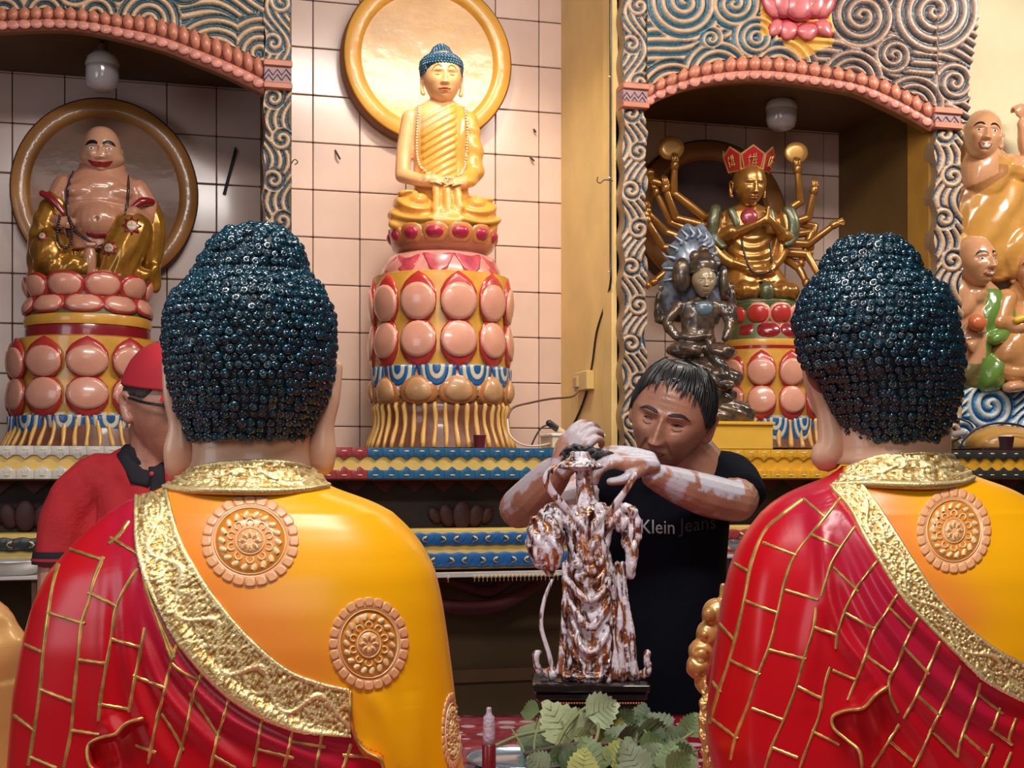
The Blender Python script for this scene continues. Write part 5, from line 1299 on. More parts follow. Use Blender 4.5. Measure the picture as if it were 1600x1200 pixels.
for cx, cy, r in ((1060, 232, 19), (1240, 238, 17)):
    a = np.arange(40) / 40 * 2 * PI; v, f = loft([np.stack([cx + q_ * np.cos(a), np.full(40, d), -cy + q_ * np.sin(a)], -1) for q_, d in ((r - 1, 6), (r, 4), (r, 1), (r - 2, -1), (r * .5, -1.5))]); M().add(v, f).obj('disc', mat('disc_gold', (.50, .26, .06), .3, metal=.4, coat=.3), t, fr=fr, sharp=50)
g_gdr = mat('green_robe', (.10, .10, .045), .4, metal=.3, coat=.3, var=.5, vscale=40)
m = M(); limb(m, [(1122, -12, -330), (1118, -16, -350), (1120, -14, -372), (1130, -22, -388)], [9, 9, 9, 6], 10, .6); m.obj('green_robe_trim', g_gdr, t, fr=fr); m = M(); limb(m, [(1226, -12, -330), (1232, -16, -350), (1230, -16, -372), (1222, -22, -384)], [9, 9, 9, 6], 10, .6); m.obj('green_robe_trim', g_gdr, t, fr=fr); m = M()
limb(m, [(1142, -24, -334), (1148, -28, -352), (1150, -28, -362)], [6, 5, 3], 8, .5); m.obj('green_lapel', g_gdr, t, fr=fr); m = M(); limb(m, [(1196, -24, -334), (1200, -28, -352), (1204, -28, -362)], [6, 5, 3], 8, .5); m.obj('green_lapel', g_gdr, t, fr=fr); m = M(); E(m, (1190, -34, -460), (12, 10, 16)); m.add(*lathe([(48, -480), (50, -474), (47, -470)], 30, (1192, 0), .8))
m.obj('green_robe_trim', g_gdr, t, fr=fr)
m = M(); E(m, (1168, -18, -345), (14, 9, 16)); m.obj('red_vest', mat('vest', (.28, .02, .04), .3, coat=.5), t, fr=fr)
m = M(); limb(m, [(1156, -26, -380), (1160, -32, -405), (1168, -38, -428), (1182, -42, -434), (1196, -40, -428)], [1.6] * 5, 6); limb(m, [(1196, -30, -385), (1197, -34, -415)], [1.6] * 2, 6); m.obj('cord', mat('cord_black', (.02, .015, .015), .5), t, fr=fr)
T = HT((1169, -14, -291), 68, yaw=8, pitch=10); hv, hf = head(dict(jaw=.26, w=.98, nose=.9)); m = M().add(T(hv), hf); limb(m, [(1169, -4, -312), (1170, 0, -334)], [12, 15])
for s in (-1, 1): earm(m, s, T, .05, -.28, .10, 1.2)
hd = m.obj('head', g_dg, t, fr=fr); face_parts(hd, fr, T, hv, hf, brow=.010, slit=True, brow_arch=.045, lipm=mat('lip_dark', (.20, .05, .03), .35))
m = M(); m.add(*ell((1175, -40, -283), (2, 2, 2), None, 8, 5)); m.obj('forehead_jewel', g_dg, hd, fr=fr)
g_cr = mat('crown_red', (.36, .012, .02), .3, coat=.5); g_cl = mat('crown_gold', (.62, .36, .10), .3, metal=.5)
for i in range(5):
    a = math.radians(-112 + i * 56); c_, s_ = math.sin(a), -math.cos(a); R = 25; m = M()
    pol = [(-12, 0), (12, 0), (17, 25), (0, 38), (-17, 25)]
    for mi, sc, dd in ((1, 1.0, 0), (0, .88, -.9)):
        P2 = [(x * sc, 14 + (z - 14) * sc) for x, z in pol]; o3 = []
        for th_k in (0, 2.2):
            for x, z in P2:
                rr = R + z * .28 + (2.2 - th_k) * .8 - dd; o3.append((1170 + rr * c_ + x * math.cos(a), -6 + rr * s_ * .95 + x * math.sin(a), -273 + z))
        k = 5; ff = [[0, 1, 2, 3, 4], [9, 8, 7, 6, 5]] + [[j, 5 + j, 5 + (j + 1) % 5, (j + 1) % 5] for j in range(5)]; m.add(o3, ff, mi)
    m.obj('crown_panel', [g_cr, g_cl], hd, fr=fr, smooth=False)
    if i in (1, 2, 3):
        m = M(); R2 = R + 4.5
        g = [[(-4, 22), (-6, 14)], [(-7, 18), (-2, 19)], [(-5, 14), (-5, 7)], [(1, 23), (1, 16), (-1, 8)], [(-1, 19), (6, 20), (6, 15), (0, 14), (0, 10), (6, 10)], [(4, 24), (4, 7)]]
        for st in g:
            pts = [(1170 + (R2 + z * .28) * c_ + x * math.cos(a), -6 + (R2 + z * .28) * .95 * s_ + x * math.sin(a), -273 + z) for x, z in st]
            v, f = tube(pts, .75, 5, smooth=False); m.add(v, f)
        m.obj('gold_character', g_cl, hd, fr=fr)
m = M(); m.add(*lathe([(20, -278), (22, -272), (22, -268), (18, -264)], 26, (1170, -10), 1.1)); m.obj('crown_band', g_cl, hd, fr=fr)
m = M(); E(m, (1170, -2, -262), (18, 16, 14)); m.obj('hair_knot', mat('hair_base', (.003, .012, .02)), hd, fr=fr)

# dark bronze statue
fr = Frame(1092, 640, y=5.24, yaw=-.26); t = thing('bronze_statue', fr.o, 'small dark bronze seated statue with blue-grey flame halo, left of the red-crowned golden one', 'statue')
g_bz = mat('dark_bronze', (.050, .040, .036), .28, metal=.3, coat=.5, var=.5, vscale=25, col2=(.13, .08, .045))
out = [(1048, 500), (1038, 470), (1042, 452), (1036, 440), (1046, 425), (1040, 412), (1052, 400), (1048, 385), (1060, 372), (1066, 356), (1078, 346), (1088, 352), (1098, 345), (1108, 358), (1118, 374), (1116, 392), (1126, 405), (1120, 420), (1130, 440), (1124, 458), (1130, 480), (1122, 505)]
v, f = flake([(x, -y) for x, y in crom(out, 3)], 16, 22); v[-2][1] = 13; m = M().add(v, f); m.obj('flame_halo', mat('halo_greyblue', (.19, .23, .30), .35, metal=.2, coat=.4, var=.4, vscale=30, col2=(.08, .09, .13)), t, fr=fr)
m = M()
for i in range(14):
    a = i / 14 * PI * 1.3 - .4; cx, cy = 1086 + 30 * math.cos(a), 420 - 52 * math.sin(a); pts = [(cx + 12 * s_ * math.cos(a) + 3 * math.sin(s_ * 5), 13, -(cy - 16 * s_ * math.sin(a))) for s_ in (0, .3, .6, 1)]
    v, f = tube(pts, [2.4, 2.8, 2.2, .6], 6); M().add(v, f).obj('flame_ridge', mat('ridge_blue', (.26, .34, .42), .3, metal=.2, coat=.4), t, fr=fr)
m = M(); m.add(*loft([ringx(1096, 8, 8, 462), ringx(1095, 28, 14, 474), ringx(1093, 30, 17, 490), ringx(1090, 24, 16, 515), ringx(1088, 30, 22, 545)]))
limb(m, [(1064, 0, -478), (1046, -4, -505), (1058, -14, -527)], [9, 8, 7]); limb(m, [(1058, -14, -527), (1082, -26, -530), (1098, -28, -528)], [7, 6, 4.5]); limb(m, [(1124, 0, -478), (1136, -6, -505), (1128, -16, -530)], [9, 8, 6])
limb(m, [(1054, 4, -490), (1034, 2, -500), (1034, -2, -462)], [8, 7, 5]); limb(m, [(1130, 4, -490), (1142, 2, -500), (1140, -2, -458)], [8, 7, 5]); hand(m, (1036, -4, -452), (0, 0, 1), (0, -1, 0), 8, .8); hand(m, (1139, -4, -450), (0, 0, 1), (0, -1, 0), 8, .8); hand(m, (1100, -30, -528), (1, -.2, .2), (0, -1, .2), 8, .8); hand(m, (1062, -26, -545), (.6, -.4, -.4), (0, -.6, .6), 9, .6)
E(m, (1070, -12, -548), (26, 26, 14)); E(m, (1120, -12, -552), (24, 26, 14)); limb(m, [(1110, -24, -552), (1122, -30, -580), (1126, -30, -600)], [10, 9, 7]); E(m, (1128, -34, -604), (12, 14, 6))
E(m, (1090, -2, -585), (46, 30, 26)); E(m, (1120, -14, -592), (34, 24, 18)); E(m, (1100, -4, -622), (48, 30, 26)); E(m, (1130, -6, -648), (44, 26, 26)); E(m, (1072, 0, -640), (40, 26, 30)); E(m, (1068, 2, -430), (15, 12, 28)); E(m, (1128, 2, -440), (8, 10, 26))
blob('bronze_body', m, fr, g_bz, t, 1.6, 1, lambda v, n: 2.4 * (vnoise(v / 7.0, 3) - .5) * (-v[:, 2] > 465) + 2.0 * np.sin(v[:, 2] / 2.5 + v[:, 0] / 5) * .5 * (-v[:, 2] > 545))
m = M(); E(m, (1097, -14, -484), (13, 7, 12)); m.obj('breast_plate', mat('plate_blue', (.10, .15, .19), .3, coat=.5), t, fr=fr)
T = HT((1098, -10, -441), 50, yaw=0, pitch=2); hv, hf = head(dict(jaw=.24, w=1.0, nose=.8)); m = M().add(T(hv), hf); hd = m.obj('head', mat('aged_face', (.34, .25, .15), .35, coat=.4, var=.2, vscale=30), t, fr=fr)
face_parts(hd, fr, T, hv, hf, brow=.008, browm=mat('brow_brown', (.12, .05, .02)), slit=True, lipm=mat('lip_brown', (.26, .13, .08), .4))
m = M(); m.add(*lathe([(17, -430), (19, -424), (20, -414), (17, -408), (12, -402), (9, -396)], 24, (1098, -8), .9)); E(m, (1086, -6, -402), (9, 9, 10)); E(m, (1106, -6, -404), (8, 8, 9)); E(m, (1098, -6, -392), (8, 8, 8)); m.add(*lathe([(18.5, -430), (21, -427), (18.5, -424)], 24, (1098, -8), .95)); m.obj('crown', g_bz, hd, fr=fr)
# ================================================================ table, washed statue, people
ZTB = EYE - .52
g_cloth = mat('red_tablecloth', (.36, .01, .03), .18, coat=.6, col2=(.36, .01, .03))
def cloth_mat():
    m = bpy.data.materials.new('printed_tablecloth'); m.use_nodes = True; nt = m.node_tree; b = nt.nodes['Principled BSDF']
    b.inputs['Roughness'].default_value = .15; b.inputs['Coat Weight'].default_value = .7
    tc = nt.nodes.new('ShaderNodeTexCoord'); v = nt.nodes.new('ShaderNodeTexVoronoi'); v.inputs['Scale'].default_value = 17; v.inputs['Randomness'].default_value = .8
    n = nt.nodes.new('ShaderNodeTexNoise'); n.inputs['Scale'].default_value = 9
    nt.links.new(tc.outputs['Object'], v.inputs['Vector']); nt.links.new(tc.outputs['Object'], n.inputs['Vector'])
    r = nt.nodes.new('ShaderNodeValToRGB'); e = r.color_ramp.elements; e[0].position = .30; e[0].color = (.72, .55, .60, 1); e[1].position = .34; e[1].color = (.38, .008, .03, 1)
    nt.links.new(v.outputs['Distance'], r.inputs[0]); nt.links.new(r.outputs[0], b.inputs['Base Color'])
    bp = nt.nodes.new('ShaderNodeBump'); bp.inputs['Strength'].default_value = .5; bp.inputs['Distance'].default_value = .02; nt.links.new(n.outputs['Fac'], bp.inputs['Height']); nt.links.new(bp.outputs[0], b.inputs['Normal'])
    return m
def cam_pt(x, z, zz): return RH * x + FH * z + np.array([0, 0, zz])
tb = thing('offering_table', cam_pt(.2, 2.3, 0), 'wooden table under the red printed cloth that carries the robed statues', 'table')
def cambox(m, x0, x1, z0, z1, h0, h1, mi=0):
    v, f = M().box((x0, z0, h0), (x1, z1, h1)).v[0], [(0,3,2,1),(4,5,6,7),(0,1,5,4),(1,2,6,5),(2,3,7,6),(3,0,4,7)]
    m.add(np.outer(v[:, 0], RH) + np.outer(v[:, 1], FH) + np.outer(v[:, 2], UP), f, mi); return m
g_wood = mat('table_wood', (.20, .09, .04), .5, var=.3, vscale=8)
cambox(M(), -1.3, 1.5, 1.25, 3.05, ZTB - .04, ZTB - .008).obj('table_top', g_wood, tb, smooth=False)
for a, b in ((-1.2, 1.35), (1.4, 1.35), (-1.2, 2.95), (1.4, 2.95)): cambox(M(), a - .03, a + .03, b - .03, b + .03, 0, ZTB - .04).obj('leg', g_wood, tb, smooth=False)
n = 60; g = np.stack(np.meshgrid(np.linspace(-1.33, 1.53, n), np.linspace(1.22, 3.08, n), indexing='ij'), -1).reshape(-1, 2)
hz = ZTB - .0045 + .003 * vnoise(np.c_[g * 9, g[:, 0] * 0], 5) * ((g[:, 1] > 2.3))
e = np.maximum.reduce([-1.30 - g[:, 0], g[:, 0] - 1.50, 1.25 - g[:, 1], g[:, 1] - 3.05]); hz = np.where(e > 0, ZTB - .25 + .02 * np.sin(g[:, 0] * 20 + g[:, 1] * 20), hz)
cl = M().add(np.outer(g[:, 0], RH) + np.outer(g[:, 1], FH) + np.outer(hz, UP), gridf(n, n)).obj('tablecloth', cloth_mat(), None)
tag(cl, 'glossy red tablecloth with white blotch print under the leaves', 'tablecloth')

# ---- washed statue
Z = 2.9; fr = Frame(920, HY + .52 * F / Z, Z); t = thing('soapy_statue', fr.o, 'bronze robed deity statue covered in white soap foam on a black plinth', 'statue')
def foam_mat():
    m = bpy.data.materials.new('foam_on_bronze'); m.use_nodes = True; nt = m.node_tree; b = nt.nodes['Principled BSDF']
    tc = nt.nodes.new('ShaderNodeTexCoord'); n = nt.nodes.new('ShaderNodeTexNoise'); n.inputs['Scale'].default_value = 52; n.inputs['Detail'].default_value = 8; n.inputs['Distortion'].default_value = 1.2
    n2 = nt.nodes.new('ShaderNodeTexNoise'); n2.inputs['Scale'].default_value = 60; n2.inputs['Detail'].default_value = 3
    mp = nt.nodes.new('ShaderNodeMapping'); mp.inputs['Scale'].default_value = (1, 1, .32); nt.links.new(tc.outputs['Object'], mp.inputs[0])
    geo = nt.nodes.new('ShaderNodeNewGeometry')
    for k in (n, n2): nt.links.new(mp.outputs[0], k.inputs['Vector'])
    ad = nt.nodes.new('ShaderNodeMath'); ad.operation = 'MULTIPLY_ADD'; ad.inputs[1].default_value = .9; nt.links.new(geo.outputs['Pointiness'], ad.inputs[0])
    nt.links.new(n.outputs['Fac'], ad.inputs[2])
    r = nt.nodes.new('ShaderNodeValToRGB'); e = r.color_ramp.elements; e[0].position = .90; e[0].color = (0, 0, 0, 1); e[1].position = 1.08; e[1].color = (1, 1, 1, 1)
    nt.links.new(ad.outputs[0], r.inputs[0])
    r2 = nt.nodes.new('ShaderNodeValToRGB'); e = r2.color_ramp.elements; e[0].position = .40; e[0].color = (.06, .018, .012, 1); e[1].position = .58; e[1].color = (.50, .19, .06, 1); nt.links.new(n2.outputs['Fac'], r2.inputs[0])
    mx = nt.nodes.new('ShaderNodeMix'); mx.data_type = 'RGBA'; nt.links.new(r.outputs[0], mx.inputs[0]); nt.links.new(r2.outputs[0], mx.inputs[6]); mx.inputs[7].default_value = (.74, .69, .76, 1); nt.links.new(mx.outputs[2], b.inputs['Base Color'])
    mm = nt.nodes.new('ShaderNodeMapRange'); mm.inputs[3].default_value = .65; mm.inputs[4].default_value = 0; nt.links.new(r.outputs[0], mm.inputs[0]); nt.links.new(mm.outputs[0], b.inputs['Metallic'])
    b.inputs['Roughness'].default_value = .3; b.inputs['Coat Weight'].default_value = .6
    bp = nt.nodes.new('ShaderNodeBump'); bp.inputs['Strength'].default_value = .5; bp.inputs['Distance'].default_value = .006; nt.links.new(r.outputs[0], bp.inputs['Height']); nt.links.new(bp.outputs[0], b.inputs['Normal'])
    return m
g_foam = foam_mat(); g_blk = mat('black_lacquer', (.012, .008, .010), .2, coat=.7, var=.3)
m = M(); rows = [(1056, 872, 1000, 44), (1040, 872, 998, 44), (1000, 876, 990, 42), (950, 880, 976, 40), (900, 884, 964, 38), (862, 886, 954, 34), (840, 884, 954, 32), (815, 876, 962, 34), (798, 880, 958, 30), (785, 896, 944, 22)]
m.add(*loft([ringx((a + b) / 2, (b - a) / 2, dd, y, 36) for y, a, b, dd in rows]))
limb(m, [(866, -4, -806), (850, -8, -832), (848, -12, -862), (858, -12, -886)], [22, 27, 24, 13], 14, .9); limb(m, [(866, -20, -815), (868, -30, -850), (866, -26, -885)], [14, 13, 7]); limb(m, [(834, -6, -815), (832, -8, -845)], [8, 6])
limb(m, [(966, -4, -804), (984, -8, -826), (984, -14, -850)], [20, 18, 14], 14, .9); limb(m, [(984, -14, -846), (986, -16, -872), (980, -14, -894)], [13, 11, 11]); limb(m, [(975, -20, -792), (988, -22, -800), (994, -18, -826)], [7, 8, 6])
E(m, (916, -34, -1050), (40, 18, 6)); limb(m, [(846, -20, -1046), (838, -24, -1034), (836, -26, -1022), (844, -24, -1016)], [6, 5, 5, 4]); limb(m, [(1000, -20, -1050), (1012, -24, -1040), (1006, -26, -1026), (1012, -24, -1018)], [8, 6, 5, 5]); limb(m, [(850, -10, -1050), (880, -30, -1050), (930, -38, -1054), (1000, -20, -1052)], [9, 8, 8, 8])
for a_ in ([(886, -36, -900), (905, -46, -925), (925, -48, -930), (950, -40, -905)], [(888, -36, -935), (905, -48, -965), (925, -50, -972), (950, -42, -940)], [(893, -36, -970), (908, -48, -1005), (925, -50, -1012), (948, -42, -975)]): limb(m, a_, [4, 6, 6, 4])
for x in (884, 960, 972): limb(m, [(x - (920 - x) * .0, -32, -880), (x + (x - 920) * .12, -36, -960), (x + (x - 920) * .3, -34, -1045)], [5, 6, 7])
for i, (x, y) in enumerate(((900, 880), (918, 872), (936, 876), (924, 892), (906, 898))): E(m, (x, -36, -y), (9, 8, 7))
m.add(*loft([ringx(917, 24, 16, 806, 30, -6), ringx(917, 26, 20, 800, 30, -6), ringx(917, 20, 17, 790, 30, -6), ringx(915, 14, 14, 772, 30, -6), ringx(913, 13, 13, 750, 30, -6), ringx(912, 14, 13, 735, 30, -6)]))
E(m, (912, -12, -750), (13, 12, 15)); E(m, (912, -24, -752), (3, 4, 6)); E(m, (905, -22, -746), (4, 3, 3)); E(m, (919, -22, -746), (4, 3, 3))
m.add(*loft([ringx(906, 14, 14, 706, 30, -8), ringx(906, 18, 18, 716, 30, -8), ringx(906, 36, 34, 726, 30, -8), ringx(906, 38, 36, 730, 30, -8), ringx(908, 16, 16, 736, 30, -8)]))
def dfo(v, n):
    x, y = v[:, 0], -v[:, 2]; low = sstep(830, 900, y)
    o = 2.2 * np.sin(x / 3.4 + .6 * np.sin(y / 22.0)) * low * sstep(24, 34, np.abs(x - 918)) + 1.4 * np.sin((y + (x - 918) ** 2 * .03) / 4.0) * low * (np.abs(x - 918) < 34)
    o += 1.6 * np.sin((y * .8 + np.abs(x - 918)) / 3.5) * sstep(790, 810, y) * (1 - low) ; return o + 1.6 * (vnoise(v / 7.5, 2) - .5) + 1.4 * (vnoise(v / 3.5, 4) - .5)
blob('robed_body', m, fr, g_foam, t, 1.5, 1, dfo)
m = M(); limb(m, [(866, -30, -730), (853, -32, -745), (860, -28, -766), (880, -22, -790), (890, -20, -800)], [5, 6, 6, 6, 4], 10, .6); m.obj('left_streamer', g_foam, t, fr=fr)
m = M(); limb(m, [(990, -30, -742), (976, -28, -765), (962, -22, -785), (950, -18, -802)], [5, 5, 6, 5], 10, .6); m.obj('right_streamer', g_foam, t, fr=fr)
m = M(); limb(m, [(862, -22, -905), (850, -24, -935), (845, -24, -975), (856, -24, -1015), (864, -20, -1046)], [2.5, 3.2, 3.5, 3.8, 4], 8); m.obj('thin_bow', g_foam, t, fr=fr)
m = M(); m.box(q(832, 1074, -62), q(1010, 1060, 60), bev=3); m.box(q(836, 1086, -58), q(1006, 1074, 56), bev=3); m.obj('plinth_top', g_blk, t, fr=fr, sharp=40)
m = M(); m.box(q(852, fr.by, -50), q(994, 1086, 48), bev=2); m.obj('plinth_foot', g_blk, t, fr=fr, sharp=40)
m = M()
for i in range(38): m.add(*ell((846 + i * 4.1, -53, -1090), (1.9,) * 3, None, 6, 4))
o = m.obj('bead_row', mat('bead_gold', (.55, .25, .10), .3, metal=.5), t, fr=fr); o['kind'] = 'stuff'

# ---- scrub cloth in hand
Zm = 3.3; fr = Frame(1050, HY + EYE * F / Zm, Zm)
def p3(px, py, d=0): s = 1 + d / F; return (800 + (px - 800) * s, d, -(740 + (py - 740) * s))
def hand2(m, p, d, u, s, curl, side, fr_=.115, spread=.0, curls=None):
    d = np.array(d, float); d /= np.linalg.norm(d); u = np.array(u, float); u -= d * u.dot(d); u /= np.linalg.norm(u); w = np.cross(d, u) * side; p = np.array(p, float)
    for i in range(4):
        c = curls[i] if curls else curl; L = s * (.82, .95, .90, .70)[i]; o = w * (1.5 - i) * s * .235; dd = d + w * (1.5 - i) * spread; dd /= np.linalg.norm(dd)
        b = p + d * s * (.44 - .03 * abs(i - 1)) + o; a1, a2, a3 = c * .6, c * 1.5, c * 2.2
        k1 = b + (dd * math.cos(a1) - u * math.sin(a1)) * L * .46; k2 = k1 + (dd * math.cos(a2) - u * math.sin(a2)) * L * .30; k3 = k2 + (dd * math.cos(a3) - u * math.sin(a3)) * L * .22
        v, f = tube([p - d * s * .15 + o * .75, b + u * s * .03, k1 + u * s * .02, k2, k3], [s * fr_ * 1.1, s * fr_ * 1.12, s * fr_, s * fr_ * .92, s * fr_ * .8], 10, n=4); m.add(v, f)
    for o in (-.3, 0, .3): v, f = tube([p - d * s * .55 + w * o * s * .6, p + w * o * s, p + d * s * .42 + w * o * s * 1.05], [s * .20, s * .20, s * .15], 12, n=3); m.add(v, f)
    v, f = tube([p - d * s * .35 + w * s * .25, p - d * s * .02 + w * s * .50 - u * s * .12, p + d * s * .30 + w * s * .62 - u * s * .28, p + d * s * .55 + w * s * .55 - u * s * .40], [s * .19, s * .16, s * .125, s * .10], 10, n=4); m.add(v, f)
mn = thing('person', fr.o, 'man in black t-shirt leaning to scrub the foamy statue, white suds on both forearms', 'person')
T = HT(p3(1050, 648, -20), 172, yaw=-15, pitch=17, roll=17)
hv, hf = head(dict(w=1.03, jaw=.25, nasal=2.6, nose=1.45, brow=2.0, socket=1.5, cheek=1.5, lips=.9, chin=1.0, lid=1.0), 220, 170)
m = M().add(T(hv), hf)
for s in (-1, 1): earm(m, s, T, .08, -.14, .12, 1.0, y=.04, x=.35)
limb(m, [T((0, .12, -.28)), p3(1085, 730, 30), p3(1090, 770, 40)], [46, 50, 62], 18)
limb(m, [p3(1128, 752, 30), p3(1150, 768, -10), p3(1152, 784, -55)], [40, 37, 31], 16); limb(m, [p3(1150, 784, -60), p3(1105, 774, -95), p3(1055, 757, -130), p3(1022, 744, -155)], [31, 32, 26, 19], 16)
hand2(m, p3(985, 718, -170), (-.80, -.20, .10), (.1, -.55, 1), 58, .9, -1, curls=(.75, .9, 1.0, 1.05))
limb(m, [p3(955, 755, 40), p3(880, 785, 10), p3(815, 792, -30)], [40, 38, 32], 16); limb(m, [p3(812, 794, -35), p3(835, 775, -75), p3(862, 745, -115), p3(876, 730, -135)], [32, 33, 27, 20], 16)
hand2(m, p3(893, 706, -150), (.50, -.10, .80), (-.5, -.75, .25), 54, .9, -1, curls=(.75, .85, .9, 1.0))
def skc(v, n):
    x, y = v[:, 0], -v[:, 2]; b = np.array((.43, .20, .13)); c = np.tile(b, (len(v), 1))
    mot = (vnoise(v / 22.0, 7) - .5) * .35 + 1; c = c * mot[:, None]
    arm = np.maximum(((x > 940) & (x < 1150) & (y > 680) & (v[:, 1] < -55)) * 1.0, ((x < 940) & (y > 660)) * .75)
    fo = vnoise(v / [30, 30, 18], 1) * .6 + vnoise(v / 11.0, 2) * .3 + vnoise(v / 4.0, 3) * .12
    top = sstep(-.2, .7, n[:, 2] - .35 * n[:, 1])
    arm = arm * (np.linalg.norm(v - T.c, axis=1) > 125)
    k = arm * sstep(.41, .56, fo * (.62 + .5 * top) + .06 * (x > 1050) + .10 * ((x > 940) & (x < 1050)))
    fc = np.array((.62, .60, .68)); return c * (1 - k[:, None]) + fc * k[:, None]
g_hs = mat('human_skin', attr=True, rough=.38, coat=.15, sss=.12, bump=.15, bscale=220)
bo, bv, bf = blob('body', m, fr, g_hs, mn, 1.7, 1, None, skc)
g_hair = mat('wet_black_hair', (.010, .009, .010), .36, coat=.25, var=.4, vscale=60)
def hairdo(parent, T, fr, mt, hl, n=320, lift=.035, seed=3, lens=.02, thick=.012, fringe=None, jit=.10):
    """strands over the scalp in head units; hl(az) gives lowest height z of the hair at azimuth az (0 = front)"""
    rg = random.Random(seed); sp = lambda az, z, k: np.array([.355 * k * 1.04 * math.cos(math.asin(max(-1, min(1, z / .5 / k)))) ** .86 * math.sin(az), -.44 * k * math.cos(math.asin(max(-1, min(1, z / .5 / k)))) ** .86 * math.cos(az), z])
    rings = []; az = np.linspace(-PI, PI, 60, endpoint=False)
    for f_ in np.linspace(0, 1, 10):
        rings.append([sp(a, .5 * (1 + lift * .9) * (1 - f_) + f_ * hl(a) , 1 + lift * (.9 if f_ < .95 else .2)) for a in az])
    v, f = loft(rings, True); sm = M().add(T(v), f); sm.obj('hair_cap', mt, parent, fr=fr)
    m = M()
    for i in range(n):
        a = rg.uniform(-PI, PI); z1 = hl(a) + rg.uniform(-.03, .05); z0 = min(.49, z1 + rg.uniform(.18, .5)); da = rg.uniform(-jit, jit) + .25; pts = []
        if fringe and abs(a) < .7 and rg.random() < .6: z1 -= rg.uniform(.02, fringe)
        for j in range(6):
            t_ = j / 5; z = z0 + (z1 - z0) * t_; pts.append(T(sp(a + da * (1 - t_) * (1 if a > 0 else -1) * .6, z, 1 + lift * (1.15 + .25 * math.sin(i)) * (1 - .3 * t_))))
        v, f = tube(pts, [thick * T.s * (.3 + .7 * math.sin(PI * min(1, .2 + x * .8))) for x in np.linspace(0, 1, 6)], 5, n=2, flat=.5); m.add(v, f)
    o = m.obj('hair_strands', mt, parent, fr=fr); o['kind'] = 'stuff'
hlm = lambda a: float(np.interp(abs(a), [0, .35, .75, 1.0, 1.25, 1.6, 2.0, PI], [.36, .35, .27, .13, -.02, .03, -.12, -.22]))
hairdo(mn, T, fr, g_hair, hlm, 420, .05, fringe=.09, thick=.008)
m_lm = mat('human_lips', (.24, .085, .07), .4); m_bh = mat('grey_brow', (.03, .02, .018), .7)
face_parts(mn, fr, T, hv, hf, brow=.032, browm=m_bh, narrow=mat('lid_skin', (.24, .095, .06), .5), lipm=m_lm, brow_arch=.004, look=-.012)
# shirt
m = M(); g_ts = mat('black_cotton', (.003, .004, .009), .9, spec=.15, var=.3, vscale=8, bump=.2, bscale=90)
m.add(*loft([ringx(1040, 96, 62, 1130, 40, 40), ringx(1040, 98, 64, 1000, 40, 36), ringx(1042, 98, 64, 880, 40, 30), ringx(1050, 96, 62, 800, 40, 28), ringx(1062, 92, 58, 755, 40, 34), ringx(1078, 74, 50, 728, 40, 40), ringx(1086, 56, 46, 716, 40, 44)]))
limb(m, [p3(1110, 748, 40), p3(1140, 752, 20), p3(1154, 768, -15)], [47, 47, 43], 18); limb(m, [p3(985, 760, 40), p3(930, 770, 35)], [48, 46], 18)
def dsh(v, n): return 3.0 * (vnoise(v / [26, 26, 40], 9) - .5) + 1.6 * np.sin((v[:, 0] * .8 + v[:, 2]) / 9) * (-v[:, 2] < 800) * (v[:, 0] > 1110)
so, sv, sf = blob('t_shirt', m, fr, g_ts, mn, 3.0, 3, dsh); Ss = Surf(sv, sf, (800, -F, -740))
def text_on(S, parent, fr, txt, px, py, h, mt, ang=0, sx=1.0, off=1.2, fall=0.0, name='printed_word'):
    cu = bpy.data.curves.new('txt', 'FONT'); cu.body = txt; cu.resolution_u = 2; o = bpy.data.objects.new('txt', cu); COL.objects.link(o)
    dg = bpy.context.evaluated_depsgraph_get(); dg.update(); me = o.evaluated_get(dg).to_mesh(); v = np.array([tuple(a.co) for a in me.vertices]); f = [list(p.vertices) for p in me.polygons]
    o.evaluated_get(dg).to_mesh_clear(); bpy.data.objects.remove(o); out = []
    if not len(v): return
    c_, s_ = math.cos(ang), math.sin(ang)
    for x, y, _ in v:
        X = x * h * 1.35 * sx; Y = y * h * 1.35 + fall * x * x
        r = S.pt(px + X * c_ - Y * s_ * -1 * 0 + 0, py - Y - X * s_, off); out.append(r if r is not None else (out[-1] if out else (0, 0, 0)))
    M().add(out, f).obj(name, mt, parent, fr=fr, smooth=False)
text_on(Ss, so, fr, 'Klein', 1000, 833, 23, mat('print_grey', (.42, .42, .44), .6), ang=-.02, sx=.86)
text_on(Ss, so, fr, 'Jeans', 1062, 832, 23, mat('print_dim', (.035, .035, .04), .6), ang=.12, sx=.9)
g_tr = mat('dark_trousers', (.006, .006, .010), .9, spec=.15)
m = M(); m.add(*loft([ringx(1040, 92, 60, 1250, 30, 42), ringx(1040, 94, 60, 1110, 30, 40)]))
for s in (-1, 1): limb(m, [(1040 + s * 46, 42, -1240), (1040 + s * 52, 44, -1450), (1040 + s * 54, 48, -(fr.by - 50))], [52, 40, 32], 14)
m.obj('trousers', g_tr, mn, fr=fr)
for s in (-1, 1):
    m = M(); limb(m, [(1040 + s * 54, 60, -(fr.by - 26)), (1040 + s * 60, -40, -(fr.by - 20)), (1040 + s * 64, -90, -(fr.by - 16))], [26, 24, 16], 12); m.obj('shoe', g_blk, mn, fr=fr)
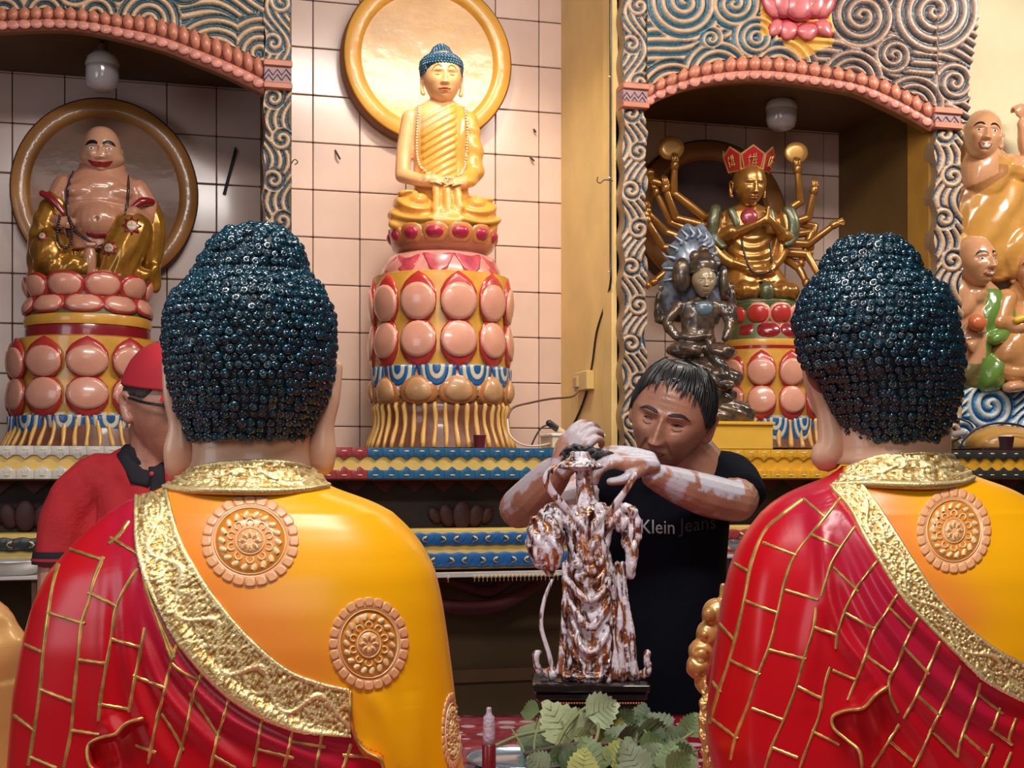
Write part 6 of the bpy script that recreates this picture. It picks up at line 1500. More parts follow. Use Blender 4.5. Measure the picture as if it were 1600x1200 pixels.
# suds and brush on the hat
m = M(); rg = random.Random(5)
for i in range(26):
    a = p3(910 + rg.uniform(-26, 26), 712 + rg.uniform(-6, 6), -175 + rg.uniform(-10, 10)); b = (a[0] + rg.uniform(-24, 26), a[1] + rg.uniform(-12, 12), a[2] + rg.uniform(-8, 12)); v, f = tube([a, ((a[0] + b[0]) / 2, a[1] - 6, (a[2] + b[2]) / 2 + 6), b], [3, 3.4, 1.2], 6, n=2); m.add(v, f)
sc = thing('scrub_rag', fr.P(p3(912, 716, -175))[0], 'small dark wet rag held on top of the statue hat', 'rag'); o = m.obj('rag_strands', mat('rag', (.05, .05, .06), .5, coat=.3), sc, fr=fr); o['kind'] = 'stuff'

# ---- man in red
Zr = 3.25; fr = Frame(200, HY + EYE * F / Zr, Zr); rm = thing('person', fr.o, 'man in red polo shirt, red cap and glasses half hidden behind the left robed statue', 'person')
T = HT((262, 0, -634), 176, yaw=44, pitch=10, roll=-3); hv, hf = head(dict(w=1.0, jaw=.18, nasal=1.0, brow=1.2, cheek=1.1), 140, 110)
m = M().add(T(hv), hf)
for s in (-1, 1): earm(m, s, T, .10, -.12, .13, 1.0, y=.05, x=.355)
limb(m, [T((0, .12, -.25)), (240, 26, -718), (232, 34, -760)], [48, 46, 60], 18)
limb(m, [(98, 24, -800), (84, 20, -870), (84, 0, -950)], [38, 30, 26], 14); limb(m, [(84, 0, -950), (170, -90, -990), (250, -130, -970)], [27, 24, 18], 14); hand2(m, (285, -140, -965), (1, -.2, .1), (0, -.3, 1), 58, .6, 1)
limb(m, [(395, 24, -800), (410, 20, -880), (404, 0, -960)], [38, 30, 26], 14); limb(m, [(404, 0, -960), (360, -80, -990), (310, -130, -975)], [27, 24, 18], 14); hand2(m, (290, -140, -985), (-1, -.2, .1), (0, -.3, 1), 58, .6, -1)
blob('body', m, fr, g_hs, rm, 2.0, 1, None, lambda v, n: np.array((.46, .22, .15)) * ((vnoise(v / 14.0, 5) - .5) * .4 + 1)[:, None])
face_parts(rm, fr, T, hv, hf, brow=.02, browm=m_bh, eye=.004, lipm=m_lm, brow_arch=.01)
g_red = mat('red_cotton', (.50, .018, .025), .8, var=.18, vscale=9, bump=.2, bscale=120)
m = M(); m.add(*loft([ringx(246, 128, 62, 1160, 40, 34), ringx(246, 130, 64, 1000, 40, 32), ringx(246, 132, 66, 860, 40, 30), ringx(246, 128, 60, 790, 40, 30), ringx(240, 108, 50, 740, 40, 30), ringx(238, 78, 44, 712, 40, 32), ringx(238, 58, 40, 700, 40, 32)]))
limb(m, [(150, 26, -752), (108, 24, -790), (92, 20, -838), (88, 16, -866)], [46, 44, 40, 38], 18); limb(m, [(340, 26, -752), (382, 24, -790), (398, 20, -850)], [46, 44, 40], 18)
def dre(v, n):
    x, y = v[:, 0], -v[:, 2]; return 4.5 * (vnoise(v / [22, 22, 34], 3) - .5) - 4 * np.exp(-((x - 150 - (y - 750) * .0 - (y - 790) * -.08) / 4.0) ** 2) * sstep(745, 775, y) * sstep(860, 820, y) + 2.2 * np.sin((x - y * .35) / 9) * (x > 130) * sstep(740, 760, y)
so, sv, sf = blob('polo_shirt', m, fr, g_red, rm, 2.8, 3, dre); Sr = Surf(sv, sf, (800, -F, -740)); g_bkc = mat('black_collar', (.010, .010, .016), .8)
m = M(); m.add(*loft([ringx(238, 62, 44, 732, 40, 30), ringx(238, 64, 48, 726, 40, 30), ringx(240, 58, 44, 700, 40, 28), ringx(242, 54, 40, 694, 40, 28), ringx(242, 50, 36, 698, 40, 28)], False)); Sr.patch(m, [(196, 702), (238, 742), (232, 762), (206, 756), (184, 712)], 4); m.obj('collar', g_bkc, so, fr=fr)
m = M(); Sr.strip(m, [(232, 720), (236, 800)], [(256, 720), (262, 800)], 2.5, 5); m.obj('button_placket', g_bkc, so, fr=fr)
c = Sr.pt(238, 741, 4)
if c is not None: M().add(*ell(c, (4, 2, 4), None, 10, 6)).obj('button', mat('button_red', (.5, .05, .05), .4), so, fr=fr)
m = M(); m.add(*loft([ringx(86, 40, 38, 882, 30, 14), ringx(87, 41, 39, 872, 30, 15), ringx(88, 40.5, 38.5, 862, 30, 16)], False)); m.obj('sleeve_cuff', g_bkc, so, fr=fr)
m = M(); m.add(*loft([ringx(86.5, 41.2, 39.2, 877, 30, 14.5), ringx(86.7, 41.8, 39.8, 875, 30, 14.7), ringx(87, 41.4, 39.4, 872.5, 30, 15)], False)); m.obj('cuff_stripe', g_red, so, fr=fr)
m = M(); sp = lambda az, z, k: np.array([.355 * k * math.cos(math.asin(min(1, z / .5 / k))) ** .8 * math.sin(az), -.44 * k * math.cos(math.asin(min(1, z / .5 / k))) ** .8 * math.cos(az), z]); rg_ = []
for z in (.17, .19, .28, .38, .47, .53, .556): rg_.append([sp(a, z, 1.13) for a in np.linspace(0, 2 * PI, 48, endpoint=False)])
v, f = loft(rg_, True); m.add(T(v), f); cap = m.obj('cap', mat('cap_red', (.52, .02, .035), .75, var=.2, vscale=10), rm, fr=fr)
m = M(); v = []; 
for r_ in (1.08, 1.35, 1.62):
    v.append([T((.36 * r_ * .82 * math.sin(a), -.44 * r_ * math.cos(a) - .0, .19 - .05 * (r_ - 1) - .05 * (a / .9) ** 2 * r_)) for a in np.linspace(-.85, .85, 14)])
m.add(np.array(v).reshape(-1, 3), gridf(3, 14)); m.obj('visor', MATS['cap_red'], cap, fr=fr)
m = M(); limb(m, [T((-.20, .42, .16)), T((0, .50, .10)), T((.20, .42, .16))], [5, 6, 5], 8); m.obj('cap_strap', g_bkc, cap, fr=fr)
m = M(); g_gl = mat('glasses_black', (.01, .01, .012), .3, coat=.4)
for s in (-1, 1):
    limb(m, [T((s * .375, .02, .07)), T((s * .37, -.2, .055)), T((s * .28, -.43, .045))], [2.2, 2.2, 2.2], 6)
    v, f = tube([T((s * .145 + .105 * math.cos(a), -.455 + .03 * abs(math.cos(a)), .01 + .07 * math.sin(a))) for a in np.linspace(0, 2 * PI, 20)], 1.8, 6, smooth=False); m.add(v, f)
v, f = tube([T((-.04, -.47, .03)), T((.04, -.47, .03))], 1.8, 6); m.add(v, f); m.obj('glasses', g_gl, rm, fr=fr)
hairdo(rm, T, fr, mat('short_grey_hair', (.05, .045, .045), .6), lambda a: float(np.interp(abs(a), [0, .8, 1.2, 1.6, 2, PI], [.3, .24, .08, .1, -.08, -.18])), 60, .02, thick=.006)
m = M(); m.add(*loft([ringx(246, 126, 62, 1250, 30, 34), ringx(246, 128, 62, 1140, 30, 34)]))
for s in (-1, 1): limb(m, [(246 + s * 58, 34, -1240), (246 + s * 60, 36, -1500), (246 + s * 60, 40, -(fr.by - 50))], [62, 46, 36], 14)
m.obj('trousers', g_tr, rm, fr=fr)
for s in (-1, 1): m = M(); limb(m, [(246 + s * 60, 55, -(fr.by - 28)), (246 + s * 66, -50, -(fr.by - 20)), (246 + s * 68, -100, -(fr.by - 17))], [28, 26, 17], 12); m.obj('shoe', g_blk, rm, fr=fr)
# ================================================================ leaves, candle, wall fittings, relief figures, neighbours
g_leaf = mat('leaf_green', attr=True, rough=.42, coat=.15, var=.25, vscale=40, bump=.25, bscale=90)
g_stem = mat('leaf_stem', (.22, .26, .10), .5, var=.3); g_twig = mat('twig_brown', (.09, .05, .03), .6, var=.3)
def leaf_mesh(seed, fold=.25, curl=.35):
    rg = random.Random(seed); m = M(); n = 15; V = []; C = []
    def wid(t): return .5 * math.sin(PI * min(1, t ** .62)) ** .8 * (1.05 - .25 * t)
    for i in range(n):
        t = i / (n - 1); w = wid(t); ser = 1 + (.14 if i % 2 else -.02)
        for j, s in enumerate((-1, -.55, 0, .55, 1)):
            x = s * w * (ser if abs(s) == 1 else 1); y = t + (abs(s) == 1) * (.05 if i % 2 else -.01) - abs(s) * .16 * (1 - t)
            vein = .018 * math.cos((t * 7 - abs(s) * 1.6) * 2 * PI / 1.0) * (abs(s) == .55)
            z = fold * abs(x) + vein - curl * (t - .3) ** 2 + .05 * math.sin(t * 6 + s * 2 + seed) * abs(s)
            V.append((x, y, z)); C.append(.85 if s == 0 else 1.0)
    m.add(V, gridf(n, 5), 0, np.ones((len(V), 3))); v, f = tube([(0, -.28, .02), (0, 0, .0), (0, .55, -.02)], [.022, .02, .008], 5, n=2); 
    m.add(v, f, 1)
    for i in range(5):
        for sd in (-1, 1):
            t0 = .06 + i * .16; w = wid(min(1, t0 + .2)) * .86; z = lambda x, t: fold * abs(x) - curl * (t - .3) ** 2 + .05 * math.sin(t * 6 + seed) * min(1, abs(x) * 2) + .012
            v, f = tube([(0, t0, z(0, t0)), (sd * w * .5, t0 + .08, z(w * .5, t0 + .08)), (sd * w, t0 + .17, z(w, t0 + .17))], [.008, .007, .003], 4, n=1, caps=False, smooth=False); m.add(v, f, 1)
    return m
ls = [leaf_mesh(i, f, c) for i, (f, c) in enumerate(((.25, .35), (.1, .7), (-.2, .5), (.4, .2), (.15, -.3), (-.1, .9)))]
gls = {}
def leaf_me(i, cn, col, und):
    k = (i, cn)
    if k not in gls:
        m = ls[i]; c = np.array(col)
        m.c = [np.tile(c, (len(vv), 1)) for vv in m.v]; m.hascol = True
        gls[k] = m.mesh('leaf', [g_leaf, g_stem])
    return gls[k]
pal = {'light': (.36, .42, .20), 'mid': (.15, .22, .085), 'dark': (.055, .10, .035), 'grey': (.20, .26, .15), 'yel': (.34, .36, .08), 'pale': (.40, .48, .28)}
def cam_rot(ax, ay, az):
    """leaf frame: local y = tip direction, z = face; camera basis"""
    B = Matrix(((RH[0], FH[0], 0), (RH[1], FH[1], 0), (0, 0, 1))); return B.to_4x4() @ Matrix.Rotation(math.radians(az), 4, 'Y') @ Matrix.Rotation(math.radians(ax), 4, 'X') @ Matrix.Rotation(math.radians(ay), 4, 'Y')
lt_ = thing('leaf_pile', atZ(950, 1180, 2.6) * [1, 1, 0] + [0, 0, ZTB], 'pile of cut green leafy sprigs on the red tablecloth before the foamy statue', 'leaves')
# (base px, base py, depth, length px, direction deg clockwise from up, tilt towards camera, roll, colour, shape)
LV = [(878, 1128, 2.62, 62, -72, 55, 10, 'light', 0), (838, 1128, 2.60, 74, 185, 78, 0, 'light', 1), (925, 1106, 2.58, 72, 72, 60, -12, 'pale', 0), (886, 1142, 2.60, 88, -32, 70, 20, 'light', 3), (905, 1135, 2.68, 62, -5, 55, 0, 'dark', 2),
      (925, 1112, 2.66, 60, 130, 75, 8, 'pale', 2), (930, 1100, 2.70, 34, -15, 35, 60, 'mid', 3), (838, 1103, 2.70, 42, -95, 50, 30, 'mid', 3), (860, 1145, 2.63, 60, 150, 70, 5, 'mid', 1), (900, 1140, 2.55, 38, 95, 70, 0, 'light', 0),
      (960, 1160, 2.5, 96, 82, 50, 10, 'grey', 3), (1000, 1138, 2.55, 80, 102, 55, 10, 'grey', 0), (1010, 1165, 2.5, 70, 75, 55, -10, 'mid', 1), (1042, 1130, 2.58, 52, -55, 70, 0, 'grey', 2), (1068, 1150, 2.55, 60, -78, 62, 0, 'grey', 0),
      (985, 1150, 2.52, 66, -70, 60, 14, 'grey', 2), (1080, 1165, 2.5, 70, -118, 60, 0, 'pale', 1), (905, 1190, 2.42, 80, -100, 48, 0, 'grey', 1), (860, 1185, 2.45, 60, 96, 50, 0, 'mid', 0), (930, 1200, 2.4, 74, -20, 60, 10, 'mid', 2),
      (960, 1195, 2.42, 60, 20, 55, 0, 'yel', 3), (985, 1208, 2.4, 66, 0, 60, 20, 'mid', 0), (1015, 1200, 2.42, 64, 40, 55, 0, 'grey', 1), (1045, 1205, 2.4, 60, 10, 60, -14, 'mid', 2), (1070, 1200, 2.42, 40, -40, 60, 0, 'yel', 0),
      (945, 1150, 2.6, 60, 40, 66, 0, 'yel', 4), (970, 1120, 2.64, 46, 60, 60, 0, 'dark', 0), (1000, 1120, 2.66, 50, 20, 60, 0, 'dark', 2), (870, 1165, 2.52, 55, 200, 62, 0, 'dark', 2), (905, 1168, 2.5, 60, 160, 62, 0, 'dark', 0),
      (1030, 1175, 2.48, 60, 150, 60, 0, 'dark', 1), (965, 1180, 2.46, 60, 190, 62, 0, 'dark', 3), (1000, 1185, 2.44, 55, 130, 60, 0, 'dark', 4), (1060, 1180, 2.46, 60, 80, 55, 0, 'dark', 5), (885, 1205, 2.38, 60, 60, 55, 0, 'dark', 5),
      (850, 1200, 2.38, 60, -60, 55, 0, 'grey', 5), (910, 1215, 2.36, 60, 10, 60, 0, 'yel', 5), (1000, 1215, 2.36, 70, -30, 60, 0, 'grey', 4), (1050, 1215, 2.36, 66, 60, 60, 0, 'mid', 0), (940, 1172, 2.5, 70, 100, 55, 0, 'mid', 5),
      (1075, 1135, 2.6, 50, 30, 62, 0, 'mid', 0), (1020, 1150, 2.55, 60, -20, 60, 0, 'dark', 0), (890, 1155, 2.56, 50, 120, 64, 0, 'light', 4), (838, 1160, 2.54, 44, -150, 60, 0, 'grey', 0)]
for (x, y, z, L, dr, tl, rl, cn, sh) in LV:
    p = atZ(x, y, z); s = L * .80 * z / F; p[2] = p[2] - .012
    p[2] = max(p[2], ZTB + .02)
    T_ = cam_rot(0, 0, 0)
    loc = Matrix.Rotation(math.radians(dr), 4, 'Y') @ Matrix.Rotation(math.radians(90), 4, 'X') @ Matrix.Rotation(math.radians(-(90 - tl)), 4, 'X') @ Matrix.Rotation(math.radians(rl), 4, 'Y')
    link('leaf', leaf_me(sh, cn, pal[cn], 0), lt_, mtx=Matrix.Translation(Vector(p)) @ T_ @ loc @ Matrix.Scale(s, 4))
for pts, r, g in (([(868, 1168), (884, 1138), (905, 1114), (924, 1103), (930, 1112)], .0040, g_stem), ([(884, 1140), (878, 1128)], .003, g_stem), ([(775, 1165), (810, 1150), (850, 1142)], .0035, g_stem), ([(822, 1178), (870, 1168), (925, 1160)], .005, g_twig), ([(860, 1184), (880, 1172), (930, 1164), (985, 1160)], .0045, g_twig),
                  ([(835, 1182), (835, 1158), (842, 1130)], .0028, g_stem), ([(880, 1180), (930, 1172), (1000, 1160)], .004, g_twig), ([(1000, 1135), (1012, 1150), (1005, 1175)], .0025, g_stem), ([(930, 1160), (935, 1140), (930, 1118)], .0035, g_stem), ([(1035, 1180), (1060, 1160), (1082, 1145)], .003, g_stem), ([(940, 1200), (965, 1188), (1010, 1195)], .003, g_stem), ([(800, 1140), (812, 1160), (820, 1178)], .002, g_stem)):
    P_ = [atZ(x, y, 2.62 - .0022 * max(0, y - 1110)) for x, y in pts]
    for p in P_: p[2] = max(p[2], ZTB + .005)
    v, f = tube(P_, r, 7, n=4); M().add(v, f).obj('stem', g, lt_)
# tray and candle
ty = thing('steel_tray', atZ(800, 1195, 2.5) * [1, 1, 0] + [0, 0, ZTB], 'wet blue-grey tray on the red tablecloth beside the candle', 'tray')
c = atZ(815, 1195, 2.52); c[2] = ZTB; v, f = lathe([(.02, .002), (.085, .002), (.095, .012), (.10, .014), (.098, .010), (.086, .004), (.02, .004)], 40); M().add(v + c, f).obj('dish', mat('tray_steel', (.30, .40, .50), .15, metal=.6, coat=.5, var=.3), ty)
Z = 2.38; fr = Frame(764, HY + .52 * F / Z, Z); cd = thing('candle', fr.o, 'red candle stub with pale lilac pointed cap standing on the tablecloth', 'candle')
lath(cd, fr, 'candle_body', [(10.5, fr.by), (10.8, 1215), (10.8, 1164), (10, 1163)], mat('candle_red', (.16, .005, .008), .35, coat=.3), 24)
v, f = lathe([(9.5, -1165), (9.6, -1150), (9.2, -1130), (8.6, -1120), (5, -1116), (4, -1112), (4.2, -1108), (3, -1105)], 24, (764, 0))
M().add(v, f).obj('wax_cap', mat('wax_lilac', (.50, .42, .50), .5, var=.2, vscale=60, bump=.4, bscale=200), cd, fr=fr)

# ---- ledge items
def yb(px, py0, px1, py1, y, dep, name, mt, t, bev=.003):
    a = atY(px, py1, y); b = atY(px1, py0, y); return M().box((a[0], y, a[2]), (b[0], y + dep, b[2]), bev=bev).obj(name, mt, t, sharp=40)
def zfix(o): return o
t = thing('yellow_box', atY(1150, 700, 5.09), 'plain yellow box on the ledge behind the man in black', 'box')
a, b = atY(1098, 700, 5.09), atY(1208, 660, 5.09); m = M(); m.box((a[0], 5.09, ZT), (b[0], 5.30, b[2]), bev=.004); m.obj('body', mat('box_yellow', (.80, .45, .05), .5, var=.12), t, sharp=40)
m = M(); m.box((a[0] - .006, 5.08, b[2] - .012), (b[0] + .006, 5.31, b[2] + .002), bev=.003); m.obj('lid', MATS['box_yellow'], t, sharp=40)
t = thing('red_cup', [*atY(749, 700, 5.07)[:2], ZT], 'small dark red cup in front of the striped central pedestal foot', 'cup')
v, f = lathe([(.018, 0), (.019, .002), (.026, .048), (.027, .050), (.024, .050), (.018, .008)], 24); M().add(v + np.array([*atY(749, 700, 5.10)[:2], ZT]), f).obj('cup_wall', mat('cup_red', (.14, .012, .03), .3, coat=.5), t)
t = thing('dark_cup', [*atY(1572, 700, 5.07)[:2], ZT], 'dark brown square cup on the black-trimmed ledge at right', 'cup')
v, f = lathe([(.026, 0), (.027, .002), (.036, .058), (.037, .060), (.033, .060), (.026, .008)], 6); M().add(v + np.array([*atY(1572, 700, 5.08)[:2], ZT]), f).obj('cup_wall', mat('cup_dark', (.035, .010, .016), .35, coat=.4), t, smooth=False)
t = thing('wooden_drum', [*atY(1560, 700, 5.3)[:2], ZT], 'rounded ochre wooden fish drum on a dark stand at the right ledge', 'drum')
c = atY(1566, 700, 5.32); v, f = ell((c[0], 5.32, ZT + .03), (.17, .13, .085), None, 40, 20); v[:, 2] = np.maximum(v[:, 2], ZT + .012); M().add(v, f).obj('drum_body', mat('drum_ochre', (.52, .27, .06), .35, coat=.4, var=.2), t)
m = M(); m.box((c[0] - .20, 5.17, ZT), (c[0] + .2, 5.45, ZT + .018), bev=.004); m.obj('stand', mat('stand_dark', (.04, .012, .012), .4), t, sharp=40)
P_ = [atY(x, y, 5.18) for x, y in ((1500, 700), (1508, 685), (1530, 668), (1560, 661), (1590, 664), (1606, 670))]; v, f = tube(P_, .005, 8); M().add(v, f).obj('dark_rim', mat('stand_dark', (.04, .012, .012)), t)
t = thing('power_plug', [*atY(1505, 680, 5.06)[:2], ZT], 'small white two-hole socket head at the end of a dark lead', 'plug')
c = atY(1503, 677, 5.08); v, f = tube([c + [-.02, .02, -.004], c + [.004, -.01, .002]], [.014, .013], 12); M().add(v, f).obj('plug_body', mat('plug_grey', (.35, .30, .28), .4), t)
v, f = ell(c + [.008, -.016, .004], (.011, .004, .011), None, 14, 6); fc = M().add(v, f).obj('plug_face', mat('plug_white', (.7, .75, .82), .3), t)
m = M(); m.add(*ell(c + [.004, -.021, .002], (.002, .001, .002), None, 8, 4)); m.obj('hole', g_blk, fc); m = M(); m.add(*ell(c + [.012, -.021, .006], (.002, .001, .002), None, 8, 4)); m.obj('hole', g_blk, fc)
v, f = tube([atY(x, y, 5.11) for x, y in ((1484, 650), (1500, 655), (1515, 661), (1520, 668))], .0035, 8); M().add(v, f).obj('lead', g_blk, t)
# white box with brush
t = thing('white_box', [*atY(903, 690, 5.09)[:2], ZT], 'flat white tray box on the ledge behind the hands', 'box')
a, b = atY(863, 690, 5.07), atY(944, 677, 5.07); M().box((a[0], 5.07, ZT), (b[0], 5.22, ZT + .052), bev=.004).obj('tray_body', mat('box_cream', (.74, .62, .42), .5), t, sharp=40)
M().box((a[0] - .004, 5.064, ZT + .046), (b[0] + .004, 5.226, ZT + .058), bev=.003).obj('rim', mat('box_white', (.85, .82, .75), .4), t, sharp=40)
t = thing('red_lighter', atY(929, 684, 5.10), 'small red capped stick poking up from the white tray box', 'lighter')
c = atY(929, 680, 5.12); c[2] = ZT + .058; v, f = tube([c, c + [0, 0, .022]], [.006, .0055], 10); M().add(v, f).obj('shaft', mat('lighter_red', (.6, .05, .02), .3, coat=.4), t)
v, f = tube([c + [0, 0, .018], c + [0, 0, .026]], [.0062, .004], 10); M().add(v, f).obj('tip', mat('lighter_orange', (.75, .18, .04), .3), t)
# cables
def atX(px, py, x): d = ray(px, py); return d * (x / d[0]) + np.array([0, 0, EYE])
g_cab = mat('cable_black', (.015, .012, .012), .45, coat=.2)
XS = x0_ - .005
t = thing('wall_cable', atX(950, 440, XS - .04), 'long black cable running down the yellow side wall of the right shrine', 'cable')
P_ = [atY(x, y, 5.19) for x, y in ((950, -60), (950, 100), (950, 285), (951, 400), (953, 442))] + [atX(x, y, XS) for x, y in ((944, 480), (932, 520), (925, 570), (914, 620), (900, 655), (886, 680), (880, 700))]
for p in P_[:5]: p[0] = x0_ - .045
v, f = tube(P_, .0045, 8, n=6); M().add(v, f).obj('cable_run', g_cab, t)
for y in (120, 278, 425): c = atY(949, y, 5.19); c[0] = x0_ - .05; M().add(*ell(c, (.007, .007, .004), None, 8, 5)).obj('cable_clip', mat('clip_white', (.7, .65, .55), .4), t)
t = thing('wire_hook', atY(942, 282, 5.17), 'thin bent wire hook on the yellow post left of the right shrine', 'hook')
c = atY(950, 282, 5.16); P_ = [atY(x, y, 5.165) for x, y in ((957, 283), (945, 281), (938, 286), (933, 283), (934, 277))]; v, f = tube(P_, .0022, 6); M().add(v, f).obj('bent_wire', g_cab, t)
t = thing('switch_box', atX(912, 596, XS), 'small cream switch box on the yellow side wall beside the cable', 'switch')
c = atX(915, 596, XS); M().box((XS - .03, c[1] - .10, c[2] - .04), (XS + .004, c[1] + .06, c[2] + .04), bev=.004).obj('box_body', mat('switch_cream', (.70, .50, .20), .4), t, sharp=40)
M().box((XS - .042, c[1] + .0, c[2] - .026), (XS - .028, c[1] + .05, c[2] + .020), bev=.003).obj('rocker', mat('switch_tan', (.55, .36, .18), .4), t, sharp=40)
t = thing('loose_cable', atY(810, 640, 5.3), 'looped dark and white cable hanging right of the central pedestal', 'cable')
P_ = [atY(x, y, yy) for x, y, yy in ((903, 612, 5.45), (893, 620, 5.38), (862, 623, 5.34), (830, 629, 5.3), (802, 637, 5.26), (793, 655, 5.24), (796, 678, 5.2), (812, 693, 5.14), (835, 697, 5.10), (862, 692, 5.10), (884, 680, 5.12))]
v, f = tube(P_[:6], .0042, 8, n=5); M().add(v, f).obj('dark_lead', mat('cable_brown', (.10, .05, .04), .4), t); v, f = tube(P_[5:], .0042, 8, n=5); M().add(v, f).obj('white_lead', mat('cable_white', (.6, .5, .46), .4), t)
P_ = [atY(x, y, 5.12) for x, y in ((830, 697), (838, 680), (848, 667), (862, 663))]; v, f = tube(P_, .0035, 8); M().add(v, f).obj('dark_lead', g_cab, t)
P_ = [atY(x, y, 5.12) for x, y in ((858, 661), (870, 670))]; v, f = tube(P_, .013, 12); M().add(v, f).obj('black_plug', g_cab, t)
P_ = [atY(x, y, 5.12) for x, y in ((872, 671), (888, 681))]; v, f = tube(P_, [.013, .009], 12); M().add(v, f).obj('tan_adaptor', mat('adaptor_tan', (.62, .45, .26), .4), t)
# marks on tiles
t = thing('black_strip', atY(360, 266, 5.95), 'narrow black strip stuck slanting on the tiles right of the laughing statue', 'strip')
m = M(); P_ = [(367, 229), (371, 235), (353, 305), (348, 303)]; m.add([atY(x, y, 5.951) for x, y in P_] + [atY(x, y, 5.944) for x, y in P_], [(0, 1, 2, 3), (7, 6, 5, 4), (0, 4, 5, 1), (1, 5, 6, 2), (2, 6, 7, 3), (3, 7, 4, 0)]); m.obj('strip_body', mat('strip_black', (.008, .006, .006), .6), t, smooth=False)
for (x0, y0, x1, y1, lb) in ((524, 235, 531, 248, 'rusty nail with a scratch in the tiles left of the central statue'), (829, 246, 834, 251, 'lower small black nail in the tiles right of the central statue'), (834, 202, 837, 206, 'upper small black nail in the tiles right of the central halo')):
    t = thing('wall_nail', atY(x0, y0, 5.95), lb, 'nail'); v, f = tube([atY(x0, y0, 5.952), atY((x0 + x1) / 2, (y0 + y1) / 2, 5.93), atY(x1, y1, 5.935)], .004, 6); M().add(v, f).obj('nail_shank', g_cab, t)
t = thing('wire_hook', atY(462, 252, 5.14), 'tiny wire hook on the carved pillar left of the central halo', 'hook'); v, f = tube([atY(x, y, 5.14) for x, y in ((455, 256), (459, 250), (463, 250), (465, 254), (461, 257))], .002, 6); M().add(v, f).obj('bent_wire', g_cab, t)
# side shelves
g_wm = MATS['white_metal']
for x0, x1, py, lb in ((-60, 78, 903, 'white-edged metal shelf by the red sleeve at far left'), (1128, 1230, 868, 'metal shelf edge behind the right robed statue')):
    t = thing('metal_shelf', atY((x0 + x1) / 2, py, 4.8), lb, 'shelf'); a, b = atY(x0, py, 4.78), atY(x1, py, 4.78)
    M().box((a[0], 4.78, a[2] - .012), (b[0], 4.99, a[2]), bev=.003).obj('shelf_board', g_wm, t, sharp=40)
    for xx in (a[0] + .05, b[0] - .05): M().box((xx - .008, 4.8, a[2] - .12), (xx + .008, 5.02, a[2] - .012), bev=.002).obj('bracket', g_slab, t, sharp=40)
t = thing('serving_tray', atY(20, 900, 4.88), 'white oval tray on the metal shelf at far left', 'tray'); a = atY(10, 903, 4.87); v, f = lathe([(.05, .004), (.09, .012), (.15, .052), (.155, .058), (.148, .058), (.09, .02), (.05, .012)], 40, (0, 0), .62); M().add(v + a, f).obj('tray_body', mat('tray_white', (.6, .58, .56), .25, metal=.4, coat=.4), t)
t = thing('steel_bowl', atY(1165, 866, 4.88), 'wide shallow steel bowl on the shelf behind the right robed statue', 'bowl'); a = atY(1172, 868, 4.87); v, f = lathe([(.03, .0), (.05, .004), (.085, .040), (.092, .056), (.088, .057), (.05, .012), (.03, .008)], 40); M().add(v + a, f).obj('bowl_wall', mat('bowl_steel', (.42, .45, .50), .2, metal=.8), t)

# ---- relief figures on the right wall
g_ar = mat('relief_paint', attr=True, rough=.22, coat=.7, var=.12, vscale=14)
aSK = np.array((.66, .33, .17)); aOR = np.array((.60, .30, .07)); aBR = np.array((.50, .22, .08)); aGR = np.array((.14, .27, .05)); aOL = np.array((.22, .18, .06))
def relief_fig(label, cx, by, build, headspec, colf, disp=None, faces=None):
    fr = Frame(cx, by, y=5.82); t = thing('relief_figure', fr.o, label, 'relief'); m = M(); build(m); b, v, f = blob('figure_body', m, fr, g_ar, t, 1.9, 2, disp, colf)
    T = HT(*headspec[0], **headspec[1]); hv, hf = head(headspec[2]); mm = M().add(T(hv), hf, 0, headspec[4] if len(headspec) > 4 else aSK)
    for s in (-1, 1): earm(mm, s, T, .08, -.18, .13, 1.2, col=headspec[4] if len(headspec) > 4 else aSK)
    hd = mm.obj('head', g_ar, t, fr=fr); face_parts(hd, fr, T, hv, hf, **headspec[3]); return t, hd, fr, T, hv, hf
foldy = lambda k=5.0, a=1.6: (lambda v, n: a * np.sin((v[:, 0] * .8 - v[:, 2] * .5) / k + 2 * vnoise(v / 30.0, 2)) * (v[:, 1] < 0))
def b1(m):
    E(m, (1562, 10, -340), (66, 30, 100)); E(m, (1540, -2, -270), (38, 26, 46)); limb(m, [(1575, 0, -262), (1608, -12, -262), (1598, -14, -215), (1592, -14, -196)], [22, 18, 15, 12]); E(m, (1610, 4, -390), (60, 34, 50)); limb(m, [(1530, 0, -240), (1528, -4, -262)], [20, 22])
    hand(m, (1584, -18, -178), (-.45, -.1, 1), (0, -1, 0), 17, 1.2); E(m, (1500, 2, -410), (30, 20, 40))
def c1(v, n): x, y = v[:, 0], -v[:, 2]; sk = (y < 262) & (x > 1572) | (y < 250) | ((x < 1545) & (y < 300 - (x - 1505) * .6)); return np.where(sk[:, None], aSK, np.where(((y > 262) & (x < 1560) & (np.abs(y - 310 + (x - 1500) * .8) < 14))[:, None], aBR * .8, aOR))
relief_fig('painted relief monk laughing with arm raised, ochre robe, topmost on right wall', 1562, 430, b1, (((1526, -14, -218), 78), dict(yaw=-18, pitch=0, roll=6), dict(w=1.0, jaw=.18, nasal=1, brow=1.5, cheek=1.6, nose=1.2), dict(brow=.05, eye=.016, mouth_open=.05, teeth=True, lipw=.12, lipm=mat('relief_lip', (.5, .12, .07), .3), smile=.1, brow_arch=.04)), c1, foldy())
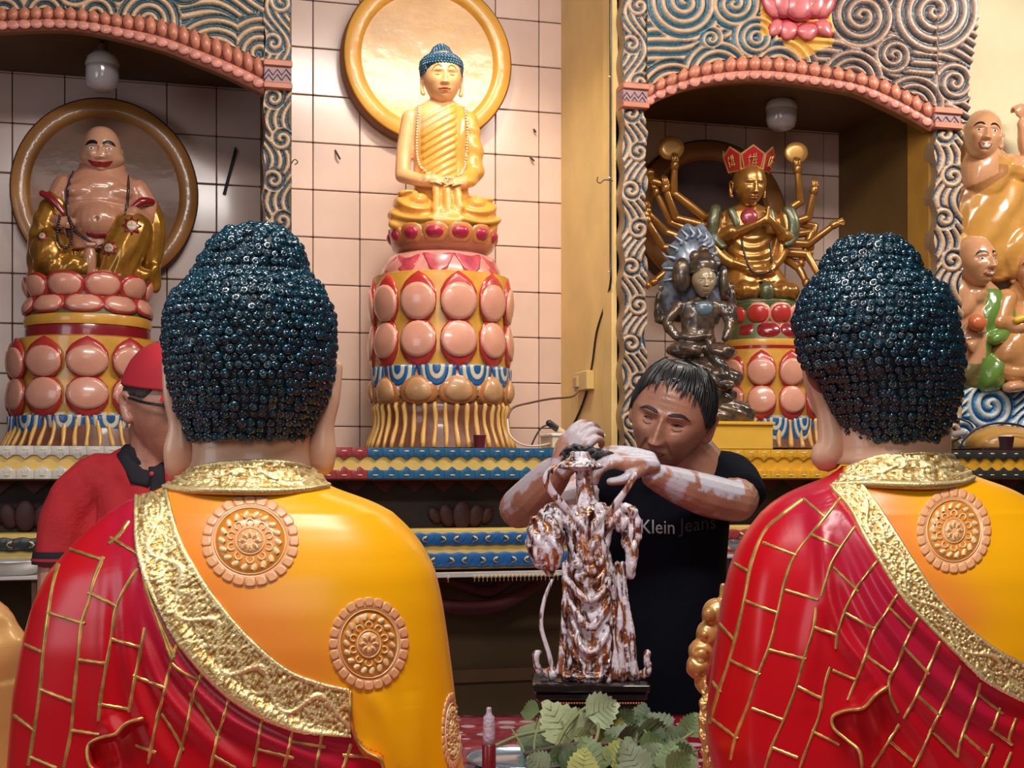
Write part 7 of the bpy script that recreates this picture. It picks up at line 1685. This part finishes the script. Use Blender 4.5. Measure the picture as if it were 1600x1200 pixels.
def b2(m):
    E(m, (1520, 6, -520), (34, 26, 90)); E(m, (1542, 0, -490), (22, 24, 54)); limb(m, [(1560, -4, -470), (1566, -10, -520), (1540, -22, -530)], [16, 16, 10]); limb(m, [(1517, 0, -436), (1516, -2, -462)], [18, 24]); E(m, (1500, -4, -470), (24, 20, 34)); E(m, (1545, 0, -580), (26, 24, 34))
    hand(m, (1517, -26, -516), (-.8, -.2, .5), (0, -1, .2), 16, .9); hand(m, (1506, -24, -546), (-.3, -.2, 1), (0, -1, .2), 13, .9)
def c2(v, n): x, y = v[:, 0], -v[:, 2]; gr = (x > 1524 + (y < 500) * (500 - y) * .22) & (y > 452); sk = ((y > 500) & (y < 560) & (v[:, 1] < -16) & (x < 1530)); return np.where(sk[:, None], aSK, np.where(gr[:, None], aGR, np.where((y > 570)[:, None], aOL, aSK)))
t, hd, fr, T, hv, hf = relief_fig('painted relief monk in green robe grinning and holding a peach, middle of right wall', 1530, 612, b2, (((1514, -14, -412), 80), dict(yaw=8, pitch=-2, roll=-4), dict(w=.95, jaw=.2, nasal=1.2, brow=1.5, cheek=1.3, nose=1.2), dict(brow=.05, eye=.014, mouth_open=.028, teeth=True, lipw=.12, lipm=MATS['relief_lip'], smile=-.05, brow_arch=.04)), c2, foldy(4.5))
m = M(); E(m, (1509, -30, -508), (13, 11, 13)); m.obj('peach', mat('peach', (.66, .16, .06), .3, coat=.5), t, fr=fr)
def b3(m):
    E(m, (1605, 4, -520), (44, 30, 86)); E(m, (1588, -4, -550), (44, 34, 42)); limb(m, [(1565, -6, -470), (1556, -12, -505), (1576, -26, -512)], [18, 17, 12]); limb(m, [(1565, -10, -580), (1620, -24, -588), (1660, -10, -590)], [16, 16, 16]); E(m, (1574, -20, -607), (18, 14, 9)); hand(m, (1580, -30, -508), (1, -.2, .3), (0, -1, .2), 14, .8)
def c3(v, n): x, y = v[:, 0], -v[:, 2]; return np.where(((y > 597) | (np.hypot(x - 1582, y - 508) < 20) & (v[:, 1] < -24))[:, None], aSK, np.array((.58, .27, .10)))
t, hd, fr, T, hv, hf = relief_fig('painted relief monk with black hair and beard, tan robe, lowest at right edge', 1600, 618, b3, (((1610, -14, -425), 84), dict(yaw=-30, pitch=0), dict(w=.95, nose=1.2, brow=1.4), dict(brow=.05, eye=.012, lipm=MATS['relief_lip'])), c3, foldy(5.5))
m = M(); E(m, (1612, 0, -395), (34, 26, 26)); limb(m, [(1604, -26, -440), (1606, -34, -458), (1604, -30, -474)], [16, 17, 8]); m.obj('beard_and_hair', m_brow, hd, fr=fr)
m = M(); v, f = tube([(1568, -34, -505), (1590, -38, -498), (1625, -36, -492)], [6, 7, 7], 10); m.add(v, f); m.obj('yellow_scroll', mat('scroll_yellow', (.75, .45, .03), .3, coat=.4), t, fr=fr)
t = thing('relief_waves', atY(1560, 665, 5.86), 'blue and white spiral wave relief below the painted monks', 'relief')
xs = np.arange(1496, 1680, 1.5); top = 600 + 8 * np.sin(xs / 13.0) + np.abs(xs - 1550) * .12
relief_panel('spiral_waves', t, xs, top, [703] * len(xs), 5.84, .022, [(1546, 634, 38, 1, 15), (1612, 668, 30, -1, 13), (1500, 680, 30, 1, 13)], lambda x, y: y + (x - 1546) * .5 + 6 * np.sin(x / 14.0), 13,
             lambda h, X, Y, b: carve_cols(h, np.array((.03, .33, .62)), np.array((.01, .10, .32)), np.array((.75, .78, .74))), 60, .03)
m = M(); P_ = [atY(x, y, 5.84) for x, y in ((1588, 282), (1596, 268), (1606, 262), (1620, 268), (1612, 290))]; v, f = flake([(p[0], p[2]) for p in P_], 5.82, 5.95); M().add(v, f).obj('teal_cloth', mat('teal_paint', (.02, .25, .28), .3, coat=.4), [o for o in bpy.data.objects if o.name == 'relief_figure'][0], smooth=False)

# ---- neighbouring gilded statues
Z = 2.15; by = HY + .52 * F / Z; fr = Frame(-90, by, Z); g_gl2 = mat('gilded_skin', (.66, .36, .12), .35, metal=.25, coat=.5, var=.25, vscale=9)
t = thing('gilded_statue', fr.o, 'golden seated statue whose shoulder shows at the bottom left edge', 'statue')
m = M(); m.add(*loft([ringx(-95, 150, 120, by, 40), ringx(-95, 142, 110, 1150, 40), ringx(-95, 140, 100, 1060, 40), ringx(-95, 134, 90, 1000, 40), ringx(-95, 118, 76, 962, 40), ringx(-95, 90, 58, 938, 40), ringx(-95, 44, 40, 920, 40), ringx(-95, 34, 34, 890, 40)]))
limb(m, [(-230, -20, -1250), (-95, -90, -1270), (40, -20, -1250)], [60, 66, 60], 14)
blob('draped_body', m, fr, g_gl2, t, 4.0, 4, lambda v, n: 3.5 * np.sin((-v[:, 2] + v[:, 0] * .55) / 16) * (-v[:, 2] > 950) * (-v[:, 2] < 1060))
T = HT((-95, -5, -830), 190, pitch=4); hv, hf = head(dict(lips=1.2, jaw=.2)); mm = M().add(T(hv), hf)
for s in (-1, 1): earm(mm, s, T, .06, -.34, .12, 1.3)
hd = mm.obj('head', g_gl2, t, fr=fr); face_parts(hd, fr, T, hv, hf, brow=.014, slit=True); bead_hair(hd, fr, -95, [(715, 8), (722, 26), (735, 34), (748, 52), (770, 66), (800, 66)], g_curl, 6, 10, 1.1, lambda p: p[1] < -30 and -p[2] > 775)
m = M(); sb = [(-40, -104, -948), (-70, -112, -1000), (-120, -112, -1060), (-180, -80, -1120)]; v, f = tube(sb, [9, 10, 10, 9], 8, flat=.5); m.add(v, f); m.obj('robe_fold', g_gl2, t, fr=fr)
Z = 2.08; by = HY + .52 * F / Z; fr = Frame(1130, by, Z); t = thing('gilded_guardian', fr.o, 'golden carved figure peeping out left of the right robed statue', 'statue')
g_gg = mat('gilded_wood', (.62, .33, .10), .32, metal=.3, coat=.5, var=.4, vscale=22)
m = M(); E(m, (1118, 0, -962), (22, 24, 28)); E(m, (1106, -8, -990), (20, 20, 22)); E(m, (1128, -4, -1000), (24, 24, 34)); E(m, (1094, -10, -1016), (20, 20, 20)); E(m, (1088, -14, -1040), (18, 18, 20)); E(m, (1102, -10, -1062), (18, 18, 22)); E(m, (1084, -22, -1020), (6, 6, 8)); E(m, (1104, -24, -958), (10, 8, 10)); E(m, (1098, -24, -990), (7, 7, 7)); limb(m, [(1130, 0, -915), (1128, 0, -950)], [5, 7])
m.add(*loft([ringx(1150, 52, 46, by, 30), ringx(1148, 50, 44, 1200, 30), ringx(1146, 46, 40, 1120, 30), ringx(1142, 40, 34, 1040, 30), ringx(1140, 30, 28, 980, 30)]))
blob('carved_body', m, fr, g_gg, t, 2.0, 1, lambda v, n: 2.2 * (vnoise(v / 9.0, 8) - .5) - 2.0 * np.exp(-((np.hypot(v[:, 0] - 1092, v[:, 2] + 1022) - 11) / 1.6) ** 2))
m = M(); limb(m, [(1104, -26, -1062), (1098, -30, -1110), (1102, -32, -1160), (1118, -34, -1215)], [9, 11, 12, 13], 12, .5)
blob('gold_sash', m, fr, g_gold, t, 1.8, 1, lambda v, n: 1.8 * np.sin(v[:, 2] / 4 + np.sin(v[:, 0] / 3) * 2) * np.sin(v[:, 0] / 3.2))
m = M(); hand(m, (1062, -30, -1204), (-.8, -.3, .1), (0, -.3, 1), 20, .5); limb(m, [(1072, -30, -1204), (1120, -20, -1215)], [10, 14]); m.obj('hand', g_skin, t, fr=fr)
